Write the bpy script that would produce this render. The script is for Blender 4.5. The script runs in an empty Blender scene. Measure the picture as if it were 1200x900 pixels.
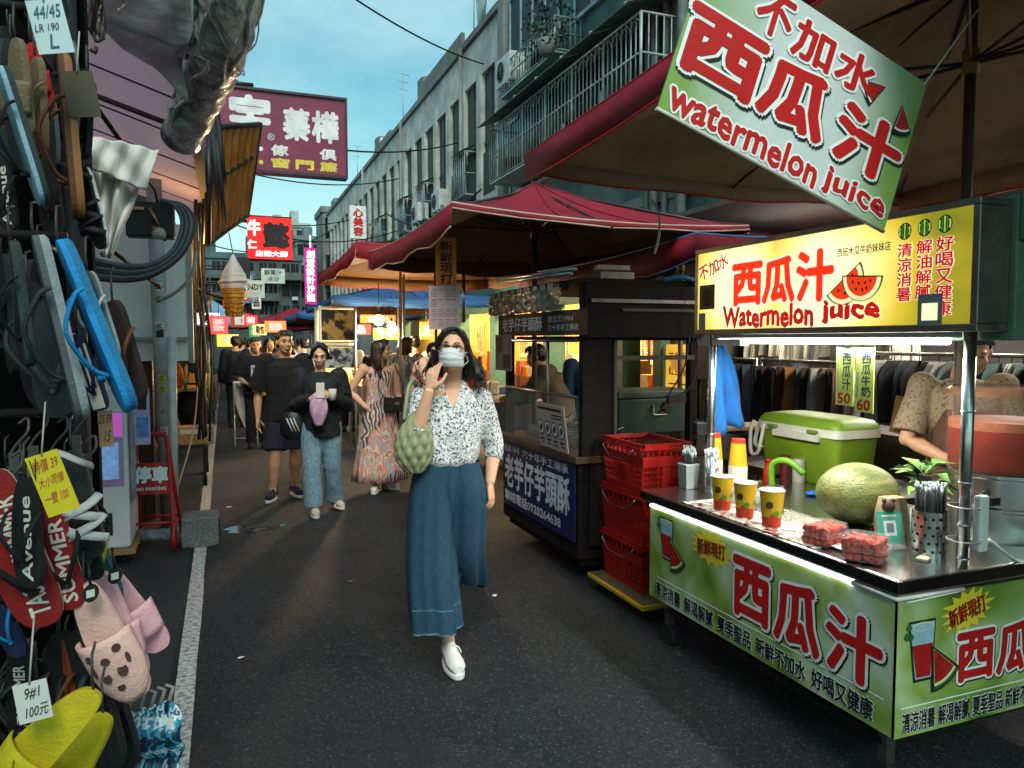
import bpy, bmesh, math, random
import numpy as np
from mathutils import Vector, Matrix, Quaternion
R=math.radians
S=bpy.context.scene
COL=S.collection
# ------------------------------------------------------------ camera
cam=bpy.data.cameras.new('camera'); camo=bpy.data.objects.new('camera',cam); COL.objects.link(camo)
camo.location=(0,0,1.6); camo.rotation_euler=(R(90-3.355),0,R(-21.2))
cam.lens=26.1; cam.sensor_width=36; cam.clip_start=.05; cam.clip_end=2000
S.camera=camo
S.render.resolution_x=1024; S.render.resolution_y=768
# ------------------------------------------------------------ sky, sun, exposure
W=bpy.data.worlds.new('World'); S.world=W; W.use_nodes=True
SUN_EL,SUN_AZ=R(46),R(190)
def world():
    nt=W.node_tree; nt.nodes.clear(); N=nt.nodes.new; L=nt.links.new
    out=N('ShaderNodeOutputWorld'); bg=N('ShaderNodeBackground'); bg.inputs[1].default_value=.082
    sky=N('ShaderNodeTexSky'); sky.sky_type='NISHITA'; sky.sun_disc=False
    sky.sun_elevation=SUN_EL; sky.sun_rotation=SUN_AZ; sky.air_density=1.3; sky.dust_density=2.2; sky.ozone_density=2.0
    tint=N('ShaderNodeMix'); tint.data_type='RGBA'; tint.blend_type='MULTIPLY'; tint.inputs[0].default_value=1
    L(sky.outputs[0],tint.inputs[6]); tint.inputs[7].default_value=(.55,1.06,.93,1)
    tc=N('ShaderNodeTexCoord'); mp=N('ShaderNodeMapping'); mp.inputs['Scale'].default_value=(1,1,2.4); mp.inputs['Location'].default_value=(.35,.1,.2)
    L(tc.outputs['Generated'],mp.inputs[0])
    nz=N('ShaderNodeTexNoise'); nz.inputs['Scale'].default_value=2.6; nz.inputs['Detail'].default_value=6; nz.inputs['Roughness'].default_value=.55
    L(mp.outputs[0],nz.inputs[0])
    rp=N('ShaderNodeValToRGB'); rp.color_ramp.elements[0].position=.42; rp.color_ramp.elements[1].position=.64
    rp.color_ramp.elements[0].color=(0,0,0,1); rp.color_ramp.elements[1].color=(.42,.42,.42,1)
    L(nz.outputs[0],rp.inputs[0])
    # thin overcast low above the roofs
    sx=N('ShaderNodeSeparateXYZ'); L(tc.outputs['Generated'],sx.inputs[0])
    mr=N('ShaderNodeMapRange'); mr.inputs[1].default_value=.06; mr.inputs[2].default_value=.30; mr.inputs[3].default_value=.9; mr.inputs[4].default_value=0
    L(sx.outputs[2],mr.inputs[0])
    mx=N('ShaderNodeMath'); mx.operation='MAXIMUM'; L(rp.outputs[0],mx.inputs[0]); L(mr.outputs[0],mx.inputs[1])
    mix=N('ShaderNodeMix'); mix.data_type='RGBA'; L(mx.outputs[0],mix.inputs[0]); L(tint.outputs[2],mix.inputs[6]); mix.inputs[7].default_value=(4.6,6.6,6.6,1)
    L(mix.outputs[2],bg.inputs[0]); L(bg.outputs[0],out.inputs[0])
world()
sl=bpy.data.lights.new('sun','SUN'); sl.energy=1.5; sl.angle=R(28); sl.color=(1,.97,.93)
so=bpy.data.objects.new('sun',sl); COL.objects.link(so)
sd=Vector((math.sin(SUN_AZ)*math.cos(SUN_EL),math.cos(SUN_AZ)*math.cos(SUN_EL),math.sin(SUN_EL)))
so.rotation_euler=sd.to_track_quat('Z','Y').to_euler()
V=S.view_settings; V.view_transform='Standard'; V.look='None'; V.exposure=1.0; V.gamma=1; V.use_curve_mapping=False
S.cycles.use_denoising=True
S.cycles.max_bounces=6; S.cycles.diffuse_bounces=3; S.cycles.glossy_bounces=3; S.cycles.transmission_bounces=4; S.cycles.transparent_max_bounces=8
S.cycles.caustics_reflective=False; S.cycles.caustics_refractive=False; S.cycles.sample_clamp_indirect=4
# ------------------------------------------------------------ helpers
rnd=random.Random(7)
def lin(c):
    return tuple((x/12.92 if x<=.04045 else ((x+.055)/1.055)**2.4) for x in [v/255 for v in c])
def hexc(h): return lin((int(h[0:2],16),int(h[2:4],16),int(h[4:6],16)))
MATS={}
def nodes(name):
    m=bpy.data.materials.new(name); m.use_nodes=True; nt=m.node_tree
    return m,nt,nt.nodes['Principled BSDF']
def M(name,c,rough=.6,metal=0,var=.18,scale=6,bump=0,bscale=60,emit=0,ecol=None,spec=.5,c2=None,thr=(.35,.65),alpha=1,trans=0,ior=1.45,stretch=(1,1,1),sheen=0,coat=0,dirt=0):
    """procedural material: two-tone noise, optional grime, bump"""
    if name in MATS: return MATS[name]
    if isinstance(c,str): c=hexc(c)
    if isinstance(c2,str): c2=hexc(c2)
    m,nt,p=nodes(name); N=nt.nodes.new; L=nt.links.new
    tc=N('ShaderNodeTexCoord'); mp=N('ShaderNodeMapping'); mp.inputs['Scale'].default_value=stretch; L(tc.outputs['Object'],mp.inputs[0])
    nz=N('ShaderNodeTexNoise'); nz.inputs['Scale'].default_value=scale; nz.inputs['Detail'].default_value=5; nz.inputs['Roughness'].default_value=.6
    L(mp.outputs[0],nz.inputs[0])
    rp=N('ShaderNodeValToRGB'); e=rp.color_ramp.elements
    e[0].position,e[1].position=thr
    a=tuple(max(0,x*(1-var)) for x in c); b=c2 or tuple(min(1,x*(1+var)) for x in c)
    e[0].color=a+(1,); e[1].color=tuple(b)+(1,)
    L(nz.outputs[0],rp.inputs[0]); colout=rp.outputs[0]
    if dirt:
        n3=N('ShaderNodeTexNoise'); n3.inputs['Scale'].default_value=scale*.35; n3.inputs['Detail'].default_value=8; n3.inputs['Roughness'].default_value=.75
        L(mp.outputs[0],n3.inputs[0]); r3=N('ShaderNodeValToRGB'); r3.color_ramp.elements[0].position=.45; r3.color_ramp.elements[1].position=.75
        r3.color_ramp.elements[0].color=(0,0,0,1); r3.color_ramp.elements[1].color=(dirt,dirt,dirt,1); L(n3.outputs[0],r3.inputs[0])
        mx=N('ShaderNodeMix'); mx.data_type='RGBA'; L(r3.outputs[0],mx.inputs[0]); L(colout,mx.inputs[6]); mx.inputs[7].default_value=(.05,.042,.035,1); colout=mx.outputs[2]
    L(colout,p.inputs['Base Color'])
    p.inputs['Roughness'].default_value=rough; p.inputs['Metallic'].default_value=metal
    p.inputs['Specular IOR Level'].default_value=spec; p.inputs['IOR'].default_value=ior
    if rough<.95 and metal==0 and not trans:
        rr=N('ShaderNodeMapRange'); rr.inputs[3].default_value=max(.03,rough-.1); rr.inputs[4].default_value=min(1,rough+.12); L(nz.outputs[0],rr.inputs[0]); L(rr.outputs[0],p.inputs['Roughness'])
    if alpha<1: p.inputs['Alpha'].default_value=alpha
    if trans: p.inputs['Transmission Weight'].default_value=trans
    if coat: p.inputs['Coat Weight'].default_value=coat
    if emit:
        p.inputs['Emission Strength'].default_value=emit
        if ecol is None: L(colout,p.inputs['Emission Color'])
        else: p.inputs['Emission Color'].default_value=tuple(ecol)+(1,)
    if bump:
        n2=N('ShaderNodeTexNoise'); n2.inputs['Scale'].default_value=bscale; n2.inputs['Detail'].default_value=4; L(mp.outputs[0],n2.inputs[0])
        bp=N('ShaderNodeBump'); bp.inputs['Strength'].default_value=bump; bp.inputs['Distance'].default_value=.01; L(n2.outputs[0],bp.inputs['Height']); L(bp.outputs[0],p.inputs['Normal'])
    MATS[name]=m; return m
def CLOTH(name,c,tr=.35,tc=None,**k):
    """canvas or plastic sheet that lets some daylight through"""
    if name in MATS: return MATS[name]
    m=M(name,c,**k); nt=m.node_tree; p=nt.nodes['Principled BSDF']; out=nt.nodes['Material Output']
    t=nt.nodes.new('ShaderNodeBsdfTranslucent'); t.inputs[0].default_value=tuple(hexc(tc or c))+(1,); mx=nt.nodes.new('ShaderNodeMixShader'); mx.inputs[0].default_value=tr
    nt.links.new(p.outputs[0],mx.inputs[1]); nt.links.new(t.outputs[0],mx.inputs[2]); nt.links.new(mx.outputs[0],out.inputs[0]); return m
def tag(o,label=None,cat=None,group=None,kind=None):
    if label: o['label']=label
    if cat: o['category']=cat
    if group: o['group']=group
    if kind: o['kind']=kind
    return o
def thing(name,label,cat,loc=(0,0,0),rz=0,group=None,rot=None):
    o=bpy.data.objects.new(name,None); COL.objects.link(o); o.empty_display_size=.1
    o.location=loc; o.rotation_euler=rot if rot else (0,0,rz)
    return tag(o,label,cat,group)
def copy_tree(o,parent=None):
    c=o.copy(); COL.objects.link(c); c.parent=parent
    for ch in list(o.children):
        copy_tree(ch,c)
    return c
class Frame:
    """a flat face: origin, u to the right, v up, n out of the face"""
    def __init__(s,o,u,v):
        s.o=Vector(o); s.u=Vector(u).normalized(); s.v=Vector(v).normalized(); s.n=s.u.cross(s.v).normalized()
    def p(s,a,b,d=0): return s.o+s.u*a+s.v*b+s.n*d
    def mat(s,a=0,b=0,d=0):
        m=Matrix.Identity(4); o=s.p(a,b,d)
        for i in range(3): m[i][0]=s.u[i]; m[i][1]=s.v[i]; m[i][2]=s.n[i]; m[i][3]=o[i]
        return m
_txt={}
def glyphs(body,off=0.0,res=2):
    k=(body,off,res)
    if k not in _txt:
        cu=bpy.data.curves.new('t','FONT'); cu.body=body; cu.resolution_u=res; cu.offset=off
        o=bpy.data.objects.new('t',cu); COL.objects.link(o)
        dg=bpy.context.evaluated_depsgraph_get(); dg.update()
        me=bpy.data.meshes.new_from_object(o.evaluated_get(dg))
        vs=[v.co.copy() for v in me.vertices]; fs=[tuple(p.vertices) for p in me.polygons]
        bpy.data.objects.remove(o); bpy.data.curves.remove(cu); bpy.data.meshes.remove(me)
        _txt[k]=(vs,fs)
    return _txt[k]
class B:
    def __init__(s): s.bm=bmesh.new(); s.smooth=[]
    def add(s,vs,fs,m=0,smooth=False):
        b=[s.bm.verts.new(v) for v in vs]; out=[]
        for f in fs:
            try:
                q=s.bm.faces.new([b[i] for i in f]); q.material_index=m; q.smooth=smooth; out.append(q)
            except ValueError: pass
        return b
    def box(s,c,sz,m=0,rz=0,mat=None):
        x,y,z=[v/2 for v in sz]
        vs=[Vector((a*x,b*y,d*z)) for d in(-1,1) for b in(-1,1) for a in(-1,1)]
        if mat is None: mat=Matrix.Translation(c)@Matrix.Rotation(rz,4,'Z')
        else: mat=mat@Matrix.Translation(c)
        vs=[mat@v for v in vs]
        s.add(vs,[(0,2,3,1),(4,5,7,6),(0,1,5,4),(2,6,7,3),(0,4,6,2),(1,3,7,5)],m); return s
    def b2(s,lo,hi,m=0):
        return s.box([(a+b)/2 for a,b in zip(lo,hi)],[abs(b-a) for a,b in zip(lo,hi)],m)
    def tube(s,pts,r,seg=8,m=0,caps=True,flat=1.0,up=None,smooth=True):
        pts=[Vector(p) for p in pts]; n=len(pts); rs=r if isinstance(r,(list,tuple)) else [r]*n
        t=[(pts[min(i+1,n-1)]-pts[max(i-1,0)]).normalized() for i in range(n)]
        a=Vector(up) if up else (Vector((0,0,1)) if abs(t[0].z)<.9 else Vector((1,0,0)))
        nn=(a-t[0]*a.dot(t[0])).normalized(); rings=[]
        for i in range(n):
            if i: 
                nn=nn-t[i]*nn.dot(t[i])
                nn=nn.normalized() if nn.length>1e-6 else t[i].orthogonal().normalized()
            bb=t[i].cross(nn)
            rings.append([pts[i]+(nn*math.cos(2*math.pi*k/seg)*flat+bb*math.sin(2*math.pi*k/seg))*rs[i] for k in range(seg)])
        s.rings(rings,m,caps,smooth); return s
    def rings(s,rings,m=0,caps=True,smooth=True):
        seg=len(rings[0]); vs=[v for r in rings for v in r]; fs=[]
        for i in range(len(rings)-1):
            for k in range(seg):
                k2=(k+1)%seg; fs.append((i*seg+k,i*seg+k2,(i+1)*seg+k2,(i+1)*seg+k))
        b=s.add(vs,fs,m,smooth)
        if caps:
            for ring in (b[:seg][::-1],b[-seg:]):
                try:
                    q=s.bm.faces.new(ring); q.material_index=m
                except ValueError: pass
        return s
    def lathe(s,prof,c=(0,0,0),seg=24,m=0,mat=None,caps=True,sx=1,sy=1):
        c=Vector(c); rg=[]
        for r,z in prof:
            rg.append([Vector((r*sx*math.cos(2*math.pi*k/seg),r*sy*math.sin(2*math.pi*k/seg),z))+c for k in range(seg)])
        if mat: rg=[[mat@v for v in r] for r in rg]
        s.rings(rg,m,caps); return s
    def ell(s,c,r,m=0,mat=None,seg=16,rg=10):
        prof=[(math.sin(math.pi*i/rg),-math.cos(math.pi*i/rg)) for i in range(rg+1)]
        rr=[]
        q=mat or Matrix.Identity(4); c=Vector(c)
        for a,z in prof:
            a=max(a,.02)
            rr.append([c+(q@Vector((a*r[0]*math.cos(2*math.pi*k/seg),a*r[1]*math.sin(2*math.pi*k/seg),z*r[2]))) for k in range(seg)])
        s.rings(rr,m); return s
    def poly(s,fr,pts,d=0,m=0,th=0):
        vs=[fr.p(a,b,d) for a,b in pts]; n=len(vs)
        if th:
            vs2=[fr.p(a,b,d-th) for a,b in pts]
            s.add(vs+vs2,[tuple(range(n)),tuple(range(2*n-1,n-1,-1))]+[(i,n+i,n+(i+1)%n,(i+1)%n) for i in range(n)],m)
        else: s.add(vs,[tuple(range(n))],m)
        return s
    def rect(s,fr,a0,b0,a1,b1,d=0,m=0,th=0): return s.poly(fr,[(a0,b0),(a1,b0),(a1,b1),(a0,b1)],d,m,th)
    def text(s,fr,body,a0,b0,a1,b1,d=.002,m=0,off=0,rot=0,shear=0,keep=False,wob=0,align='c'):
        """text fitted into the box (a0,b0)-(a1,b1) of the face fr; off thickens the strokes"""
        vs,fs=glyphs(body,0)
        if not vs: return s
        if off>.008: # heavier strokes: the glyph laid round itself
            n=12 if off>.05 else 8; kk=len(vs); V2=list(vs); F2=list(fs); Z2=[0.0]*kk
            for q in range(n):
                a=2*math.pi*q/n; V2+=[Vector((v.x+off*math.cos(a),v.y+off*math.sin(a),0)) for v in vs]; F2+=[tuple(i+kk*(q+1) for i in f) for f in fs]; Z2+=[.00005*(q+1)]*kk
            vs,fs=V2,F2
        else: Z2=[0.0]*len(vs)
        base,_=glyphs(body,0)
        x0=min(v.x for v in base); x1=max(v.x for v in base); y0=min(v.y for v in base); y1=max(v.y for v in base)
        kx=(a1-a0)/max(1e-6,x1-x0); ky=(b1-b0)/max(1e-6,y1-y0)
        ca,cb=(a0+a1)/2,(b0+b1)/2
        if keep:
            kx=ky=min(kx,ky)
        cr,sr=math.cos(rot),math.sin(rot); out=[]
        for iv,v in enumerate(vs):
            x=(v.x-(x0+x1)/2)*kx; y=(v.y-(y0+y1)/2)*ky
            if keep and align=='l': x+= -(a1-a0)/2+(x1-x0)*kx/2
            x+=shear*y
            if wob: y+=wob*math.sin(x/(a1-a0)*math.pi*7)
            out.append(fr.p(ca+x*cr-y*sr,cb+x*sr+y*cr,d+Z2[iv]))
        s.add(out,fs,m); return s
    def vtext(s,fr,body,a0,b0,a1,b1,d=.002,m=0,off=0):
        """vertical column of characters"""
        n=len(body); h=(b1-b0)/n
        for i,ch in enumerate(body):
            s.text(fr,ch,a0,b1-(i+1)*h+h*.05,a1,b1-i*h-h*.05,d,m,off)
        return s
    def build(s,name,mats,parent=None,world=False,bev=0,sub=0,solid=0,auto=None,origin=None,bseg=2):
        bm=s.bm
        if auto is not None:
            for f in bm.faces: f.smooth=True
        off=None
        if world and parent is not None: off=-Vector(parent.location)
        if parent is None:
            if origin is None:
                xs=[v.co for v in bm.verts]
                origin=Vector(((min(v.x for v in xs)+max(v.x for v in xs))/2,(min(v.y for v in xs)+max(v.y for v in xs))/2,min(v.z for v in xs)))
            off=-Vector(origin)
        if off is not None: bmesh.ops.translate(bm,vec=off,verts=bm.verts)
        bmesh.ops.recalc_face_normals(bm,faces=bm.faces) if getattr(s,'fix',False) else None
        me=bpy.data.meshes.new(name); bm.to_mesh(me); bm.free()
        if not isinstance(mats,(list,tuple)): mats=[mats]
        for x in mats: me.materials.append(x)
        o=bpy.data.objects.new(name,me); COL.objects.link(o)
        if parent is not None: o.parent=parent
        else: o.location=origin
        if solid:
            q=o.modifiers.new('solid','SOLIDIFY'); q.thickness=solid; q.offset=0
        if bev:
            q=o.modifiers.new('bevel','BEVEL'); q.width=bev; q.segments=bseg; q.limit_method='ANGLE'; q.angle_limit=R(40)
        if sub:
            q=o.modifiers.new('sub','SUBSURF'); q.levels=sub; q.render_levels=sub
        if auto is not None:
            try: me.set_sharp_from_angle(angle=R(auto))
            except Exception: pass
        return o
def struct(o,label,kind='structure'):
    o['kind']=kind; o['label']=label; return o
def lamp(parent,kind,loc,energy,color,size=.05,rot=None,sy=None):
    l=bpy.data.lights.new('glow',kind); l.energy=energy; l.color=color
    if kind=='AREA':
        l.size=size
        if sy: l.shape='RECTANGLE'; l.size_y=sy
    else: l.shadow_soft_size=size
    o=bpy.data.objects.new('light',l); COL.objects.link(o); o.parent=parent; o.location=loc
    if rot: o.rotation_euler=rot
    return o
def curve3(a,b,sag,n=12):
    a=Vector(a); b=Vector(b)
    return [a.lerp(b,i/n)-Vector((0,0,sag*4*(i/n)*(1-i/n))) for i in range(n+1)]
def sp(pts,n=6):
    """Catmull-Rom through points"""
    P=[Vector(p) for p in pts]; P=[P[0]*2-P[1]]+P+[P[-1]*2-P[-2]]; out=[]
    for i in range(1,len(P)-2):
        for k in range(n):
            t=k/n; a,b,c,d=P[i-1:i+3]
            out.append(.5*((2*b)+(c-a)*t+(2*a-5*b+4*c-d)*t*t+(3*b-a-3*c+d)*t**3))
    out.append(P[-2]); return out
# ------------------------------------------------------------ common materials
BLACK=M('black_paint','161515',.5,var=.3)
DARKW=M('dark_stained_wood','1a1310',.7,spec=.2,var=.4,scale=3,stretch=(1,1,6),bump=.1)
STEEL=M('stainless_steel','b9b9b4',.26,metal=1,var=.1,scale=5,stretch=(1,1,12))
STEELD=M('dull_steel','85837e',.42,metal=1,var=.2,scale=12)
ALU=M('grey_aluminium','9a9a96',.4,metal=.9,var=.15,scale=10)
WHITE=M('white_plastic','d8d8d4',.45,var=.05)
PAPER=M('white_paper','d6d4cc',.85,var=.05)
RED=M('letter_red','b5140f',.5,var=.08,scale=3)
WOUT=M('letter_white','e2e4e0',.6,var=.04)
INK=M('letter_black','101012',.6,var=.1)
YELL=M('star_yellow','e0c52c',.55,var=.05)
RUBBER=M('black_rubber','121212',.8,var=.2)
SKIN=M('skin','d8a484',.5,var=.07,scale=14,bump=.04,bscale=180)
SKIN2=M('skin_tan','c8936f',.5,var=.08,scale=14)
HAIR=M('black_hair','120e0d',.38,var=.4,scale=30,stretch=(4,4,.7),bump=.5,bscale=55,spec=.6)
HAIRB=M('brown_hair','2a1712',.4,var=.4,scale=30,stretch=(4,4,.7),bump=.5,bscale=55,spec=.6)
WIRE=M('wire_black','141414',.6,var=.1)
# ============================================================ ground
def road_mat():
    m,nt,p=nodes('asphalt'); N=nt.nodes.new; L=nt.links.new
    tc=N('ShaderNodeTexCoord')
    def noise(sc,det=4,ro=.6):
        n=N('ShaderNodeTexNoise'); n.inputs['Scale'].default_value=sc; n.inputs['Detail'].default_value=det; n.inputs['Roughness'].default_value=ro; L(tc.outputs['Object'],n.inputs[0]); return n.outputs[0]
    def ramp(i,p0,c0,p1,c1):
        r=N('ShaderNodeValToRGB'); e=r.color_ramp.elements; e[0].position=p0; e[1].position=p1; e[0].color=c0+(1,); e[1].color=c1+(1,); L(i,r.inputs[0]); return r.outputs[0]
    def mix(f,a,b,mode='MIX'):
        x=N('ShaderNodeMix'); x.data_type='RGBA'; x.blend_type=mode
        L(f,x.inputs[0]) if not isinstance(f,float) else setattr(x.inputs[0],'default_value',f)
        for i,v in((6,a),(7,b)):
            if isinstance(v,tuple): x.inputs[i].default_value=v+(1,)
            else: L(v,x.inputs[i])
        return x.outputs[2]
    fine=noise(95,4,.8); mid=noise(14,6,.75); big=noise(.55,6,.65)
    c=ramp(fine,.45,(.0025,.003,.0036),.58,(.038,.047,.055))
    c=mix(ramp(mid,.4,(0,0,0),.75,(.35,.35,.35)),c,(.012,.0145,.0165))
    # chippings: each stone its own shade
    vs_=N('ShaderNodeTexVoronoi'); vs_.inputs['Scale'].default_value=105; L(tc.outputs['Object'],vs_.inputs[0]); s1=N('ShaderNodeSeparateColor'); L(vs_.outputs['Color'],s1.inputs[0])
    rs=N('ShaderNodeValToRGB'); e=rs.color_ramp.elements; e[0].position=.0; e[0].color=(.004,.005,.006,1); e[1].position=1; e[1].color=(.20,.20,.195,1)
    for q,cc in((.45,(.008,.010,.012)),(.7,(.028,.033,.038)),(.88,(.055,.06,.063)),(.95,(.10,.105,.105))): x=e.new(q); x.color=cc+(1,)
    L(s1.outputs[0],rs.inputs[0]); c=mix(.48,c,rs.outputs[0])
    # older, browner surfacing up the street and worn patches
    sx=N('ShaderNodeSeparateXYZ'); L(tc.outputs['Object'],sx.inputs[0])
    ad=N('ShaderNodeMath'); ad.operation='MULTIPLY_ADD'; L(big,ad.inputs[0]); ad.inputs[1].default_value=2.6; L(sx.outputs[1],ad.inputs[2])
    mr=N('ShaderNodeMapRange'); mr.inputs[1].default_value=7.75; mr.inputs[2].default_value=7.95; L(ad.outputs[0],mr.inputs[0])
    c=mix(mr.outputs[0],c,mix(.4,c,(.046,.040,.036)))
    st=ramp(big,.5,(0,0,0),.72,(.5,.5,.5)); c=mix(st,c,(.012,.013,.014))
    # cigarette ends, chips of white
    vo=N('ShaderNodeTexVoronoi'); vo.inputs['Scale'].default_value=34; L(tc.outputs['Object'],vo.inputs[0])
    sp_=ramp(vo.outputs['Distance'],.06,(.75,.75,.75),.13,(0,0,0))
    w=N('ShaderNodeSeparateColor'); L(vo.outputs['Color'],w.inputs[0])
    gt=N('ShaderNodeMath'); gt.operation='GREATER_THAN'; gt.inputs[1].default_value=.76; L(w.outputs[0],gt.inputs[0])
    mu=N('ShaderNodeMath'); mu.operation='MULTIPLY'; L(gt.outputs[0],mu.inputs[0]); L(sp_,mu.inputs[1])
    c=mix(mu.outputs[0],c,(.42,.41,.38))
    # hairline cracks, trodden gum, tar-sealed patches
    dn=N('ShaderNodeTexNoise'); dn.inputs['Scale'].default_value=3; dn.inputs['Detail'].default_value=4; L(tc.outputs['Object'],dn.inputs[0])
    va=N('ShaderNodeVectorMath'); va.operation='MULTIPLY_ADD'; L(dn.outputs['Color'],va.inputs[0]); va.inputs[1].default_value=(.55,.55,.55); L(tc.outputs['Object'],va.inputs[2])
    ve=N('ShaderNodeTexVoronoi'); ve.feature='DISTANCE_TO_EDGE'; ve.inputs['Scale'].default_value=.55; L(va.outputs[0],ve.inputs[0])
    c=mix(ramp(ve.outputs['Distance'],.0015,(.5,.5,.5),.004,(0,0,0)),c,(.006,.006,.006))
    vg=N('ShaderNodeTexVoronoi'); vg.inputs['Scale'].default_value=2.6; L(tc.outputs['Object'],vg.inputs[0])
    c=mix(ramp(vg.outputs['Distance'],.05,(.8,.8,.8),.085,(0,0,0)),c,(.013,.012,.012))
    vp=N('ShaderNodeTexVoronoi'); vp.inputs['Scale'].default_value=.33; L(va.outputs[0],vp.inputs[0]); sc=N('ShaderNodeSeparateColor'); L(vp.outputs['Color'],sc.inputs[0])
    c=mix(ramp(sc.outputs[0],.35,(.4,.4,.4),.36,(0,0,0)),c,(.010,.011,.012))
    c=mix(ramp(sc.outputs[1],.70,(0,0,0),.71,(.15,.15,.15)),c,(.06,.06,.06))
    L(c,p.inputs['Base Color'])
    L(ramp(big,.4,(.5,.5,.5),.7,(.8,.8,.8)),p.inputs['Roughness']); p.inputs['Specular IOR Level'].default_value=.4
    ad2=N('ShaderNodeMath'); ad2.operation='MULTIPLY_ADD'; L(mid,ad2.inputs[0]); ad2.inputs[1].default_value=.5; L(fine,ad2.inputs[2])
    bp=N('ShaderNodeBump'); bp.inputs['Strength'].default_value=1.0; bp.inputs['Distance'].default_value=.02; L(ad2.outputs[0],bp.inputs['Height']); L(bp.outputs[0],p.inputs['Normal'])
    return m
ASPH=road_mat()
b=B(); b.add([(-60,-40,0),(80,-40,0),(80,160,0),(-60,160,0)],[(0,1,2,3)])
struct(b.build('road',ASPH),'dark speckled asphalt street surface with pale chips')
def line_mat():
    m,nt,p=nodes('worn_road_paint'); N=nt.nodes.new; L=nt.links.new
    tc=N('ShaderNodeTexCoord'); n=N('ShaderNodeTexNoise'); n.inputs['Scale'].default_value=38; n.inputs['Detail'].default_value=7; n.inputs['Roughness'].default_value=.75; L(tc.outputs['Object'],n.inputs[0])
    r=N('ShaderNodeValToRGB'); e=r.color_ramp.elements; e[0].position=.36; e[1].position=.56; e[0].color=(.05,.048,.046,1); e[1].color=(.55,.53,.49,1); L(n.outputs[0],r.inputs[0]); L(r.outputs[0],p.inputs['Base Color']); p.inputs['Roughness'].default_value=.8
    bp=N('ShaderNodeBump'); bp.inputs['Strength'].default_value=.5; bp.inputs['Distance'].default_value=.006; L(n.outputs[0],bp.inputs['Height']); L(bp.outputs[0],p.inputs['Normal'])
    return m
b=B(); r2=random.Random(3)
Lx=[];n=90
for i in range(n+1):
    y=.5+i*.5; Lx.append((-.243+r2.uniform(-.004,.004),-.155+r2.uniform(-.004,.004),y))
b.add([(a,y,.004) for a,c,y in Lx]+[(c,y,.004) for a,c,y in Lx],[(i,n+1+i,n+2+i,i+1) for i in range(n)])
struct(b.build('road_marking',line_mat()),'worn white edge line painted on the asphalt')
b=B(); b.add([(-3.2,-2,.002),(-.27,-2,.002),(-.27,9.5,.002),(-3.2,9.5,.002)],[(0,1,2,3)])
struct(b.build('pavement',M('smooth_tarmac','242629',.55,var=.35,scale=2.2,bump=.3,bscale=90)),'smooth dark strip of pavement between the edge line and the shops')
# puddle round a drain plate
b=B(); pts=[]
for k in range(26):
    a=2*math.pi*k/26; q=1+.18*math.sin(3*a+1)+.1*math.sin(7*a)
    pts.append((.19+.23*q*math.cos(a),6.62+.13*q*math.sin(a),.003))
b.add(pts,[tuple(range(26))])
struct(b.build('water',M('puddle_water','10181a',.04,var=.2,spec=.9)),'small shallow puddle on the street')
b=B(); b.box((.28,6.66,.004),(.26,.07,.006)); b.box((.13,6.58,.004),(.1,.05,.006))
tag(b.build('drain_plate',M('steel_plate','3a3a3a',.5,metal=.6)),'small flat metal plate lying in the street puddle','drain plate')
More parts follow.
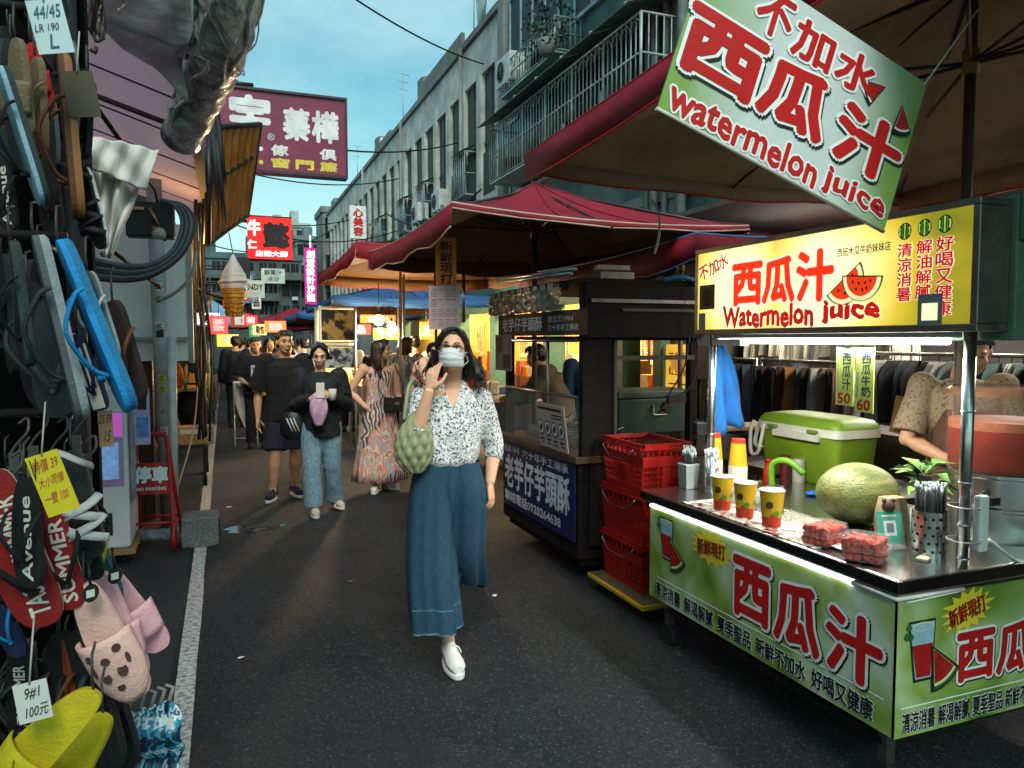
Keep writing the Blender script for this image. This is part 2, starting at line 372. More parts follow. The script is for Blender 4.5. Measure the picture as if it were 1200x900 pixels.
# ============================================================ right-hand buildings
CONC=M('grey_concrete','bcbcb4',.85,var=.25,scale=1.6,bump=.15,bscale=30,dirt=.6)
CONCD=M('stained_concrete','787c78',.9,var=.3,scale=1.2,bump=.15,bscale=30,dirt=.75)
GLASSD=M('dark_window_glass','0c1112',.4,var=.5,scale=1.3,spec=.35)
SHUT=M('grey_shutter','4c5250',.7,var=.3,scale=2,dirt=.5)
TEAL=M('teal_render','4c6a66',.85,var=.25,scale=1.3,bump=.1,dirt=.65)
GRILLE=M('grey_grille','94a3a0',.5,metal=.3,var=.3,scale=4,dirt=.4)
GREENM=M('green_awning_sheet','3d5f55',.5,var=.3,scale=3,dirt=.4)
def grey_building():
    t=thing('concrete_building','long grey concrete building with vertical fins beyond the teal balconies','building',(7.2,28,0))
    X,Y0,Y1,H=6.0,16.1,46.0,9.05
    b=B(); b.b2((X+.4,Y0,0),(X+4,Y1,H-.05)); b.b2((X+.175,Y0,2.4),(X+.4,Y1,H-1.0)); b.b2((X-.02,Y0,H-1.0),(X+.4,Y1,H)); b.b2((X+.03,Y0,4.75),(X+.17,Y1,5.15)); b.b2((X+.03,Y0,2.4),(X+.17,Y1,3.1)); b.b2((X-.1,Y0,0),(X+.39,Y1,2.4))
    for k in range(9): b.b2((X-.035,Y0+.3+k*3.3,H-1.0),(X-.02,Y0+.33+k*3.3,H))
    b.build('wall',CONC,t,True)
    b=B(); b.b2((X-.12,Y0,H),(X+.5,Y1,H+.16))
    b.b2((X-.02,Y0+3,H+.16),(X+.08,Y0+7.5,H+.62)); b.b2((X-.02,Y0+12,H+.16),(X+.08,Y0+15,H+.45)); b.build('parapet',CONCD,t,True)
    rr=random.Random(5); n=22; pitch=(Y1-Y0)/n
    for i in range(n):
        y=Y0+i*pitch
        f=B(); f.b2((X-.04,y,2.4),(X+.38,y+.36,H-1.0)); f.build('fin',CONC,t,True)
        for z0,z1 in((5.15,8.05),(3.1,4.75)):
            w=B(); sh=rr.random()
            w.b2((X+.07,y+.36,z0),(X+.17,y+pitch,z1))
            h=z0+(z1-z0)*(.35 if sh>.45 else .12); w.b2((X+.02,y+.36,z0),(X+.068,y+pitch,h),1)
            if z1>8: w.b2((X+.05,y+.36,z0+1.2),(X+.0685,y+pitch,z0+1.28),1)
            if sh>.7: w.b2((X+.06,y+.36,h),(X+.0675,y+pitch*.7,z1-.4),1)
            w.b2((X+.05,y+.36+(pitch-.36)/2-.03,h),(X+.069,y+.36+(pitch-.36)/2+.03,z1),1)
            w.build('window',[GLASSD,M('dim_shutter','2e3433',.7,var=.4,scale=2,dirt=.5),CONCD],t,True)
    for y in (18.6,25.5,33): 
        q=B(); q.tube([(X-.2,y,2.5),(X-.2,y,H)],.05,6); q.build('drainpipe',CONCD,t,True)
grey_building()
def ac_unit(x,y,z,label):
    t=thing('air_conditioner',label,'air conditioner',(x,y,z),group='air conditioners on the right-hand facades')
    b=B(); b.box((0,0,.3),(.34,.8,.56)); b.build('casing',M('ac_white','b9bdb8',.5,dirt=.5),t,bev=.015)
    b=B(); fr=Frame((-.175,.4,.02),(0,-1,0),(0,0,1)); b.lathe([(.2,0),(.2,.02),(.18,.02),(.18,0)],(0,0,0),20,0,Matrix.Translation((-.172,.1,.3))@Matrix.Rotation(R(-90),4,'Y'))
    for k in range(6): b.tube([(-.185,.1+.19*math.cos(k*math.pi/6),.3+.19*math.sin(k*math.pi/6)),(-.185,.1-.19*math.cos(k*math.pi/6),.3-.19*math.sin(k*math.pi/6))],.006,4)
    b.build('fan_grille',M('ac_grey','55595a',.6),t)
    for s in(-.3,.3): b=B(); b.tube([(.3,s,-.02),(-.2,s,-.02)],.02,4); b.tube([(.3,s,-.5),(-.15,s,-.03)],.015,4); b.build('bracket',GRILLE,t)
ac_unit(5.72,20.2,5.15,'white air conditioner on the grey facade nearest the barred balcony')
ac_unit(5.72,22.6,5.2,'white box air conditioner standing out of the middle of the grey facade')
ac_unit(5.72,19.4,3.75,'air conditioner just above the red awning peak')
ac_unit(5.72,26.2,3.6,'small dark-hooded air conditioner low on the grey facade')
ac_unit(5.55,14.4,6.75,'air conditioner behind the railing of the upper teal balcony')
def teal_building():
    t=thing('apartment_building','teal rendered apartment building with barred balconies above the red canopies','building',(7.5,10,0))
    X,Y0,Y1,H=6.0,6.9,16.05,15
    b=B(); b.b2((X,Y0,2.9),(X+4,Y1,H)); 
    for z in(3.6,6.55,9.6): b.b2((X-.1,Y0,z),(X,Y1,z+.16),1)
    b.b2((X-.12,Y1-.35,0),(X+.3,Y1-.002,H),1); b.b2((X-.07,9.0,0),(X+.2,9.35,H),1)
    b.build('wall',[TEAL,CONCD],t,True)
    for y0,y1,z0,z1 in((9.6,12.2,7.3,8.9),(12.9,15.4,7.3,8.9),(9.6,12.2,4.8,6.3),(12.9,15.4,4.8,6.3),(10,12,10.2,11.8),(13,15,10.2,11.8)):
        w=B(); w.b2((X-.06,y0,z0),(X-.012,y1,z1)); w.b2((X-.09,y0-.06,z0-.07),(X-.002,y1+.06,z0),1); w.b2((X-.09,y0-.06,z1),(X-.002,y1+.06,z1+.07),1)
        k=4
        for i in range(k+1): w.b2((X-.085,y0+(y1-y0)*i/k-.03,z0),(X-.061,y0+(y1-y0)*i/k+.03,z1),1)
        w.build('window',[GLASSD,GRILLE],t,True)
    def cage(y0,y1,z0,z1,d,top):
        c=B(); x=X-d
        for z in(z0,(z0+z1)/2,z1):
            c.tube([(x,y0,z),(x,y1,z)],.02,4); 
            for y in(y0,y1): c.tube([(X-.01,y,z),(x,y,z)],.02,4)
        n=int((y1-y0)/.13)
        for i in range(n+1):
            y=y0+(y1-y0)*i/n
            big=i%8==0
            c.tube([(x,y,z0),(x,y,z1)],.026 if big else .012,4)
            if i<n and i%2==0: # hoops at the head
                c.tube([(x-.01,y+.13*math.cos(a)+.13,z1-.22+.16*math.sin(a)) for a in [math.pi*j/6 for j in range(7)]],.008,3)
        for s in (y0,y1):
            for j in range(1,6): c.tube([(X-.01-(d-.01)*j/6,s,z0),(X-.01-(d-.01)*j/6,s,z1)],.01,4)
        c.b2((x,y0,z0-.06),(X-.005,y1,z0-.03))
        o=c.build('balcony_cage',GRILLE,t,True)
        if top:
            r=B(); r.add([(X-.02,y0-.1,z1+.42),(X-.02,y1+.1,z1+.42),(x-.25,y1+.1,z1+.05),(x-.25,y0-.1,z1+.05)],[(0,1,2,3)])
            m=int((y1-y0)/.9)
            for i in range(m+1):
                y=y0+(y1-y0)*i/m; r.tube([(X-.02,y,z1+.43),(x-.25,y,z1+.06)],.018,4,1)
            r.build('cage_roof',[GREENM,GRILLE],t,True,solid=.015)
        rr=random.Random(int(y0*10))
        for i in range(10):
            y=y0+.2+(y1-y0-.5)*rr.random(); z=z0+.02; hh=rr.uniform(.2,.75); cl=B(); cl.b2((x+.12,y,z),(x+.12+rr.uniform(.2,.45),y+rr.uniform(.2,.5),z+hh)); tag(cl.build('storage_box',[M('clutter_white','9aa7a6',.7),M('clutter_grey','59625f',.7),M('clutter_dark','22282a',.7)][i%3]),['pale','grey','dark'][i%3]+' box stored behind the bars of the teal balcony','box','boxes stored on the teal balconies')
    cage(8.85,14.9,4.92,5.98,.72,True)
    cage(11.9,14.6,6.6,7.15,.6,False)
    cage(9.0,11.4,8.0,9.2,.6,False)
    b=B()
    for y,r in((9.42,.07),(9.62,.045),(9.15,.05),(8.75,.08)): b.tube([(X-.14,y,0),(X-.14,y,H)],r,8)
    for z in range(3,15): b.tube([(X-.14,9.42,z),(X-.14,9.42,z+.04)],.085,8)
    b.build('drainpipe',M('pipe_grey','6a7876',.6,dirt=.5),t,True)
teal_building()
# hanging plant on the upper balcony
t=thing('balcony_plant','dark leafy plant trailing from the upper teal balcony','plant',(5.35,11.9,6.62))
b=B(); rr=random.Random(8)
for i in range(420):
    a=rr.uniform(0,6.28); d=rr.random()**.6*.75; p=Vector((math.cos(a)*d*.5-.1,math.sin(a)*d,rr.uniform(-.1,.95)*(1-.4*d)))
    q=Quaternion((rr.random(),rr.random(),rr.random()),rr.uniform(0,6)).to_matrix(); s=rr.uniform(.05,.1)
    b.add([p+q@Vector(v)*s for v in((-.5,0,0),(0,-.35,0.1),(.5,0,0),(0,.35,.1))],[(0,1,2,3)])
b.build('foliage',M('dark_leaf','23382c',.6,var=.5,scale=9),t)
b=B(); b.lathe([(.12,-.15),(.17,.1),(.15,.1)],(-.1,0,0),12); b.build('pot',CONCD,t)
b=B(); b.tube(sp([(-.1,0,0),(-.08,.05,.4),(-.15,.1,.8)]),.02,5); b.build('stem',DARKW,t)
# roof tanks, window cages and antennae on the long grey building
for lab,y,h in (('round steel water tank on the near roof of the finned building',24.5,.6),('second smaller roof tank farther down the finned building',32.0,.55)):
    t=thing('water_tank',lab,'water tank',(6.5,y,9.2)); b=B(); b.lathe([(0,0),(.34,0),(.34,h),(.24,h+.12),(0,h+.16)],(0,0,.35),20); b.build('tank_body',STEELD,t,auto=40); b=B()
    for k in range(4): b.tube([(.35*math.cos(k*1.571),.35*math.sin(k*1.571),0),(.4*math.cos(k*1.571),.4*math.sin(k*1.571),.36)],.03,5)
    b.tube([(.35,0,.18),(0,.35,.18),(-.35,0,.18),(0,-.35,.18),(.35,0,.18)],.02,5); b.build('tank_stand',GRILLE,t)
for lab,y,h in (('thin roof antenna above the first drainpipe',18.4,1.5),('thin roof antenna halfway along the grey roof',26.4,1.8),('thin roof antenna at the far grey roof',36.0,1.6)):
    b=B(); b.tube([(6.1,y,9.1),(6.1,y,9.2+h)],.018,5)
    for q in(.7,.85,1): b.tube([(6.1-.25*q,y-.1,9.2+h*q),(6.1+.25*q,y+.1,9.2+h*q)],.01,4)
    tag(b.build('antenna',GRILLE),lab,'antenna','roof antennae')
for k,(y,z) in enumerate(((17.9,5.25),(21.9,5.25),(24.6,5.25),(18.0,3.2),(20.6,3.2),(23.3,3.2),(28.7,5.25))):
    b=B(); w,h=1.0,1.05 if k<3 or k==6 else .95
    for q in range(7): b.tube([(5.68,y+w*q/6,z),(5.68,y+w*q/6,z+h)],.013,4)
    for q in(0,.5,1): b.tube([(6.0,y,z+h*q),(5.68,y,z+h*q),(5.68,y+w,z+h*q),(6.0,y+w,z+h*q)],.015,4)
    b.b2((5.68,y,z-.02),(6.0,y+w,z)); b.add([(6.0,y-.05,z+h+.2),(6.0,y+w+.05,z+h+.2),(5.6,y+w+.05,z+h+.02),(5.6,y-.05,z+h+.02)],[(0,1,2,3)])
    tag(b.build('window_cage',GRILLE),['barred window cage under the white air conditioner','barred cage by the box air conditioner','barred cage in the middle of the upper grey windows','low barred cage beside the teal building','low barred cage above the red canopy','low barred cage past the red canopy','barred cage far down the upper grey windows'][k],'window cage','barred cages on the grey facade')
# steel cage frame on the parapet
t=thing('roof_frame','small barred steel frame standing on the roof edge','roof railing',(6.05,17.0,9.2))
b=B()
for k in range(8): b.tube([(-.05+.02*k,.3+.12*k,0),(0,.2+.12*k,.95)],.014,4)
b.tube([(-.05,.25,.95),(-.05,1.15,.95)],.018,4); b.tube([(-.3,-.3,0),(0,.2,.95)],.018,4); b.build('bars',GRILLE,t)
# far end of the street
def far_block(name,label,x0,x1,y0,y1,h,m,floors,cols,side=True,seed=1):
    t=thing(name,label,'building',((x0+x1)/2,(y0+y1)/2,0))
    b=B(); b.b2((x0,y0,0),(x1,y1,h)); b.b2((x0-.1,y0-.1,h),(x1+.1,y1+.1,h+.35)); 
    for k in range(2): b.b2((x0+(x1-x0)*(.2+.4*k),y0+.5,h+.35),(x0+(x1-x0)*(.38+.4*k),y0+2,h+1.0+.4*k))
    b.build('wall',m,t,True); rr=random.Random(seed)
    fh=(h-2.6)/floors; cw=(x1-x0)/cols
    for i in range(floors):
        for j in range(cols):
            z=2.6+fh*i; x=x0+cw*j; w=B()
            w.b2((x+cw*.12,y0-.03,z+fh*.32),(x+cw*.88,y0-.005,z+fh*.86))
            w.b2((x+cw*.47,y0-.06,z+fh*.32),(x+cw*.53,y0-.031,z+fh*.86),1)
            if rr.random()>.35: # balcony front
                w.b2((x+cw*.04,y0-.7,z+fh*.05),(x+cw*.96,y0-.64,z+fh*.4),1); w.b2((x+cw*.04,y0-.64,z+fh*.02),(x+cw*.96,y0,z+fh*.06),1)
                for q in range(5): w.b2((x+cw*(.08+.2*q),y0-.68,z+fh*.4),(x+cw*(.1+.2*q),y0-.66,z+fh*.8),1)
            else: w.b2((x+cw*.55,y0-.3,z+fh*.12),(x+cw*.8,y0-.04,z+fh*.28),2)
            w.build('window',[GLASSD,SHUT,M('ac_white','b9bdb8',.5)],t,True)
    return t
FARA=M('far_wall_grey','6d7d7b',.9,var=.3,scale=.6,dirt=.6); FARB=M('far_wall_dark','46585a',.9,var=.35,scale=.6,dirt=.7); FARC=M('far_wall_pale','93a19d',.9,var=.25,scale=.6,dirt=.5)
far_block('far_building','dark balconied block at the far end behind the candy sign',-3.2,4.4,46,60,6.3,FARB,3,6,seed=2)
far_block('far_building','pale taller block with rooftop boxes at the far end of the street',3.2,6.6,62,75,10.6,FARC,5,3,seed=3)
far_block('far_building','grey block beside the magenta sign at the far end of the street',4.45,7.4,50,60,8.0,FARA,4,3,seed=4)
far_block('far_building','low grey block at the end of the finned building',5.7,9.6,46.2,49.5,9.3,CONCD,3,3,seed=5)
# ============================================================ left-hand shop
SOFF=CLOTH('pinkish_sheet','a8969e',.6,tc='d8c4cc',rough=.7,var=.1,scale=1.2,dirt=.25)
t=thing('shop_building','shop front with a pinkish sheet canopy behind the slipper rack','building',(-2.2,6,0))
SZ=lambda x:3.02+.33*(-.18-x)
b=B(); b.add([(-2.6,1.9,SZ(-2.6)),(-.18,1.9,SZ(-.18)),(-.18,9.4,SZ(-.18)),(-2.6,9.4,SZ(-2.6))],[(0,1,2,3)]); b.build('canopy_sheet',SOFF,t,True,solid=.008)
b=B()
for k in range(9): y=2.2+k*.9; b.tube([(-2.6,y,SZ(-2.6)-.012),(-.18,y,SZ(-.18)-.012)],.006,6)
for y in(5.45,3.93): b.tube([(-1.0,y,SZ(-1.0)-.05),(-.3,y,SZ(-.3)-.04)],.018,6)
b.build('canopy_bar',M('joint_dark','5d5056',.8),t,True)
b=B(); b.b2((-.18,1.9,2.98),(-.12,9.4,3.3)); b.build('fascia',M('fascia_grey','5e555a',.7,dirt=.5),t,True)
b=B(); b.b2((-4.6,9.4,0),(-1.0,9.5,3)); b.b2((-2.75,1.2,0),(-2.65,9.4,3.4)); b.b2((-6,9.5,0),(-1.15,44,4.8)); b.build('wall',M('shop_wall_dark','3a3230',.8,dirt=.5),t,True)
b=B(); b.b2((-1.5,7.32,0),(-.60,7.38,1.75)); b.build('wood_panel',M('brown_board','4a3324',.65,var=.4,scale=2,stretch=(6,1,.6),bump=.1),t,True)
b=B(); b.b2((-1.35,7.22,1.42),(-.27,7.3,2.62)); b.build('white_panel',M('panel_white','f2efea',.6,var=.1,scale=1.5,dirt=.25),t,True)
b=B(); b.b2((-1.1,7.15,1.6),(-.3,7.21,1.63)); b.b2((-.29,7.2,1.40),(-.25,7.32,2.64)); b.build('panel_trim',STEELD,t,True)
# sagging rod across the soffit
b=B(); b.tube([(-.75,3.4,2.98),(-.45,6.2,2.72),(-.42,6.6,2.4)],.013,6); b.tube([(-.95,5.4,2.42),(-.46,6.6,2.02)],.016,6)
tag(b.build('metal_rod',BLACK),'thin black rod slung below the pinkish soffit','rod')
# utility pole + thin pole
t=thing('utility_pole','thick grey steel pole with stickers beside the red barrier','pole',(-.475,7.0,0))
b=B(); b.tube([(0,.0,0),(-.045,0,2.95)],.062,16); b.build('pole_shaft',M('pole_grey','a8adad',.5,metal=.1,var=.25,scale=5,dirt=.4),t)
for z,c,w in((1.95,'c9b23c',.05),(2.05,'d8d8d0',.07),(1.72,'d8d8d0',.07),(1.66,'202020',.06),(1.28,'d9c53a',.06),(1.18,'cdbf5a',.06),(.83,'d8d8d8',.06),(1.0,'9fb0b4',.04)):
    s=B(); rr=.0635; a0=-math.pi/2; da=w/rr/2; n=5
    vs=[(-.015*z+rr*math.cos(a0-da+2*da*i/n),rr*math.sin(a0-da+2*da*i/n),zz) for zz in(z-.035,z+.035) for i in range(n+1)]
    s.add(vs,[(i,i+1,n+2+i,n+1+i) for i in range(n)])
    fr=Frame((-.015*z-w*.4,-.0668,z-.03),(1,0,0),(0,0,1))
    s.rect(fr,0,.012,w*.75,.02,0,1); s.rect(fr,0,.03,w*.55,.038,0,1); s.rect(fr,0.01,.045,w*.7,.052,0,1)
    s.build('sticker',[M('sticker_'+c,c,.6,dirt=.3),INK],t)
b=B(); b.tube([(-.415,6.75,0),(-.40,6.75,1.62)],.034,12); b.ell((-.40,6.75,1.62),(.035,.035,.012))
tag(b.build('steel_post',M('pale_post','c0c6c6',.4,metal=.1,dirt=.3)),'thin pale steel post beside the utility pole','post')
# coil of cables
t=thing('cable_bundle','bundle of thick grey cables looping below the soffit','cable',(-.55,5.0,2.1))
for k in range(6):
    c=B(); d=k*.026
    c.tube(sp([(-.6,.3,.12-d),(-.25,.05,-.0-d*.9),(.08,0,-.055-d*.6),(.26+d*.35,0,.03-d*.2),(.33+d*.5,.02,.2),(.29+d*.4,.1,.33),(.2,.2,.38)],8),.0145,8)
    c.build('cable',M('cable_grey_%d'%(k%2),['5f6062','2d2d2f'][k%2],.55,var=.2),t)
t=thing('junction_box','black junction box with brass fittings under the soffit','electrical box',(-.42,5.35,2.27))
b=B(); b.box((0,0,.1),(.28,.14,.22)); b.build('casing',BLACK,t,bev=.008)
b=B(); b.lathe([(.02,0),(.035,.02),(.03,.05)],(.04,-.1,.0),12); b.tube([(.0,-.09,.17),(.05,-.09,.06)],.014,6); b.box((-.07,-.09,.16),(.08,.03,.02)); b.build('fitting',M('brass','a08050',.35,metal=.8),t)
b=B(); b.lathe([(.035,0),(.045,.03),(.03,.06)],(.05,-.1,-.02),12); b.build('lamp_glass',M('frosted','b9b2a0',.3),t)
# wires down the left shop edge
b=B(); rr=random.Random(12)
for k in range(7):
    x=-.2+rr.uniform(-.05,.09); y=7.9+rr.uniform(0,.5)
    b.tube(sp([(x,y,3.0),(x+rr.uniform(-.05,.05),y,2.3),(x+rr.uniform(-.06,.06),y,1.5),(x+rr.uniform(-.03,.05),y,.6)]),.008+.012*rr.random(),5)
tag(b.build('hanging_wires',WIRE),'dark tangle of wires hanging between the bag stall and the ice cream cone','wire')
b=B(); b.tube(sp([(-.5,6.8,1.92),(-.36,6.78,2.0),(-.24,6.8,2.14),(-.2,6.9,2.35)]),.014,6); tag(b.build('loose_cable',M('cable_pale','8d867c',.6)),'pale cable curving from the pole across the white panel','cable')
b=B(); b.tube(sp([(-.25,8.4,1.2),(-.3,8,.7),(-.42,7.2,.25)]),.008,5); tag(b.build('loose_cable',M('cable_pale','8d867c',.6)),'pale cable slanting down from the bag stall to the pole foot','cable')
# overhead lines
for lab,pts,r in (('thick black cable crossing high over the teal building',curve3((.8,12,7.6),(6.2,17.5,8.3),.25,16),.018),('black cable sagging from the maroon sign to the grey facade',curve3((-.8,14,5.6),(6,19.4,6.9),.5,16),.02),('black cable crossing above the red sign',curve3((-1,20,6.2),(6,26,7.3),.5,16),.02),('black cable over the far end of the lane',curve3((-1,30,6.6),(6,34,7.2),.6,16),.025),('thin black cable just before the end buildings',curve3((-1,40,6.5),(6,44,8),.9,16),.03),('low black cable behind the magenta sign',curve3((-1,22,5.3),(6,27,5.6),.7,16),.02),('black cable looping along the grey facade',curve3((5.8,17,5.2),(5.6,27,6.2),.6,16),.025)):
    b=B(); b.tube(pts,r,5); tag(b.build('overhead_cable',WIRE),lab,'cable','cables strung across the street')
# unseen awning added over the slipper rack to keep light off it
t=thing('sheet_awning','dark awning added out of view to shade the slipper rack','awning',(-1.4,-.5,2.95))
b=B(); b.b2((-1.8,-2.6,.05),(.85,1.75,.09)); b.build('awning_sheet',M('awning_dark','2c2a2c',.8,dirt=.4),t)
for y in(-2.4,0,1.6): b=B(); b.tube([(-1.8,y,.02),(.85,y,.02)],.02,6); b.build('rafter',BLACK,t)
# litter
for lab,x,y,c,sx,sy,rz in(('small white paper scrap in front of the walking couple',.02,7.55,'d0cec6',.05,.03,.4),('pale cigarette end on the near asphalt',.45,2.6,'c8b89a',.035,.008,1.1),('white cigarette end by the edge line',.05,3.9,'d4d0c8',.035,.008,.3),('torn white ticket on the street before the taro cart',1.55,4.3,'d6d4d0',.04,.025,.9),('brown leaf scrap on the street centre',.75,4.9,'6a4a2a',.05,.025,2.0)):
    b=B(); b.add([(-sx/2,-sy/2,.001),(sx/2,-sy/2,.004),(sx/2,sy/2,.002),(-sx/2,sy/2,.006),(0,0,.008)],[(0,1,4),(1,2,4),(2,3,4),(3,0,4)]); bmesh.ops.transform(b.bm,matrix=Matrix.Translation((x,y,.003))@Matrix.Rotation(rz,4,'Z'),verts=b.bm.verts); tag(b.build('litter_scrap',M('litter_'+c,c,.8)),lab,'litter')
# ============================================================ watermelon juice cart
def panel_green():
    m,nt,p=nodes('printed_green'); N=nt.nodes.new; L=nt.links.new
    tc=N('ShaderNodeTexCoord'); n=N('ShaderNodeTexNoise'); n.inputs['Scale'].default_value=2.6; n.inputs['Detail'].default_value=2.5; n.inputs['Distortion'].default_value=.8; L(tc.outputs['Object'],n.inputs[0])
    r=N('ShaderNodeValToRGB'); e=r.color_ramp.elements; e[0].position=.28; e[0].color=(.05,.12,.018,1); e[1].position=.64; e[1].color=(.52,.60,.46,1)
    for q,c in((.37,(.14,.23,.03)),(.45,(.24,.34,.07)),(.54,(.36,.46,.20))):
        x=e.new(q); x.color=c+(1,)
    L(n.outputs[0],r.inputs[0]); L(r.outputs[0],p.inputs['Base Color']); p.inputs['Roughness'].default_value=.38
    n2=N('ShaderNodeTexNoise'); n2.inputs['Scale'].default_value=5; n2.inputs['Detail'].default_value=5; L(tc.outputs['Object'],n2.inputs[0]); bp=N('ShaderNodeBump'); bp.inputs['Strength'].default_value=.35; bp.inputs['Distance'].default_value=.02; L(n2.outputs[0],bp.inputs['Height']); L(bp.outputs[0],p.inputs['Normal'])
    return m
PGREEN=panel_green()
DRED=M('watermelon_flesh','a51512',.5,var=.2,scale=20); RIND=M('rind_pale','c7cfa0',.5); RINDG=M('rind_green','2f5a22',.5,var=.4,scale=8); GLASSB=M('printed_glass_blue','8fb0bc',.4,var=.2); SHADOWP=M('printed_outline','1d2420',.5)
def melon_wedge(b,fr,a,c,s,rot,d,ms=(0,1,2,3)):
    """wedge of watermelon printed on a panel; point at (a,c)"""
    def pt(x,y): 
        return (a+s*(x*math.cos(rot)-y*math.sin(rot)),c+s*(x*math.sin(rot)+y*math.cos(rot)))
    arc=lambda r,w:[pt(r*math.sin(w*(2*i/12-1)),-r*math.cos(w*(2*i/12-1))) for i in range(13)]
    b.poly(fr,[pt(0,.1)]+arc(1.08,.50),d,ms[3]); b.poly(fr,[pt(0,.02)]+arc(1.02,.44),d+.0008,ms[2]); b.poly(fr,[pt(0,.0)]+arc(.94,.43),d+.0016,ms[1]); b.poly(fr,[pt(0,-.01)]+arc(.86,.42),d+.0024,ms[0])
    for x,y in((-.1,-.4),(.1,-.45),(0,-.62),(-.2,-.65),(.22,-.68)): b.poly(fr,[pt(x,y+.05),pt(x-.025,y),pt(x,y-.05),pt(x+.025,y)],d+.0032,ms[3])
def half_slice(b,fr,a,c,s,rot,d):
    """half-round slice, flat side up: 0 flesh 1 rind 3 outline"""
    def arc(r,o=0): return [(a+s*(r*math.cos(t)*math.cos(rot)-(r*math.sin(t)+o)*math.sin(rot)),c+s*(r*math.cos(t)*math.sin(rot)+(r*math.sin(t)+o)*math.cos(rot))) for t in [math.pi+math.pi*i/16 for i in range(17)]]
    b.poly(fr,arc(1.0,.05),d,3); b.poly(fr,arc(.94),d+.0008,4); b.poly(fr,arc(.9),d+.0016,1); b.poly(fr,arc(.74),d+.0024,0)
    for x,y in((-.4,-.2),(-.1,-.25),(.2,-.22),(.45,-.15),(-.2,-.48),(.1,-.5),(.3,-.42)):
        X,Y=a+s*(x*math.cos(rot)-y*math.sin(rot)),c+s*(x*math.sin(rot)+y*math.cos(rot)); b.poly(fr,[(X+.05*s*math.cos(q*1.047),Y+.07*s*math.sin(q*1.047)) for q in range(6)],d+.0032,3)
def glass_print(b,fr,a,c,h,d):
    """tumbler of red juice with a wedge leaning on it: 0 flesh 1 rind 2 green 3 black 4 glass"""
    w=h*.30
    b.poly(fr,[(a-w*1.12,c+h*1.04),(a+w*1.0,c+h*1.04),(a+w*.86,c-h*.03),(a-w*.62,c-h*.03)],d,3)
    b.poly(fr,[(a-w,c+h),(a+w*.9,c+h),(a+w*.72,c+.02*h),(a-w*.5,c+.02*h)],d+.0008,4)
    b.poly(fr,[(a-w*.82,c+h*.62),(a+w*.78,c+h*.62),(a+w*.64,c+.05*h),(a-w*.42,c+.05*h)],d+.0016,0)
    b.poly(fr,[(a+w*.9*math.cos(t*.524)*.95-w*.05,c+h*.93+w*.28*math.sin(t*.524)) for t in range(12)],d+.0024,1)
    b.poly(fr,[(a+w*.8*math.cos(t*.524)*.95-w*.05,c+h*.93+w*.2*math.sin(t*.524)) for t in range(12)],d+.0032,4)
    for q,(x,y) in enumerate(((-1.1,.95),(-1.25,.8),(-.95,.78))):
        b.poly(fr,[(a+w*x,c+h*y+h*.08),(a+w*x-w*.22,c+h*y),(a+w*x,c+h*y-h*.08),(a+w*x+w*.22,c+h*y)],d+.004,2)
    melon_wedge(b,fr,a+w*.75,c+h*.52,h*.72,.5,d+.005,(0,1,2,3))
def star(b,fr,a,c,rx,ry,d,m,n=15,q=.68,rot=0):
    pts=[]
    for k in range(2*n):
        t=math.pi*k/n; r=1 if k%2==0 else q
        x=rx*r*math.cos(t)*(1.12 if k%6==0 else 1); y=ry*r*math.sin(t)
        pts.append((a+x*math.cos(rot)-y*math.sin(rot),c+x*math.sin(rot)+y*math.cos(rot)))
    b.poly(fr,pts,d,m)
def big_word(b,fr,items,d,out=.085,red=.04):
    """items: (char, a0,b0,a1,b1); white-edged red letters: material 0 white, 1 red, 2 dark"""
    for ch,a0,b0,a1,b1 in items:
        b.text(fr,ch,a0+.005,b0-.005,a1+.005,b1-.005,d,2,out*1.1); b.text(fr,ch,a0,b0,a1,b1,d+.0012,0,out); b.text(fr,ch,a0,b0,a1,b1,d+.0026,1,red)
CX0,CX1,CY0,CY1=2.08,3.12,1.80,3.43
cart=thing('juice_cart','stainless watermelon juice cart with green printed panels and yellow sign','food cart',(2.6,2.6,0))
b=B(); b.b2((CX0,CY0,.742),(CX1,CY1,.80)); b.build('counter',M('worn_counter_steel','b4b2ac',.24,metal=1,var=.25,scale=7,stretch=(1,.3,1),bump=.04,bscale=30),cart,True,bev=.004)
b=B(); b.b2((CX0+.02,CY0+.02,.26),(CX1-.02,CY1-.1,.7419)); b.build('body',M('cart_body','4a4a47',.5,metal=.5,dirt=.4),cart,True)
f1=Frame((CX0,3.345,.255),(0,-1,0),(0,0,1)); f2=Frame((CX0,CY0-.001,.255),(1,0,0),(0,0,1))
PW=1.545
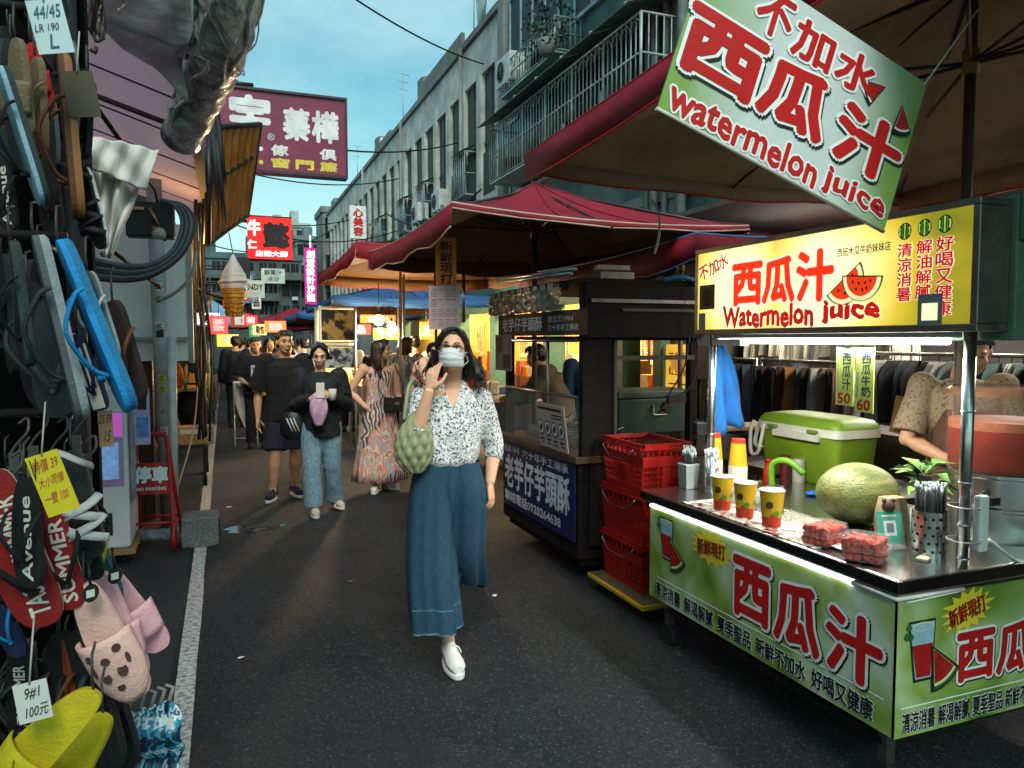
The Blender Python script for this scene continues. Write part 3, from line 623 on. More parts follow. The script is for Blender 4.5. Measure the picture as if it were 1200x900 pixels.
def cart_panel(fr,w,front):
    b=B(); b.rect(fr,0,0,w,.478,0,0,.012)
    p=b.build('printed_panel',PGREEN,cart,True)
    g=B()
    if front:
        glass_print(g,fr,.16,.235,.2,.002); star(g,fr,.53,.385,.165,.085,.002,5,rot=-.05)
        g.text(fr,'新鮮現打',.425,.35,.635,.42,.004,3,.03,rot=.06); g.text(fr,'新鮮現打',.425,.35,.635,.42,.0052,0,.012,rot=.06)
        g.rect(fr,.07,.116,1.5,.122,.002,6)
    else:
        glass_print(g,fr,.115,.19,.2,.002); star(g,fr,.325,.405,.13,.078,.002,5,rot=.2)
        g.text(fr,'新鮮現打',.235,.37,.415,.435,.004,3,.03,rot=.25); g.text(fr,'新鮮現打',.235,.37,.415,.435,.0052,0,.012,rot=.25)
        g.rect(fr,.025,.1,w-.05,.105,.002,6)
    g.build('printed_picture',[DRED,RIND,RINDG,SHADOWP,GLASSB,YELL,WOUT],p); 
    t=B()
    if front:
        big_word(t,fr,[('西',.70,.155,.925,.40),('瓜',.965,.14,1.2,.385),('汁',1.245,.135,1.485,.365)],.002)
        x=.06
        for s in('清涼消暑','解渴解膩','夏季聖品','新鮮不加水','好喝又健康'):
            w_=.0575*len(s); t.text(fr,s,x,.02,x+w_,.095,.002,0,.06); t.text(fr,s,x,.02,x+w_,.095,.0036,2,.025); x+=w_+.0335
    else:
        big_word(t,fr,[('西',.285,.155,.46,.32),('瓜',.485,.15,.66,.325),('汁',.69,.15,.87,.325)],.002)
        x=.03
        for s in('清涼消暑','解渴解膩','夏季聖品','新鮮不加水','好喝又健康'):
            w_=.038*len(s); t.text(fr,s,x,.015,x+w_,.085,.002,0,.06); t.text(fr,s,x,.015,x+w_,.085,.0036,2,.025); x+=w_+.016
    t.build('lettering',[WOUT,RED,INK],p)
    # children made in world space hang from the panel, which sits at the cart root
    return p
for fr,w,q in((f1,PW,True),(f2,1.03,False)):
    p=cart_panel(fr,w,q)
    for ch in p.children:
        for v in ch.data.vertices: v.co-=Vector(cart.location)
b=B(); b.tube([(CX0-.004,3.33,.737),(CX0-.004,1.99,.737)],.0085,8); b.build('light_strip',M('led_strip','ffffff',.4,emit=5.5,ecol=(.93,.97,1)),cart,True)
b=B(); b.tube([(CX0-.004,1.99,.737),(CX0-.004,1.80,.737),(CX0+.3,1.796,.737)],.0085,8); b.tube([(CX0+.012,1.775,.733),(CX0+.25,1.775,.74)],.003,4); b.build('light_strip_unlit',M('led_off','cfcfc8',.5),cart,True)
b=B(); b.b2((CX0-.014,CY0-.012,.757),(CX0-.001,CY1,.80)); b.b2((CX0,CY0-.013,.757),(CX1,CY0-.001,.80)); b.build('counter_edge',M('dark_steel_edge','4b4946',.3,metal=1,var=.3,scale=5),cart,True,bev=.003)
for x,y in((CX0+.08,CY0+.1),(CX0+.08,CY1-.16),(CX1-.08,CY0+.1),(CX1-.08,CY1-.16)):
    b=B(); b.b2((x-.02,y-.02,.11),(x+.02,y+.02,.26)); l=b.build('leg',STEELD,cart,True)
    b=B(); b.tube([(x-.02,y,.055),(x+.02,y,.055)],.055,16); b.build('caster_wheel',RUBBER,cart,True)
b=B(); b.b2((CX0+.06,CY0+.1,.17),(CX1-.06,CY1-.15,.2)); b.build('lower_shelf',BLACK,cart,True)
for y in (1.83,3.29):
    b=B(); b.tube([(2.415,y,.80),(2.415,y,1.64)],.021,16); 
    for z in(.83,.95,1.1,1.35): b.tube([(2.415,y,z),(2.415,y,z+.006)],.0235,16)
    b.build('post',STEEL,cart,True)
# backlit sign
def lit_yellow():
    m,nt,p=nodes('backlit_yellow'); N=nt.nodes.new; L=nt.links.new
    tc=N('ShaderNodeTexCoord'); mp=N('ShaderNodeMapping'); mp.inputs['Scale'].default_value=(1,1.0,2.2); L(tc.outputs['Object'],mp.inputs[0])
    # tubes inside: two warm-white cores behind the sheet
    def core(y,z,r0,r1):
        v=N('ShaderNodeVectorMath'); v.operation='DISTANCE'; L(tc.outputs['Object'],v.inputs[0]); v.inputs[1].default_value=(0,y,z)
        mr=N('ShaderNodeMapRange'); mr.interpolation_type='SMOOTHSTEP'; mr.inputs[1].default_value=r0; mr.inputs[2].default_value=r1; mr.inputs[3].default_value=1; mr.inputs[4].default_value=0; L(v.outputs['Value'],mr.inputs[0]); return mr.outputs[0]
    a=core(.45,.23,.0,.55); c=core(-.1,.2,0,.6)
    mx=N('ShaderNodeMath'); mx.operation='MAXIMUM'; L(a,mx.inputs[0]); L(c,mx.inputs[1])
    n=N('ShaderNodeTexNoise'); n.inputs['Scale'].default_value=3; L(mp.outputs[0],n.inputs[0])
    ad=N('ShaderNodeMath'); ad.operation='MULTIPLY_ADD'; L(n.outputs[0],ad.inputs[0]); ad.inputs[1].default_value=.35; L(mx.outputs[0],ad.inputs[2])
    r=N('ShaderNodeValToRGB'); e=r.color_ramp.elements; e[0].position=.12; e[0].color=(.16,.15,.010,1); e[1].position=1.15 if False else 1; e[1].color=(.95,.83,.42,1)
    x=e.new(.4); x.color=(.50,.36,.025,1); x=e.new(.68); x.color=(.76,.58,.14,1)
    L(ad.outputs[0],r.inputs[0]); L(r.outputs[0],p.inputs['Base Color']); L(r.outputs[0],p.inputs['Emission Color']); p.inputs['Emission Strength'].default_value=.75; p.inputs['Roughness'].default_value=.3
    return m
sign=thing('backlit_sign','yellow backlit sign box on posts above the juice counter','sign',(2.36,2.5,1.64))
b=B(); b.b2((2.302,1.745,1.655),(2.44,3.265,2.045)); b.build('light_panel',lit_yellow(),sign,True)
b=B()
for lo,hi in(((2.296,1.72,1.63),(2.445,3.285,1.656)),((2.296,1.72,2.044),(2.445,3.285,2.068)),((2.296,1.72,1.656),(2.445,1.746,2.044)),((2.296,3.264,1.656),(2.445,3.285,2.044))): b.b2(lo,hi)
b.build('frame',M('sign_frame','8a8276',.35,metal=.8,var=.3,scale=8,dirt=.3),sign,True,bev=.003)
b=B(); b.b2((2.446,1.70,1.60),(2.60,3.285,2.085)); b.b2((2.45,1.66,1.93),(2.6,1.6999,2.1)); b.build('back_box',M('faded_green_box','5f7d68',.55,dirt=.4),sign,True,bev=.006)
fs=Frame((2.302,3.28,1.64),(0,-1,0),(0,0,1)); t=B()
for i,(ch,a,c) in enumerate((('不',.03,.272),('加',.11,.295),('水',.185,.315))):
    t.text(fs,ch,a,c-.002,a+.075,c+.068,.002,0,.05,rot=.3); t.text(fs,ch,a,c-.002,a+.075,c+.068,.003,1,.02,rot=.3)
for ch,a0,b0,a1,b1 in(('西',.306,.132,.505,.317),('瓜',.52,.132,.715,.322),('汁',.735,.13,.932,.33)):
    t.text(fs,ch,a0,b0,a1,b1,.002,0,.075); t.text(fs,ch,a0,b0,a1,b1,.0035,2,.042)
for s,a0,a1 in(('Watermelon',.233,.83),('juice',.885,1.165)):
    t.text(fs,s,a0,.028,a1,.118,.002,0,.06,wob=.006); t.text(fs,s,a0,.028,a1,.118,.003,1,.045,wob=.006)
t.text(fs,'西班木瓜牛奶妹妹店',.955,.293,1.21,.327,.002,3,.012)
for s,a,a1,b0,b1 in(('清涼消暑',1.243,1.303,.10,.312),('解油解膩',1.322,1.384,.105,.315),('好喝又健康',1.4,1.465,.043,.318)):
    t.vtext(fs,s,a,b0,a1,b1,.002,0,.05); t.vtext(fs,s,a,b0,a1,b1,.0032,1,.022)
def letter_lit(name,c,e): return M(name,c,.5,emit=e)
t.build('lettering',[letter_lit('lit_white','f4f0dc',.45),letter_lit('lit_red','c01a10',.45),letter_lit('lit_orange_red','d82a0c',.75),INK],sign,True)
g=B()
half_slice(g,fs,.99,.20,.105,.62,.002); half_slice(g,fs,1.085,.205,.10,-.08,.006)
LITM=[letter_lit('lit_flesh','d8380f',.6),letter_lit('lit_rind','efe7b8',.5),letter_lit('lit_green','3d8020',.3),INK,letter_lit('lit_palegreen','a8c65a',.4),M('brown_sticker','5a4620',.5),M('dark_sticker','20180e',.5),M('grey_sticker','7f8686',.5)]
g.build('slices_picture',LITM,sign,True)
for a,b0 in((1.27,.353),(1.351,.355),(1.43,.357)):
    g=B(); q=[(a+.028*math.cos(k*.3927),b0+.031*math.sin(k*.3927)) for k in range(16)]; g.poly(fs,q,.002,3)
    for j in range(-2,3):
        w=.024*math.cos(j*.55); 
        g.poly(fs,[(a+j*.0095-.0035,b0-.027*math.cos(j*.5)),(a+j*.0095+.0035,b0-.027*math.cos(j*.5)),(a+j*.0105+.003,b0),(a+j*.0095+.0035,b0+.027*math.cos(j*.5)),(a+j*.0095-.0035,b0+.027*math.cos(j*.5)),(a+j*.0105-.003,b0)],.003,4 if j%2==0 else 2)
    g.build('melon_picture',LITM,sign,True)
g=B(); g.rect(fs,.033,.118,.16,.242,.002,5); g.poly(fs,[(.096+.04*math.cos(k*.5236),.18+.045*math.sin(k*.5236)) for k in range(12)],.003,6)
g.build('brown_sticker',LITM,sign,True); g=B(); g.rect(fs,.03,.016,.085,.10,.002,7); g.build('grey_sticker',LITM,sign,True); g=B(); g.rect(fs,1.335,.012,1.432,.122,.0045,7); g.rect(fs,1.352,.03,1.415,.09,.0055,1)
g.build('grey_sticker',LITM,sign,True)
# tube lamp under the sign
tube=thing('tube_lamp','white fluorescent tube fixed under the yellow sign box','lamp',(2.37,2.52,1.6))
b=B(); b.b2((2.355,1.85,1.61),(2.40,3.2,1.629)); b.build('holder',WHITE,tube,True)
b=B(); b.tube([(2.375,1.88,1.598),(2.375,3.18,1.598)],.0125,12); b.build('bulb',M('tube_glow','ffffff',.4,emit=16,ecol=(.95,1,.98)),tube,True)
b=B(); b.b2((2.35,2.98,1.575),(2.40,3.2,1.609)); b.build('ballast',WHITE,tube,True)
for y in(2.1,2.55,3.0): lamp(tube,'AREA',(.0,y-2.52,-.03),5,(.95,1,.97),.04,(0,0,0),.4)
# yellow-green hanging price signs
for y,s1,num,txt in((2.335,'西瓜汁','50','Watermelon juice'),(2.235,'西瓜牛奶','60','Watermelon milk')):
    h=.245 if num=='50' else .265
    t=thing('price_sign','hanging yellow-green price card reading %s under the tube lamp'%num,'price sign',(2.365,y,1.58-h),group='price cards under the tube lamp')
    fr=Frame((0,.046,0),(0,-1,0),(0,0,1)); b=B(); b.rect(fr,0,0,.092,h,0,0,.002); b.rect(fr,.004,.2*h/.245,.088,h-.004,.0006,3); b.build('card',[M('card_lime','c3cf62',.6,var=.1,scale=6),WOUT,INK,M('card_pale','dfe3b0',.6)],t)
    b=B(); b.vtext(fr,s1,.034,.06,.078,h-.03,.002,0,.02); b.text(fr,num,.014,.008,.078,.05,.002,1,.03)
    b.text(Frame((0,.046-.012,.055),(0,0,1),(0,1,0)),txt,0,-.006,h*.55,.006,.002,0,0)
    b.build('lettering',[M('letter_navy','17294a',.6),RED],t)
    b=B(); b.tube([(0,0,h-.008),(.003,0,h+.02)],.002,4); b.build('tie',WHITE,t)
# --- things on the counter
Z=.8005
def thing_straws(name,label,x,y,metal,col):
    t=thing(name,label,'straw holder',(x,y,Z))
    b=B()
    if metal: b.lathe([(.0,0),(.033,0),(.036,.002),(.037,.13),(.034,.13),(.034,.012),(0,.012)],seg=20)
    else:
        for k in range(4): pass
        b.rings([[Vector((sx*(.034+.008*q),sy*(.034+.008*q),.135*q)) for sx,sy in((-1,-1),(-.9,-1.02),(.9,-1.02),(1,-1),(1.02,-.9),(1.02,.9),(1,1),(.9,1.02),(-.9,1.02),(-1,1),(-1.02,.9),(-1.02,-.9))] for q in(0,.05,.95,1)])
    b.build('container',STEEL if metal else M('pale_grey_container','b4b8b6',.4,metal=.3),t)
    rr=random.Random(len(label)); b=B(); c=B()
    for k in range(64):
        a=rr.uniform(0,6.28); d=rr.random()**.5*.030; e=rr.uniform(.0,.009); x0,y0=math.cos(a)*d,math.sin(a)*d; h=rr.uniform(.185,.225)
        b.tube([(x0*.8,y0*.8,.02),(x0+math.cos(a)*e,y0+math.sin(a)*e,h)],.0034,5)
        c.tube([(x0+math.cos(a)*e,y0+math.sin(a)*e,h-.02),(x0+math.cos(a)*e*1.2,y0+math.sin(a)*e*1.2,h+.012)],.0042,5)
    b.build('straws',col,t); c.build('straw_wrappers',M('clear_wrap','c9cdca',.2,var=.2),t)
thing_straws('straw_holder','pale square tub packed with black wrapped straws at the far end of the counter',2.335,3.375,False,M('black_straw','191919',.4))
thing_straws('straw_holder','steel tumbler of clear wrapped straws next to the square tub',2.385,3.235,True,M('clear_straw','a9aeac',.3))
CUPY=M('cup_yellow','d1a51f',.45,var=.08); CUPR=M('cup_red','c7341c',.45)
def cup(name,label,x,y,h=.162,up=True,z=Z,group='printed paper cups on the counter'):
    t=thing(name,label,'paper cup',(x,y,z),rz=rnd.uniform(0,.5),group=group)
    b=B(); k=h/.112
    b.lathe([(.0,.003),(.0255*k,.003),(.0265*k,0),(.0285*k,.032*k)],seg=28,m=1,caps=False); b.lathe([(.0285*k,.032*k),(.036*k,.109*k)],seg=28,m=0,caps=False); b.build('cup_wall',[CUPY,CUPR],t,auto=40)
    b=B(); b.tube([(.0365*k*math.cos(a),.0365*k*math.sin(a),.11*k) for a in [2*math.pi*i/28 for i in range(29)]],.002,6,0,False); b.build('rim',M('cup_rim','dcd0b8',.4),t)
    b=B(); b.lathe([(.0,.113*k),(.03*k,.1125*k),(.036*k,.111*k)],seg=24); b.build('film_lid',M('lid_film','d8c7a8',.25,alpha=.85),t)
    b=B()
    for a0,m_,zz,r_ in((3.5,0,.07,.011),(4.1,1,.045,.009),(3.9,2,.034,.012),(5.0,1,.05,.008)):
        rr=.0275*k+(.0085*k)*zz/.11+.0035
        for i in range(1):
            b.add([Vector((rr*math.cos(a0+r_*k/rr*math.cos(q*.6283)),rr*math.sin(a0+r_*k/rr*math.cos(q*.6283)),zz*k+r_*k*math.sin(q*.6283))) for q in range(10)],[tuple(range(10))],m_)
    b.build('printed_picture',[M('cup_logo','4a2a14',.5),M('cup_leaf','4f8a2a',.5),CUPR],t)
    return t
cup('paper_cup','yellow and red printed cup at the far end of the row of three',2.187,2.885); cup('paper_cup','yellow and red printed cup in the middle of the row of three',2.188,2.72); cup('paper_cup','yellow and red printed cup beside the fruit boxes',2.183,2.539)
for (x,y,n,lab) in((2.47,3.46,13,'taller'),(2.555,3.36,11,'shorter')):
    for i in range(n):
        b=B(); z=Z+.012*i; c_=(x,y-.12,0); b.lathe([(.050,z),(.050,z+.008),(.0485,z+.012)],c_,seg=24,caps=False,m=1); b.lathe([(.0485,z+.0125),(.036,z+.15)],c_,seg=24,m=0,caps=(i==n-1))
        if i==n-1: b.lathe([(.0385,z+.115),(.0365,z+.155),(.0,z+.155)],c_,seg=24,m=2,caps=False)
        tag(b.build('paper_cup',[CUPY,M('cup_rim','dcd0b8',.4),CUPR],auto=40),('topmost upturned yellow cup of the %s cup stack behind the straws' if i==n-1 else 'upturned yellow cup nested in the %s cup stack')%lab,'paper cup','nested paper cups behind the straws')
def mat_print():
    m,nt,p=nodes('printed_mat'); N=nt.nodes.new; L=nt.links.new
    tc=N('ShaderNodeTexCoord'); v=N('ShaderNodeTexVoronoi'); v.inputs['Scale'].default_value=48; L(tc.outputs['Object'],v.inputs[0])
    s=N('ShaderNodeSeparateColor'); L(v.outputs['Color'],s.inputs[0]); r=N('ShaderNodeValToRGB'); r.color_ramp.interpolation='CONSTANT'; e=r.color_ramp.elements
    e[0].color=(.6,.55,.45,1); e[1].position=.45; e[1].color=(.05,.035,.03,1)
    for q,c in((.6,(.35,.05,.03)),(.72,(.62,.55,.42)),(.86,(.08,.05,.04))):
        x=e.new(q); x.color=c+(1,)
    L(s.outputs[0],r.inputs[0]); L(r.outputs[0],p.inputs['Base Color']); p.inputs['Roughness'].default_value=.35; return m
b=B(); b.b2((2.095,2.2,Z),(2.30,3.08,Z+.004)); tag(b.build('printed_mat',mat_print()),'speckled brown and cream mat under the row of cups','mat')
# big pale melon
def melon_mat():
    m,nt,p=nodes('melon_skin'); N=nt.nodes.new; L=nt.links.new
    tc=N('ShaderNodeTexCoord'); n=N('ShaderNodeTexNoise'); n.inputs['Scale'].default_value=5; n.inputs['Detail'].default_value=6; L(tc.outputs['Object'],n.inputs[0])
    mp=N('ShaderNodeMapping'); mp.inputs['Scale'].default_value=(1.5,14,14); L(tc.outputs['Object'],mp.inputs[0]); n2=N('ShaderNodeTexNoise'); n2.inputs['Scale'].default_value=3; n2.inputs['Detail'].default_value=6; L(mp.outputs[0],n2.inputs[0])
    ad=N('ShaderNodeMath'); L(n.outputs[0],ad.inputs[0]); L(n2.outputs[0],ad.inputs[1]); r=N('ShaderNodeValToRGB'); e=r.color_ramp.elements
    e[0].position=.40; e[0].color=(.10,.12,.025,1); e[1].position=.62; e[1].color=(.29,.26,.075,1); h=N('ShaderNodeMath'); h.operation='MULTIPLY'; h.inputs[1].default_value=.5; L(ad.outputs[0],h.inputs[0]); L(h.outputs[0],r.inputs[0]); L(r.outputs[0],p.inputs['Base Color']); p.inputs['Roughness'].default_value=.5
    n4=N('ShaderNodeTexVoronoi'); n4.feature='DISTANCE_TO_EDGE'; n4.inputs['Scale'].default_value=70; L(tc.outputs['Object'],n4.inputs[0]); bp=N('ShaderNodeBump'); bp.inputs['Strength'].default_value=.35; bp.inputs['Distance'].default_value=.01; bp.invert=True; L(n4.outputs['Distance'],bp.inputs['Height']); L(bp.outputs[0],p.inputs['Normal'])
    return m
t=thing('whole_melon','big pale green oblong watermelon lying on the counter','watermelon',(2.57,2.45,Z))
b=B(); b.ell((0,0,.133),(.178,.145,.133),seg=40,rg=24,mat=Matrix.Rotation(R(-14),4,'Z')); b.build('rind',melon_mat(),t)
b=B(); b.tube([(.170,-.042,.133),(.19,-.048,.14),(.198,-.05,.155)],[.008,.005,.006],6); b.build('stalk',M('stalk','4d4a26',.7),t)
# clear boxes of cut fruit
FRUIT=M('cut_watermelon','9c1206',.5,var=.35,scale=30,c2='c8400f',spec=.15); CLEAR=M('clear_plastic','e8eceb',.08,alpha=.10,spec=.9)
def fruit_box(label,x,y,w,l,h,rz,rnd_=False):
    t=thing('fruit_box',label,'fruit box',(x,y,Z+.004),rz=rz,group='clear boxes of cut watermelon'); rr=random.Random(int(x*1000))
    b=B(); n=4
    for k in range(3):
        for i in range(n):
            for j in range(n):
                cx=(i+.5)/n*w-w/2+rr.uniform(-.004,.004); cy=(j+.5)/n*l-l/2+rr.uniform(-.004,.004); 
                b.box((0,0,0),(w/n*.98,l/n*.8,h*.36*rr.uniform(.7,1.15)),mat=Matrix.Translation((cx*.92,cy*.92,h*.18+k*h*.33))@Matrix.Rotation(rr.uniform(-.6,.6),4,'Z')@Matrix.Rotation(rr.uniform(-.5,.5),4,'X')@Matrix.Rotation(rr.uniform(-.4,.4),4,'Y'))
    b.build('fruit_pieces',FRUIT,t,bev=.004)
    b=B()
    def ring(q,z): return [Vector((q*w/2*cx,q*l/2*cy,z)) for cx,cy in((-1,-.8),(-.8,-1),(.8,-1),(1,-.8),(1,.8),(.8,1),(-.8,1),(-1,.8))]
    b.rings([ring(1.0,0),ring(1.1,h*.52)],smooth=False); b.rings([ring(1.14,h*.52),ring(1.14,h*.58)],smooth=False,caps=False); b.rings([ring(1.1,h*.6),ring(1.0,h*1.12),ring(.8,h*1.18)],smooth=False)
    b.build('box_shell',CLEAR,t,bev=.003)
fruit_box('clear box of cut watermelon, farther of the two by the melon',2.195,2.25,.15,.12,.07,.2); fruit_box('clear box of cut watermelon beside the teal payment card',2.175,2.03,.145,.145,.075,.55)
b=B(); b.lathe([(0,0),(.09,0),(.1,.004),(.098,.006),(.0,.003)],(2.26,2.15,Z+.0045),20); tag(b.build('foam_tray',WHITE),'flat white tray under the farther fruit box','tray')
# teal payment card in a stand
t=thing('card_stand','teal green payment card in a clear stand beside the fruit boxes','card stand',(2.385,2.10,Z),rz=-.25)
fr=Frame((-.05,.0,.02),(1,0,0),(0,.25,1)); b=B(); b.rect(fr,0,0,.1,.12,0,0,.003); b.rect(fr,.025,.028,.075,.085,.001,1); b.rect(fr,.035,.04,.065,.075,.0018,2); b.rect(fr,.02,.10,.08,.108,.001,1); b.build('card',[M('teal_card','1d9c78',.4,var=.1),WHITE,M('card_grey','6f7a78',.6)],t)
b=B(); b.b2((-.055,-.02,0),(.055,.05,.006)); b.rect(Frame((-.055,-.004,.006),(1,0,0),(0,.25,1)),0,0,.11,.125,0,0,.002); b.build('stand',CLEAR,t)
b=B(); b.ell((.005,.035,.155),(.026,.02,.024)); b.ell((-.014,.035,.178),(.009,.008,.009)); b.ell((.024,.035,.178),(.009,.008,.009)); b.build('charm',M('charm_brown','4a2f20',.7),t)
b=B(); b.b2((0,0,0),(.055,.04,.012)); q=b.build('card_reader',[M('reader_beige','b3a98c',.5)],bev=.003); q.location=(2.36,1.94,Z); q.rotation_euler=(0,0,.4); tag(q,'small beige box lying flat in front of the payment card','small box')
# perforated steel cutlery holder with black straws
t=thing('straw_holder','perforated steel canister of black straws beside the near post','straw holder',(2.44,1.985,Z))
b=B(); b.lathe([(0,.002),(.058,.002),(.06,0),(.06,.17),(.056,.17),(.056,.01),(0,.01)],seg=28); b.build('canister',STEEL,t,auto=40)
b=B()
for k in range(14):
    for j in range(5):
        a=2*math.pi*(k+.5*(j%2))/14; M_=Matrix.Translation((.0603*math.cos(a),.0603*math.sin(a),.025+.03*j))@Matrix.Rotation(a,4,'Z')@Matrix.Rotation(R(90),4,'Y')
        b.add([M_@Vector((.006*math.cos(q*.7854),.006*math.sin(q*.7854),0)) for q in range(8)],[tuple(range(8))])
b.build('holes',M('hole_dark','0b0b0b',.8),t)
b=B(); c=B(); rr=random.Random(4)
for k in range(60):
    a=rr.uniform(0,6.28); d=rr.random()**.5*.05; h=rr.uniform(.24,.265); x0,y0=math.cos(a)*d,math.sin(a)*d
    b.tube([(x0*.9,y0*.9,.02),(x0,y0,h)],.0042,5); c.tube([(x0,y0,h-.006),(x0*1.05,y0*1.05,h+.012)],.0045,5)
b.build('straws',M('black_straw','191919',.4),t); c.build('straw_wrappers',M('clear_wrap','c9cdca',.2,var=.2),t)
# white power strip clipped to the post
t=thing('power_strip','white power strip strapped upright to the near counter post','power strip',(2.46,1.80,.86))
b=B(); b.box((0,0,.1),(.045,.03,.2)); b.build('casing',WHITE,t,bev=.008)
for z in(.04,.16): b=B(); b.tube([(-.045+.036*math.cos(a)*1.4,.03+.036*math.sin(a)*1.5,z) for a in [2*math.pi*i/16 for i in range(17)]],.003,5); b.build('tie',M('steel_wire','a8a8a4',.3,metal=.8),t)
b=B(); b.tube(sp([(2.50,1.80,.9),(2.6,1.79,.83),(2.66,1.80,.803),(2.70,1.778,.79),(2.715,1.765,.70),(2.76,1.765,.6)]),.006,6); tag(b.build('power_cable',M('white_cable','d2d0c8',.5)),'white cable trailing off the counter edge by the blender','cable')
# glass juice dispenser on a steel base
t=thing('juice_dispenser','round clear tank of red watermelon juice on a steel base','juice dispenser',(2.99,2.1,Z))
b=B(); b.lathe([(.0,0),(.195,0),(.2,.01),(.2,.12),(.205,.125),(.205,.135),(.198,.14),(.198,.25),(.203,.256),(.203,.268),(.19,.275),(0,.275)],seg=40); b.build('base',STEEL,t,auto=35)
b=B(); b.lathe([(0,.277),(.19,.277),(.2,.29),(.2,.44),(0,.44)],seg=40); b.build('juice',M('red_juice','6e0a02',.45,var=.3,scale=6,spec=.15),t,auto=40)
b=B(); b.lathe([(.202,.44),(.202,.475),(.0,.475)],seg=40); b.build('foam',M('juice_foam','8a4422',.7,var=.2,scale=40,bump=.2),t,auto=40)
b=B(); b.lathe([(.207,.275),(.21,.3),(.21,.58),(.2,.6),(.0,.605)],seg=40); b.build('tank',M('tank_plastic','cfa58c',.1,alpha=.06,spec=.5),t,auto=50)
b=B(); b.lathe([(.213,.575),(.215,.6),(.2,.612)],seg=40,caps=False); b.build('lid',M('lid_clear','8a5a3c',.2,alpha=.45),t,auto=40)
b=B(); b.box((-.19,-.08,.17),(.05,.06,.03)); b.tube([(-.2,-.07,.2),(-.24,-.09,.2),(-.24,-.09,.15)],.01,8); b.build('tap',BLACK,t)
# leafy sprig
t=thing('green_sprig','bunch of fresh green leaves standing behind the perforated canister','herbs',(2.53,2.09,Z))
b=B(); b.lathe([(0,0),(.04,0),(.045,.14),(.04,.14)],seg=16); b.build('jar',M('jar_grey','8a8f88',.3),t)
b=B(); rr=random.Random(15)
for k in range(34):
    a=rr.uniform(0,6.28); L_=rr.uniform(.06,.11); up=rr.uniform(-.3,.7); d=Vector((math.cos(a),math.sin(a),up)).normalized(); o=Vector((0,0,.2+rr.uniform(0,.1)))+d*rr.uniform(.02,.05); s=d.cross(Vector((0,0,1))).normalized()*L_*.28; n=s.cross(d).normalized()*L_*.12
    b.add([o,o+d*L_*.45+s+n,o+d*L_-n*1.5,o+d*L_*.45-s+n,o+d*L_*.5],[(0,1,4),(1,2,4),(2,3,4),(3,0,4)])
b.build('leaves',M('mint_leaf','34652a',.45,var=.45,scale=14,c2='7fa04a'),t)
b=B()
for k in range(6): b.tube([(0,0,.1),(.02*math.cos(k),.02*math.sin(k),.25)],.004,4)
b.build('stems',M('stem_green','55702f',.6),t)
t=thing('paper_bag','small tan paper bag with drawn dots beside the melon','paper bag',(2.56,2.26,Z))
b=B(); b.rings([[Vector((.05*q*x,.035*q*y+.004*math.sin(5*x),z)) for x,y in((-1,-1),(0,-1.15),(1,-1),(1.1,0),(1,1),(0,.9),(-1,1),(-1.05,0))] for q,z in((1,0),(1.05,.06),(1,.1),(.8,.155))]); b.build('bag',M('bag_kraft','ab8d68',.8,bump=.3,bscale=20),t,auto=60)
# --- green cool box on a back table
t=thing('side_table','dark table behind the juice counter carrying the cool box','table',(3.4,3.4,0))
b=B(); b.b2((3.135,2.75,.75),(3.75,4.15,.80)); b.build('tabletop',M('table_dark','2a2622',.4,dirt=.3),t,True)
for x in(3.165,3.72):
    for y in(2.79,4.1): b=B(); b.b2((x-.02,y-.02,0),(x+.02,y+.02,.75)); b.build('leg',BLACK,t,True)
LIME=M('cool_box_green','6f8a1c',.45,var=.1,scale=3,dirt=.2); BEIGE=M('cool_box_beige','c9c3ae',.5,var=.08,dirt=.25)
t=thing('cool_box','lime green cool box with beige rim and handle behind the counter','cool box',(3.20,3.36,.8005))
w,l=.32,.63
def rr_(z,kx,ky,r=.05):
    x,y=w/2*kx,l/2*ky; out=[]
    for cx,cy,a0 in((x-r,y-r,0),(-x+r,y-r,90),(-x+r,-y+r,180),(x-r,-y+r,270)):
        for k in range(5): a=R(a0+k*22.5); out.append(Vector((cx+r*math.cos(a),cy+r*math.sin(a),z)))
    return out
b=B(); b.rings([rr_(0,.86,.88),rr_(.01,.9,.92),rr_(.27,1,1)]); b.build('body',LIME,t,auto=40)
b=B(); b.rings([rr_(.27,1.05,1.04),rr_(.315,1.05,1.04)]); b.box((-w/2-.012,-.02,.265),(.02,.36,.045)); b.build('rim',BEIGE,t,auto=40)
b=B(); b.rings([rr_(.315,1.03,1.03),rr_(.335,1.02,1.02),rr_(.36,.92,.95),rr_(.375,.6,.7)]); b.build('lid',LIME,t,auto=40)
for y in(-.16,.16): b=B(); b.box((-w/2-.022,y,.295),(.02,.07,.02)); b.build('latch',M('latch_green','5f7a1c',.5),t,bev=.004)
b=B(); b.tube(sp([(-.11,l/2+.01,.3),(-.12,l/2+.045,.26),(-.12,l/2+.05,.14),(.12,l/2+.05,.14),(.12,l/2+.045,.26),(.11,l/2+.01,.3)],4),.013,8); b.build('handle',BEIGE,t)
b=B(); b.tube(sp([(-w/2-.02,l/2-.08,.3),(-w/2-.04,l/2-.08,.2),(-w/2-.04,l/2-.05,.12),(-w/2-.04,l/2+.01,.12),(-w/2-.035,l/2+.02,.25),(-w/2-.01,l/2+.02,.31)],4),.011,8); b.build('side_handle',BEIGE,t)
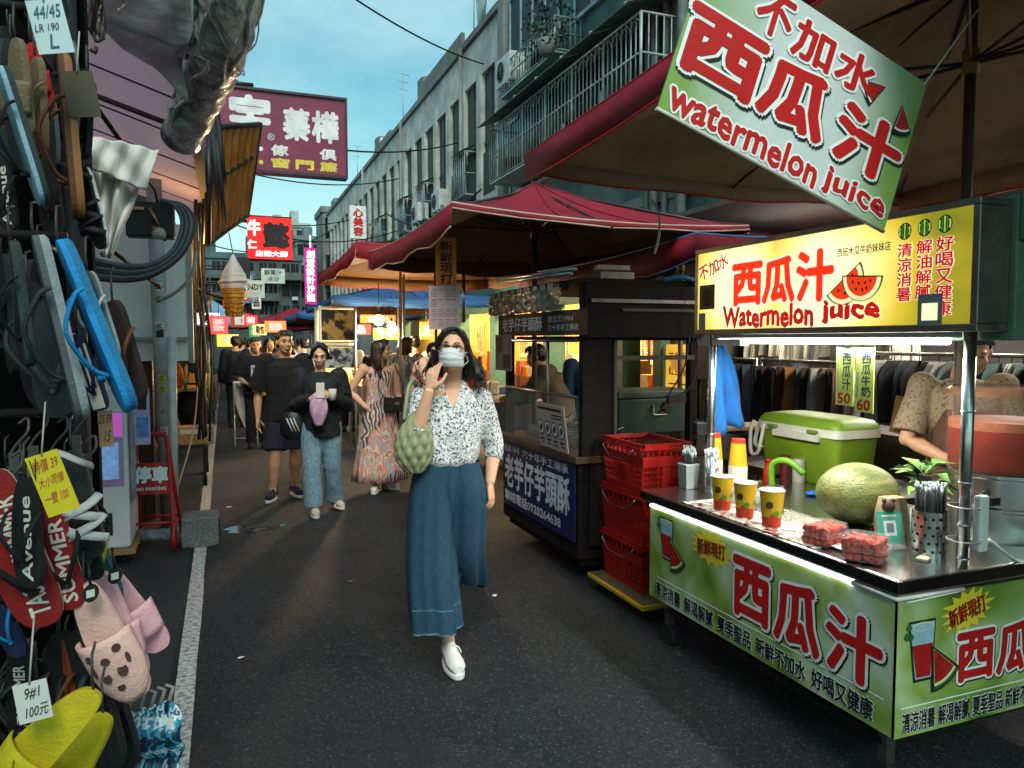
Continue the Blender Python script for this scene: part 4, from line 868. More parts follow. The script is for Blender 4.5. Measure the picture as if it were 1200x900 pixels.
# bits beside the cool box
def bottle(x,y,z,prof,mat_,label,cap=None,name='bottle'):
    t=thing(name,label,'bottle',(x,y,z)); b=B(); b.lathe(prof,seg=18); b.build('body',mat_,t,auto=40)
    if cap: q=B(); q.lathe([(.014,prof[-1][1]),(.014,prof[-1][1]+.02),(0,prof[-1][1]+.02)],seg=12); q.build('cap',cap,t)
bottle(2.86,3.36,Z,[(0,0),(.03,0),(.03,.07),(.018,.09),(.018,.11)],M('red_bottle','b02a12',.4),'small red pot with a narrow neck between cups and cool box',RED)
bottle(2.95,3.33,Z,[(0,0),(.03,0),(.03,.14),(.028,.15)],M('dark_red_tin','4a1014',.4),'tall dark red tin beside the small red pot')
bottle(3.02,3.30,Z,[(0,0),(.035,0),(.035,.12),(.03,.13)],M('beige_tin','a19c8a',.5),'pale beige tub beside the cool box handle')
b=B(); rr=random.Random(9)
for k in range(3): b.lathe([(.035,0+.012*k),(.04,.06+.012*k),(.037,.06+.012*k)],(2.42+.05*k,2.95-.02*k,Z),16,caps=False)
tag(b.build('clear_lids',M('lid_clear2','c4c9c8',.1,alpha=.4,spec=.8)),'crumpled clear cup lids behind the row of cups','lids')
b=B(); b.ell((2.83,2.98,Z+.012),(.05,.035,.012)); tag(b.build('plastic_disc',M('blue_plastic','1f5aa0',.4)),'flat blue plastic lid behind the cups','lid')
b=B(); b.tube(sp([(2.75,3.2,Z),(2.75,3.2,.93),(2.78,3.12,.96),(2.83,3.05,.9)],5),.018,8); tag(b.build('green_hose',M('green_hose','6f9a28',.4)),'short bright green hose handle behind the stacked cups','hose')
# blue towel on the far post
t=thing('blue_towel','bright blue towel hanging from the far counter post','towel',(2.47,3.36,1.05))
b=B(); vs=[];n=10;mm=12
for i in range(mm+1):
    for j in range(n+1):
        u=j/n; v=i/mm; vs.append(Vector((0,-.035*math.sin(u*15+v*1.5)*(.3+v)-.02*math.sin(u*31+v*4),0))+Vector((.30*(u-.2)*(.22+.78*v**.6),.03*u,.55-.55*v+.10*u*v+.02*math.sin(u*13))))
b.add(vs,[(i*(n+1)+j,i*(n+1)+j+1,(i+1)*(n+1)+j+1,(i+1)*(n+1)+j) for i in range(mm) for j in range(n)],0,True); b.build('cloth',M('blue_cloth','1a5e9e',.9,var=.2,bump=.3,bscale=120),t,solid=.008)
b=B(); b.tube([(-.03,0,.53),(.03,0,.56)],.008,6); b.build('hook',STEELD,t)
b=B(); b.box((2.36,3.31,1.13),(.07,.05,.075)); tag(b.build('plug_box',BLACK,bev=.008),'small black plug adapter strapped to the far counter post','plug')
# --- tilted hanging banner
def banner_mat():
    m,nt,p=nodes('banner_print'); N=nt.nodes.new; L=nt.links.new
    tc=N('ShaderNodeTexCoord'); n=N('ShaderNodeTexNoise'); n.inputs['Scale'].default_value=2.5; n.inputs['Detail'].default_value=2; n.inputs['Distortion'].default_value=.5; L(tc.outputs['Object'],n.inputs[0])
    sx=N('ShaderNodeSeparateXYZ'); L(tc.outputs['Object'],sx.inputs[0])
    ab=N('ShaderNodeMath'); ab.operation='ABSOLUTE'; L(sx.outputs[0],ab.inputs[0])
    ad=N('ShaderNodeMath'); ad.operation='MULTIPLY_ADD'; L(n.outputs[0],ad.inputs[0]); ad.inputs[1].default_value=.35; L(ab.outputs[0],ad.inputs[2])
    r=N('ShaderNodeValToRGB'); e=r.color_ramp.elements; e[0].position=.3; e[0].color=(.52,.58,.56,1); e[1].position=.56; e[1].color=(.18,.31,.06,1); L(ad.outputs[0],r.inputs[0]); L(r.outputs[0],p.inputs['Base Color']); p.inputs['Roughness'].default_value=.5
    n2=N('ShaderNodeTexNoise'); n2.inputs['Scale'].default_value=7; n2.inputs['Detail'].default_value=3; L(tc.outputs['Object'],n2.inputs[0]); bp=N('ShaderNodeBump'); bp.inputs['Strength'].default_value=.25; bp.inputs['Distance'].default_value=.03; L(n2.outputs[0],bp.inputs['Height']); L(bp.outputs[0],p.inputs['Normal'])
    return m
bn=thing('hanging_banner','tilted green printed banner with big red lettering hung from the canopy','banner',(1.42,1.65,2.046),rot=(0,R(19.1),0))
fb=Frame((-.41,-.001,0),(1,0,0),(0,0,1))
b=B(); b.rect(fb,0,0,.815,.47,0,0,.006); sh=b.build('sheet',banner_mat(),bn)
b=B(); big_word(b,fb,[('西',.015,.135,.25,.30),('瓜',.275,.135,.495,.30),('汁',.55,.13,.785,.29)],.002,.085,.045)
for ch,a0,b0,a1,b1 in(('不',.19,.335,.305,.445),('加',.325,.325,.46,.43),('水',.485,.325,.63,.43)):
    b.text(fb,ch,a0,b0,a1,b1,.002,0,.09); b.text(fb,ch,a0,b0,a1,b1,.0035,1,.03)
for s,a0,a1 in(('watermelon',.02,.525),('juice',.555,.79)):
    h0=.0; b.text(fb,s,a0,.018+h0,a1,.095,.002,0,.085,wob=.004); b.text(fb,s,a0,.018+h0,a1,.095,.0035,1,.03,wob=.004)
b.build('lettering',[WOUT,RED,SHADOWP],bn)
b=B(); melon_wedge(b,fb,.665,.385,.075,-.9,.002); melon_wedge(b,fb,.745,.36,.075,.3,.007); b.build('printed_picture',[DRED,WOUT,SHADOWP,SHADOWP],bn)
for a in(.01,.805): b=B(); b.tube([fb.p(a,.46,0),fb.p(a+(.1 if a>.5 else -.02),.75,.02)],.003,4); b.build('cord',M('string','b8b4a8',.7),bn)
b=B(); b.tube([fb.p(-.002,.005,-.003),fb.p(.817,.005,-.003)],.006,6); b.build('bottom_rod',M('string','b8b4a8',.7),bn)
from mathutils import noise as _mn
mnz=_mn.noise
# ============================================================ canopies over the stalls
def cloth(name,c,tr=.25,tc=None):
    return CLOTH(name,c,tr,tc,rough=.75,var=.2,scale=2.5,bump=.7,bscale=7,dirt=.4)
MAROON=cloth('maroon_canvas','8e1029',.22,'a08878'); TAN=cloth('tan_canvas','6d5a48'); BLUE=cloth('blue_canvas','2c5f96'); BROWNU=cloth('brown_underside','4c3e34',.3,'806a54'); REDTRIM=M('red_trim','c01f25',.6); LAMPLIT=cloth('lamplit_underside','7a5a34',.35,'a8824a')  # ochre lining colour stands in for orange lamp light from below
def canopy(name,label,x0,x1,y0,y1,zs,peak,val,top,under,trim,group='market canopies over the right-hand stalls',pole=True,sag=.05,N=10):
    """square market umbrella: zs = edge heights at (x0y0),(x1y0),(x1y1),(x0y1)"""
    cx,cy=(x0+x1)/2,(y0+y1)/2
    px,py=pole if isinstance(pole,tuple) else (cx,cy)
    t=thing(name,label,'canopy',(px,py,0),group=group)
    c=[Vector((x0,y0,zs[0])),Vector((x1,y0,zs[1])),Vector((x1,y1,zs[2])),Vector((x0,y1,zs[3]))]; pk=Vector((px,py,peak)); rr=random.Random(len(label))
    roof=B(); und=B(); va=B(); tr=B()
    for k in range(4):
        a,d=c[k],c[(k+1)%4]; rows=[]
        for i in range(N+1):
            row=[]
            for j in range(N+1):
                e=a.lerp(d,j/N); e=e-Vector((0,0,sag*4*(j/N)*(1-j/N)))
                p=pk.lerp(e,i/N); p.z-=sag*1.2*math.sin(math.pi*i/N); row.append(p)
            rows.append(row)
        vs=[p for r in rows for p in r]; fs=[(i*(N+1)+j,(i+1)*(N+1)+j,(i+1)*(N+1)+j+1,i*(N+1)+j+1) for i in range(N) for j in range(N)]
        roof.add(vs,fs,0,True); und.add([v-Vector((0,0,.012)) for v in vs],[f[::-1] for f in fs],0,True)
        out=Vector(((a+d)/2-Vector((cx,cy,0))).to_tuple()); out.z=0; out.normalize()
        vv=val[k] if isinstance(val,tuple) else val; e=rows[-1]; lo=[p-Vector((0,0,vv*(1+.12*math.sin(j*1.7))))+out*.015*math.sin(j*2.1) for j,p in enumerate(e)]
        n=len(e); va.add(e+lo,[(j,j+1,n+j+1,n+j) for j in range(n-1)],0,True)
        tr.tube(lo,.007,5); tr.tube([p+Vector((0,0,.004)) for p in e],.007,5)
    roof.build('canopy_top',top,t,True); und.build('canopy_lining',under,t,True); vo=va.build('valance',[under,top],t,True); md=vo.modifiers.new('solid','SOLIDIFY'); md.thickness=.008; md.offset=0; md.material_offset=1; tr.build('piping',trim,t,True)
    sm_=B()
    for k in range(4):
        a,d=c[k],c[(k+1)%4]
        for q in(0,.34,.67): e=a.lerp(d,q)-Vector((0,0,sag*4*q*(1-q))); sm_.tube([pk.lerp(e,i/8)+Vector((0,0,.006-sag*1.2*math.sin(math.pi*i/8))) for i in range(9)],.005,5)
    sm_.build('seam',top,t,True)
    fr=B()
    for k in range(4):
        fr.tube([pk-Vector((0,0,.05)),c[k]-Vector((0,0,.03))],.011,6); m=(c[k]+c[(k+1)%4])/2; fr.tube([pk-Vector((0,0,.05)),m-Vector((0,0,.03+sag))],.009,6)
        h=Vector((px,py,peak-.42)); fr.tube([h,pk.lerp(c[k],.5)-Vector((0,0,.06))],.009,6); fr.tube([h,pk.lerp(m,.5)-Vector((0,0,.06))],.009,6)
    fr.build('ribs',M('umbrella_rib','3c3632',.5,metal=.3,dirt=.3),t,True)
    po=B(); po.tube([(px,py,0),(px,py,peak-.02)],.024,12); po.build('pole',M('umbrella_pole','5d5148',.5,metal=.3,var=.3),t,True)
    hb=B(); hb.lathe([(.024,peak-.47),(.036,peak-.47),(.036,peak-.36),(.026,peak-.35)],(px,py,0),14); hb.build('hub',M('hub_ochre','9c7a3a',.5),t,True); hb=B(); hb.lathe([(.024,peak-.10),(.045,peak-.1),(.045,peak-.04),(.026,peak-.03)],(px,py,0),14); hb.build('hub',M('hub_ochre','9c7a3a',.5),t,True)
    return t
canopy('market_canopy','big maroon canopy with tan lining over the juice cart',1.70,4.7,-1.4,4.17,(3.0,3.0,2.70,2.70),3.3,(.15,.15,.10,.15),MAROON,cloth('tan_lining','b29c80',.3,'b8a488'),REDTRIM,pole=(3.25,2.51))
canopy('market_canopy','maroon canopy with a slack valance over the taro cart',1.40,3.75,4.68,7.66,(2.49,2.47,2.5,2.50),2.98,(.03,.05,.15,.17),MAROON,BROWNU,M('pale_trim','b89a86',.6),pole=(2.58,6.1))
canopy('market_canopy','maroon canopy behind the vertical orange board',1.33,4.0,8.0,11.4,(2.64,2.64,2.6,2.6),3.05,.16,MAROON,LAMPLIT,REDTRIM)
canopy('market_canopy','low maroon canopy with a blue ridge behind the yellow sign box',3.15,5.2,4.5,7.9,(2.36,2.5,2.5,2.36),2.75,.2,MAROON,BROWNU,M('blue_trim','2f7ab0',.5))
canopy('market_canopy','blue canopy with dark blue valance over the lit stall with bulbs',1.62,4.6,12.0,16.0,(2.30,2.32,2.3,2.3),2.75,.12,BLUE,LAMPLIT,BLUE)
canopy('market_canopy','far blue canopy just past the picture cabinet',1.6,4.4,17.5,21.5,(2.25,2.3,2.3,2.25),2.8,.14,BLUE,BROWNU,BLUE)
canopy('market_canopy','distant blue canopy above the crowd',1.9,4.7,24.5,29,(2.35,2.35,2.3,2.3),3.0,.16,BLUE,BROWNU,BLUE)
canopy('market_canopy','distant pale blue canopy with a red edge beneath the candy board',-1.6,.9,25.5,30,(2.3,2.3,2.3,2.3),3.0,.25,M('pale_blue_canvas','6d9ab4',.8,var=.2),BROWNU,REDTRIM,group='far left canopies')
canopy('market_canopy','red distant canopy at the end of the lane',1.2,4.8,33,37,(2.45,2.45,2.4,2.4),3.1,.3,MAROON,BROWNU,REDTRIM)
# loose strap and clips on canopy edges
b=B(); b.tube(sp([(2.57,4.17,2.50),(2.60,4.12,2.42),(2.63,4.16,2.28),(2.61,4.18,2.16)],6),.008,5); tag(b.build('strap',M('string','b8b4a8',.7)),'pale loose strap dangling from the canopy edge','strap')
# ============================================================ taro cart
TX=2.13
taro=thing('taro_cart','dark wooden taro pastry cart with a glass front and navy sign','food cart',(2.6,5.0,0))
b=B(); b.b2((TX+.012,4.32,.16),(3.05,5.72,.80)); b.b2((TX-.03,4.28,.80),(3.1,5.76,.845),1); b.b2((TX+.05,4.36,.1),(3.0,5.68,.16)); b.build('body',[DARKW,M('worn_wood_counter','4c3b2a',.4,var=.35,scale=3,stretch=(6,1,1))],taro,True,bev=.004)
for x,y,w in((2.2,4.32,.075),(2.2,5.70,.05),(3.02,5.66,.05),(3.02,4.34,.05)):
    b=B(); b.b2((x-w/2-.01,y-.03,.845),(x+w/2,y+.03,1.97)); b.build('post',DARKW,taro,True,bev=.004)
b=B(); b.b2((2.21,4.292,.25),(2.375,4.33,1.95)); b.build('corner_board',DARKW,taro,True)
b=B(); b.b2((TX+.0,4.26,1.97),(3.15,5.78,2.0)); b.b2((2.16,4.262,1.62),(3.06,4.30,1.965)); b.b2((2.25,4.30,1.6),(3.06,5.7,1.63)); b.build('roof_box',DARKW,taro,True)
b=B(); b.b2((2.19,4.245,1.845),(2.99,4.26,1.868)); b.build('steel_strip',STEELD,taro,True)
b=B(); b.b2((2.42,4.25,1.79),(2.97,4.26,1.81)); b.b2((2.40,4.28,1.47),(3.0,4.32,1.5)); b.b2((2.38,4.28,.95),(2.40,4.32,1.6)); b.build('rail',M('brown_rail','4a3f36',.5),taro,True)
b=B(); b.b2((2.30,4.33,2.0),(2.55,4.52,2.05)); b.b2((2.28,4.3,2.06),(2.5,4.4,2.09)); b.build('steel_fitting',STEELD,taro,True)
ft=Frame((TX,5.66,.27),(0,-1,0),(0,0,1))
b=B(); b.rect(ft,0,0,1.31,.525,.004,0,.01); b.build('navy_panel',M('navy_sign','161c4c',.35,var=.25,scale=3,bump=.06,bscale=8),taro,True)
b=B(); b.text(ft,'六十年手工傳承',.40,.435,1.22,.50,.006,0,.015); b.text(ft,'創立於 1964 年',-.0+.02,.44,.34,.5,.006,0,.012); b.text(ft,'老芋仔芋頭酥',.03,.16,1.24,.41,.006,0,.03); b.text(ft,'聯絡電話0920264638',.03,.04,1.10,.125,.006,0,.02)
b.build('lettering',M('sign_white','c9cdd2',.5),taro,True)
fb_=Frame((TX-.03,5.72,1.635),(0,-1,0),(0,0,1))
b=B(); b.rect(fb_,0,0,1.56,.165,0,0,.02); b.build('name_board',M('board_black','1a1818',.5),taro,True)
b=B(); b.text(fb_,'老芋仔芋頭酥',.10,.035,.90,.135,.003,0,.02); b.text(fb_,'創立於1964',1.0,.09,1.40,.135,.003,0,.01); b.text(fb_,'六十年手工傳承',1.0,.03,1.48,.075,.003,0,.01); b.build('lettering',M('sign_white','c9cdd2',.5),taro,True)
# rolled plastic weather sheet and hang tags on the roof front
def crinkle(): return M('crinkled_plastic','807d72',.16,var=.5,scale=9,bump=.6,bscale=30,spec=.9)
b=B(); n,m=90,10; vs=[]
for i in range(m+1):
    for j in range(n+1):
        q=Vector((TX-.055,5.87-1.42*j/n,1.80+.155*i/m)); d=.030*mnz(Vector((j*.16,i*.5,3)))+.02*mnz(Vector((j*.5,i*.9,9))); vs.append(q+Vector((-abs(d),0,.4*d)))
b.add(vs,[(i*(n+1)+j,i*(n+1)+j+1,(i+1)*(n+1)+j+1,(i+1)*(n+1)+j) for i in range(m) for j in range(n)],0,True)
b.build('rolled_sheet',crinkle(),taro,True)
b=B(); b.b2((TX-.05,4.5,1.93),(TX+.02,5.85,1.98)); b.build('roof_edge',BLACK,taro,True)
for k in range(9):
    b=B(); y=5.75-.145*k; b.b2((TX-.058,y,1.925+.003*k),(TX-.0505,y+.05+.02*(k%3),1.985)); b.build('hang_tag',M('tag_grey','9c988c',.7),taro,True)
b=B(); b.tube([(TX-.03,4.35,2.03),(TX-.03,5.75,2.075)],.012,6); b.tube([(TX-.0,4.35,2.06),(TX-.0,5.75,2.10)],.012,6); b.build('curtain_rail',ALU,taro,True)
b=B(); b.b2((TX+.02,4.36,.845),(TX+.03,5.68,1.22)); b.build('glass_front',M('clear_glass','d7e0df',.05,alpha=.07,spec=.8),taro,True)
b=B(); b.tube([(TX+.025,4.36,1.225),(TX+.025,5.68,1.225)],.012,6); b.tube([(TX+.025,4.85,.85),(TX+.025,4.85,1.62)],.012,8); b.tube([(TX+.02,4.36,1.60),(TX+.02,5.68,1.60)],.012,6); b.build('glass_rail',STEELD,taro,True)
# menu, photo board on the cart
def printed_board(name,label,cat,fr,w,h,base,blocks,th=.006,parent=None,group=None,lines=None,bmats=None):
    t=thing(name,label,cat,fr.o,group=group); f2_=Frame((0,0,0),fr.u,fr.v)
    b=B(); b.rect(f2_,0,0,w,h,0,0,th); b.build('board',base,t)
    b=B()
    for a0,b0,a1,b1,m in blocks: b.rect(f2_,a0,b0,a1,b1,.002,m)
    b.build('printed_picture',bmats or [INK,RED,PAPER],t)
    return t,f2_
mf=Frame((TX-.045,4.82,.86),(0,-1,0),(-.12,0,1))
blk=[(.03,.27,.42,.285,0),(.25,.235,.43,.243,0),(.25,.215,.43,.222,0)]
t,f_=printed_board('menu_board','pale pink menu board with four round dishes propped on the taro counter','menu',mf,.46,.31,M('menu_pink','b9a097',.6,var=.06),blk)
b=B()
for k in range(4):
    a=.065+.11*k
    b.poly(f_,[(a+.05*math.cos(q*.449),.14+.055*math.sin(q*.449)) for q in range(14)],.003,0); b.poly(f_,[(a+.042*math.cos(q*.449),.14+.046*math.sin(q*.449)) for q in range(14)],.0038,2); b.poly(f_,[(a+.025*math.cos(q*.628)+.008*math.sin(q*2),.14+.03*math.sin(q*.628)) for q in range(10)],.0046,1+2*(k%2)); b.rect(f_,a-.035,.055,a+.035,.065,.003,0); b.rect(f_,a-.03,.03,a+.03,.037,.003,0)
b.build('dish_picture',[INK,M('dish_brown','5a3320',.5),PAPER,M('dish_purple','6a4a52',.5)],t)
pf=Frame((TX-.05,5.74,1.36),(0,-1,0),(0,0,1))
t,f_=printed_board('photo_board','framed board of pastry photos hung on the far taro cart post','photo board',pf,.36,.285,M('frame_grey','6e6a62',.5),[(.02,.15,.16,.265,0),(.18,.15,.34,.265,1),(.02,.02,.16,.13,1),(.18,.02,.34,.13,2)],bmats=[M('photo_brown','4a2c20',.4,var=.6,scale=14),M('photo_mauve','6f6270',.4,var=.6,scale=14),M('photo_dark','2d2020',.4,var=.6,scale=14)])
# tongs, trays inside the taro cart
t=thing('pastry_tray','steel wire tray of baking tools behind the taro cart glass','tray',(2.45,5.0,.846)); b=B(); b.b2((-.2,-.45,.0),(.25,.5,.02)); b.b2((-.2,-.45,.02),(-.19,.5,.09)); b.b2((.24,-.45,.02),(.25,.5,.09)); b.build('tray',STEEL,t)
b=B(); rr=random.Random(31)
for k in range(14): y=rr.uniform(-.4,.4); b.tube([(-.15,y,.03),(.1,y+rr.uniform(-.2,.2),.12+rr.random()*.1)],.008,5)
for k in range(7): b.tube([(-.2,-.4+.13*k,.09),(.25,-.4+.13*k,.09)],.006,5)
b.build('tools',STEELD,t)
tb=thing('tool_box','dark green lidded box with a wire handle inside the dark stall','box',(2.95,4.85,.92))
b=B(); b.b2((-.33,-.2,0),(.3,.2,.26)); b.build('case',M('dark_green_case','1f3a30',.5,dirt=.4),tb,bev=.012)
b=B(); b.b2((-.34,-.21,.262),(.31,.21,.315)); b.build('lid',M('dark_green_lid','34493e',.5,dirt=.4),tb,bev=.01)
b=B(); b.tube([(-.05,-.205,.21),(-.05,-.22,.14),(.06,-.22,.14),(.06,-.205,.21)],.006,6); b.build('handle',STEELD,tb)
b=B(); b.b2((2.55,4.6,.846),(3.02,5.1,.918)); tag(b.build('shelf_crate',BLACK),'low black tray under the dark green box','tray')
# cables dangling before the yellow light
b=B(); b.tube(sp([(2.9,4.2,1.62),(2.86,4.2,1.42),(2.75,4.2,1.25),(2.72,4.2,1.2)],6),.006,5); b.tube(sp([(2.96,4.2,1.62),(2.97,4.2,1.45),(2.92,4.2,1.3),(2.8,4.2,1.22),(2.66,4.2,1.12)],6),.006,5); b.box((2.8,4.2,1.21),(.13,.04,.05),mat=Matrix.Identity(4)); b.box((0,0,0),(.07,.04,.045),mat=Matrix.Translation((2.72,4.19,1.155))@Matrix.Rotation(.6,4,'Y'))
tag(b.build('hanging_plugs',M('plug_grey','2a2826',.5)),'dangling grey plugs and cables in the dark stall opening','plug')
b=B(); b.tube(sp([(2.93,4.22,1.95),(2.95,4.18,1.8),(2.93,4.2,1.6)],6),.006,5); b.tube(sp([(2.72,4.25,2.0),(2.85,4.22,2.02),(3.0,4.24,1.99)],5),.016,6); tag(b.build('rope_bundle',M('blue_rope','2a6f9c',.7)),'bundle of blue cord tied at the dark stall roof','cord')
# ============================================================ red crates on a trolley
tr=thing('trolley','low yellow-edged flat trolley carrying the red crates','trolley',(2.41,3.89,0))
b=B(); b.b2((-.25,-.34,.075),(.24,.34,.105)); b.build('deck',M('trolley_yellow','b8891c',.6,var=.2,dirt=.5),tr,bev=.008)
b=B(); b.b2((-.235,-.325,.1055),(.225,.325,.109)); b.build('deck_mat',M('deck_brown','5a4a30',.8,dirt=.4),tr)
for x in(-.18,.17):
    for y in(-.25,.25): b=B(); b.tube([(x-.012,y,.032),(x+.012,y,.032)],.032,14); b.b2((x-.016,y-.016,.05),(x+.016,y+.016,.076)); b.build('caster_wheel',RUBBER,tr)
CRED=M('crate_red','a3170f',.42,var=.12,scale=4,dirt=.3)
def crate_mesh():
    b=B(); H,w,l=.265,.155,.225
    def wall(c0,c1,out):
        # c0,c1 bottom corners; tapers outwards upward
        c0,c1=Vector(c0),Vector(c1); o=Vector(out)
        P=lambda u,z:c0.lerp(c1,u)+(c0.lerp(c1,u)).normalized()*.035*(z/H)+Vector((0,0,z))
        def bar(u0,z0,u1,z1,d=.006):
            q=[P(u0,z0),P(u1,z0),P(u1,z1),P(u0,z1)]; b.add(q+[v-o*d for v in q],[(0,1,2,3),(7,6,5,4),(0,4,5,1),(1,5,6,2),(2,6,7,3),(3,7,4,0)])
        for z0,z1 in((0,.03),(.055,.062),(.085,.092),(.115,.122),(.145,.20),(.222,.2275)): bar(0,z0,1,z1)
        n=18
        for i in range(n+1):
            u=i/n; wd=.006 if i%6 else .02
            bar(max(0,u-wd/2-.004),.03,min(1,u+wd/2+.004),.146)
        for i in range(n//2+1):
            u=i/(n//2); bar(max(0,u-.012),.20,min(1,u+.012),H-.015)
        bar(0,H-.02,1,H,.02)
        bar(.0,H-.03,1,H-.02,-.012)
        bar(.42,.035,.58,.14,.007)
    wall((-w,-l,0),(w,-l,0),(0,-1,0)); wall((w,-l,0),(w,l,0),(1,0,0)); wall((w,l,0),(-w,l,0),(0,1,0)); wall((-w,l,0),(-w,-l,0),(-1,0,0))
    b.b2((-w,-l,.0),(w,l,.006)); return b
c0=None
for k,lab in enumerate(('bottom red plastic crate on the yellow trolley','middle red plastic crate of the stack on the trolley','topmost open red plastic crate of the stack on the trolley')):
    t=thing('red_crate',lab,'crate',(2.415,3.94,.1095+.296*k),rz=(.0,.03,-.02)[k],group='stacked red crates'); t.scale=(1,1,1.115)
    if c0 is None: 
        o=crate_mesh().build('crate_basket',CRED,t); c0=o.data
        h=B(); h.tube([(-.19,-.18,.235),(-.205,-.18,.22),(-.205,-.1,.17),(-.205,.1,.17),(-.205,.18,.22),(-.19,.18,.235)],.004,6); hh=h.build('wire_handle',STEELD,t); c1=hh.data
    else:
        for nm,d in(('crate_basket',c0),('wire_handle',c1)): o=bpy.data.objects.new(nm,d); COL.objects.link(o); o.parent=t
# ============================================================ centre boards
t=thing('vertical_sign','orange upright board lettered in dark strokes on the canopy post','sign',(1.57,5.4,1.985))
fr=Frame((-.08,0,0),(1,0,0),(0,0,1)); b=B(); b.rect(fr,0,0,.155,.385,0,0,.02); b.build('board',M('orange_board','c06a1c',.6,var=.2,scale=5),t); b=B(); b.vtext(fr,'新鮮現打',.03,.035,.125,.36,.002,0,.03); b.rect(fr,.03,.012,.12,.02,.002); b.build('lettering',M('board_ink','241510',.6),t)
t=thing('paper_menu','pinkish paper menu with a grid of boxes hanging below the orange board','paper menu',(1.55,5.39,1.68))
fr=Frame((-.122,0,0),(1,0,.02),(0,0,1)); b=B(); b.rect(fr,0,0,.24,.325,0,0,.003); b.build('sheet',M('pink_paper','b8999a',.8,var=.05),t); b=B()
rr=random.Random(6)
for i in range(4):
    for j in range(4):
        a,c=.02+.054*j,.02+.075*i
        if rr.random()<.75:
            for q in((a,c,a+.04,c+.003),(a,c+.037,a+.04,c+.04),(a,c,a+.003,c+.04),(a+.037,c,a+.04,c+.04)): b.rect(fr,*q,.0015)
            b.rect(fr,a+.008,c+.012,a+.03,c+.016,.0015); b.rect(fr,a+.008,c+.022,a+.026,c+.026,.0015)
        b.rect(fr,a,c+.05,a+rr.uniform(.025,.045),c+.055,.0015)
b.build('printed_grid',M('grey_ink','5d4a4c',.7),t)
b=B(); b.tube([(1.56,5.47,0),(1.56,5.47,2.62)],.016,8); tag(b.build('canopy_post',M('umbrella_pole','5d5148')),'slim post carrying the orange board and paper menu','post')
b=B(); b.tube([(1.86,5.9,1.75),(1.86,5.9,2.15)],.014,8); tag(b.build('steel_bar',STEEL),'short bright steel bar hanging beside the taro cart','bar')
# ============================================================ shops under the right-hand buildings
YW=M('shop_yellow_wall','d0a848',.7,var=.2,scale=2,dirt=.2); GCOL=M('green_column','3f6a5a',.6,dirt=.4); DWALL=M('dark_shop_wall','2a2624',.8,var=.3,dirt=.3)
sh=thing('food_shop','warmly lit yellow food shop behind the taro cart','shop',(5.6,10,0))
b=B(); b.b2((5.82,6.9,0),(5.88,24,2.89)); b.build('wall',YW,sh,True)
b=B(); b.b2((4.45,6.95,2.1),(4.55,24,2.89)); b.build('fascia',GCOL,sh,True)
b=B(); b.b2((4.5,6.80,0),(6.1,6.89,2.88)); b.b2((4.56,6.9,2.80),(5.8,24,2.86)); b.build('partition',DWALL,sh,True)
for y in(7.55,9.6,11.9,14,19): b=B(); b.b2((4.3,y,0),(4.54,y+.26,2.095)); b.build('column',GCOL,sh,True)
b=B(); b.b2((4.75,7.2,0),(5.1,15,1.0)); b.build('shop_counter',M('orange_counter','8a4a1c',.5,var=.4,scale=4),sh,True)
rr=random.Random(21)
for k in range(26):
    y=7.2+.3*k; h=rr.uniform(.12,.4); b=B(); b.b2((4.8,y,1.001),(5.0,y+rr.uniform(.12,.24),1+h)); o=b.build('display_box',M('disp_%d'%(k%5),['c4701c','a83a1a','d0a23a','5a3a22','b8b0a0'][k%5],.5,var=.3,scale=10)); tag(o,['orange','brick red','golden','dark brown','cream'][k%5]+' goods box on the food shop counter','box','goods on the food shop counter')
for k in range(15):
    y=7.3+.95*k; fr=Frame((5.81,y+.6,1.25),(0,-1,0),(0,0,1)); b=B(); b.rect(fr,0,0,.55,.75,.0025,0,.002); 
    for i in range(4): b.vtext(fr,['湯圓花生','芋圓仙草','紅豆綠豆','豆花冰品'][i],.05+.12*i,.08,.13+.12*i,.7,.005,1,.02)
    tag(b.build('poster',[M('poster_cream','d8c890',.6),RED]),'cream menu poster in red writing on the yellow shop wall','poster','posters on the yellow shop wall')
for y in(7.9,9.4,11.2,13.2,15.6,18,21):
    b=B(); b.tube([(5.2,y-.5,2.72),(5.2,y+.5,2.72)],.03,8); b.build('tube_light',M('warm_tube','ffe2b0',.4,emit=8,ecol=(1,.78,.42)),sh,True); lamp(sh,'AREA',(-.4,y-10,2.68),85,(1,.68,.33),.3,(0,R(10),0),1.0)
# yellow notice hanging in front; shop light on its paper painted as emission
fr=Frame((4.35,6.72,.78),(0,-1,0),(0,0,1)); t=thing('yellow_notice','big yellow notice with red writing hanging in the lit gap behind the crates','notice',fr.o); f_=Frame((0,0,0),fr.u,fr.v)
b=B(); b.rect(f_,0,0,.52,.78,0,0,.006); b.build('sheet',M('notice_yellow_lit','e0b53a',.6,emit=.55,ecol=lin((224,170,50))),t); b=B(); b.text(f_,'花生豆花',.06,.60,.46,.70,.003,0,.02); b.text(f_,'紅豆湯圓',.06,.46,.46,.56,.003,0,.02)
for k in range(6): b.rect(f_,.06,.14+.045*k,.3+.03*(k%3),.155+.045*k,.003,1)
b.poly(f_,[(0,0),(.52,0),(.52,.1),(.4,.14),(.2,.12),(0,.06)],.004,2)
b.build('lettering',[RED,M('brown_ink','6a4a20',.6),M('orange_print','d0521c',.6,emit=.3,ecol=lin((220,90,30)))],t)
b=B(); b.b2((4.36,6.0,1.22),(4.40,6.62,1.55)); tag(b.build('brown_shutter',M('brown_board','4a3324')),'brown board closing part of the lit gap','board')
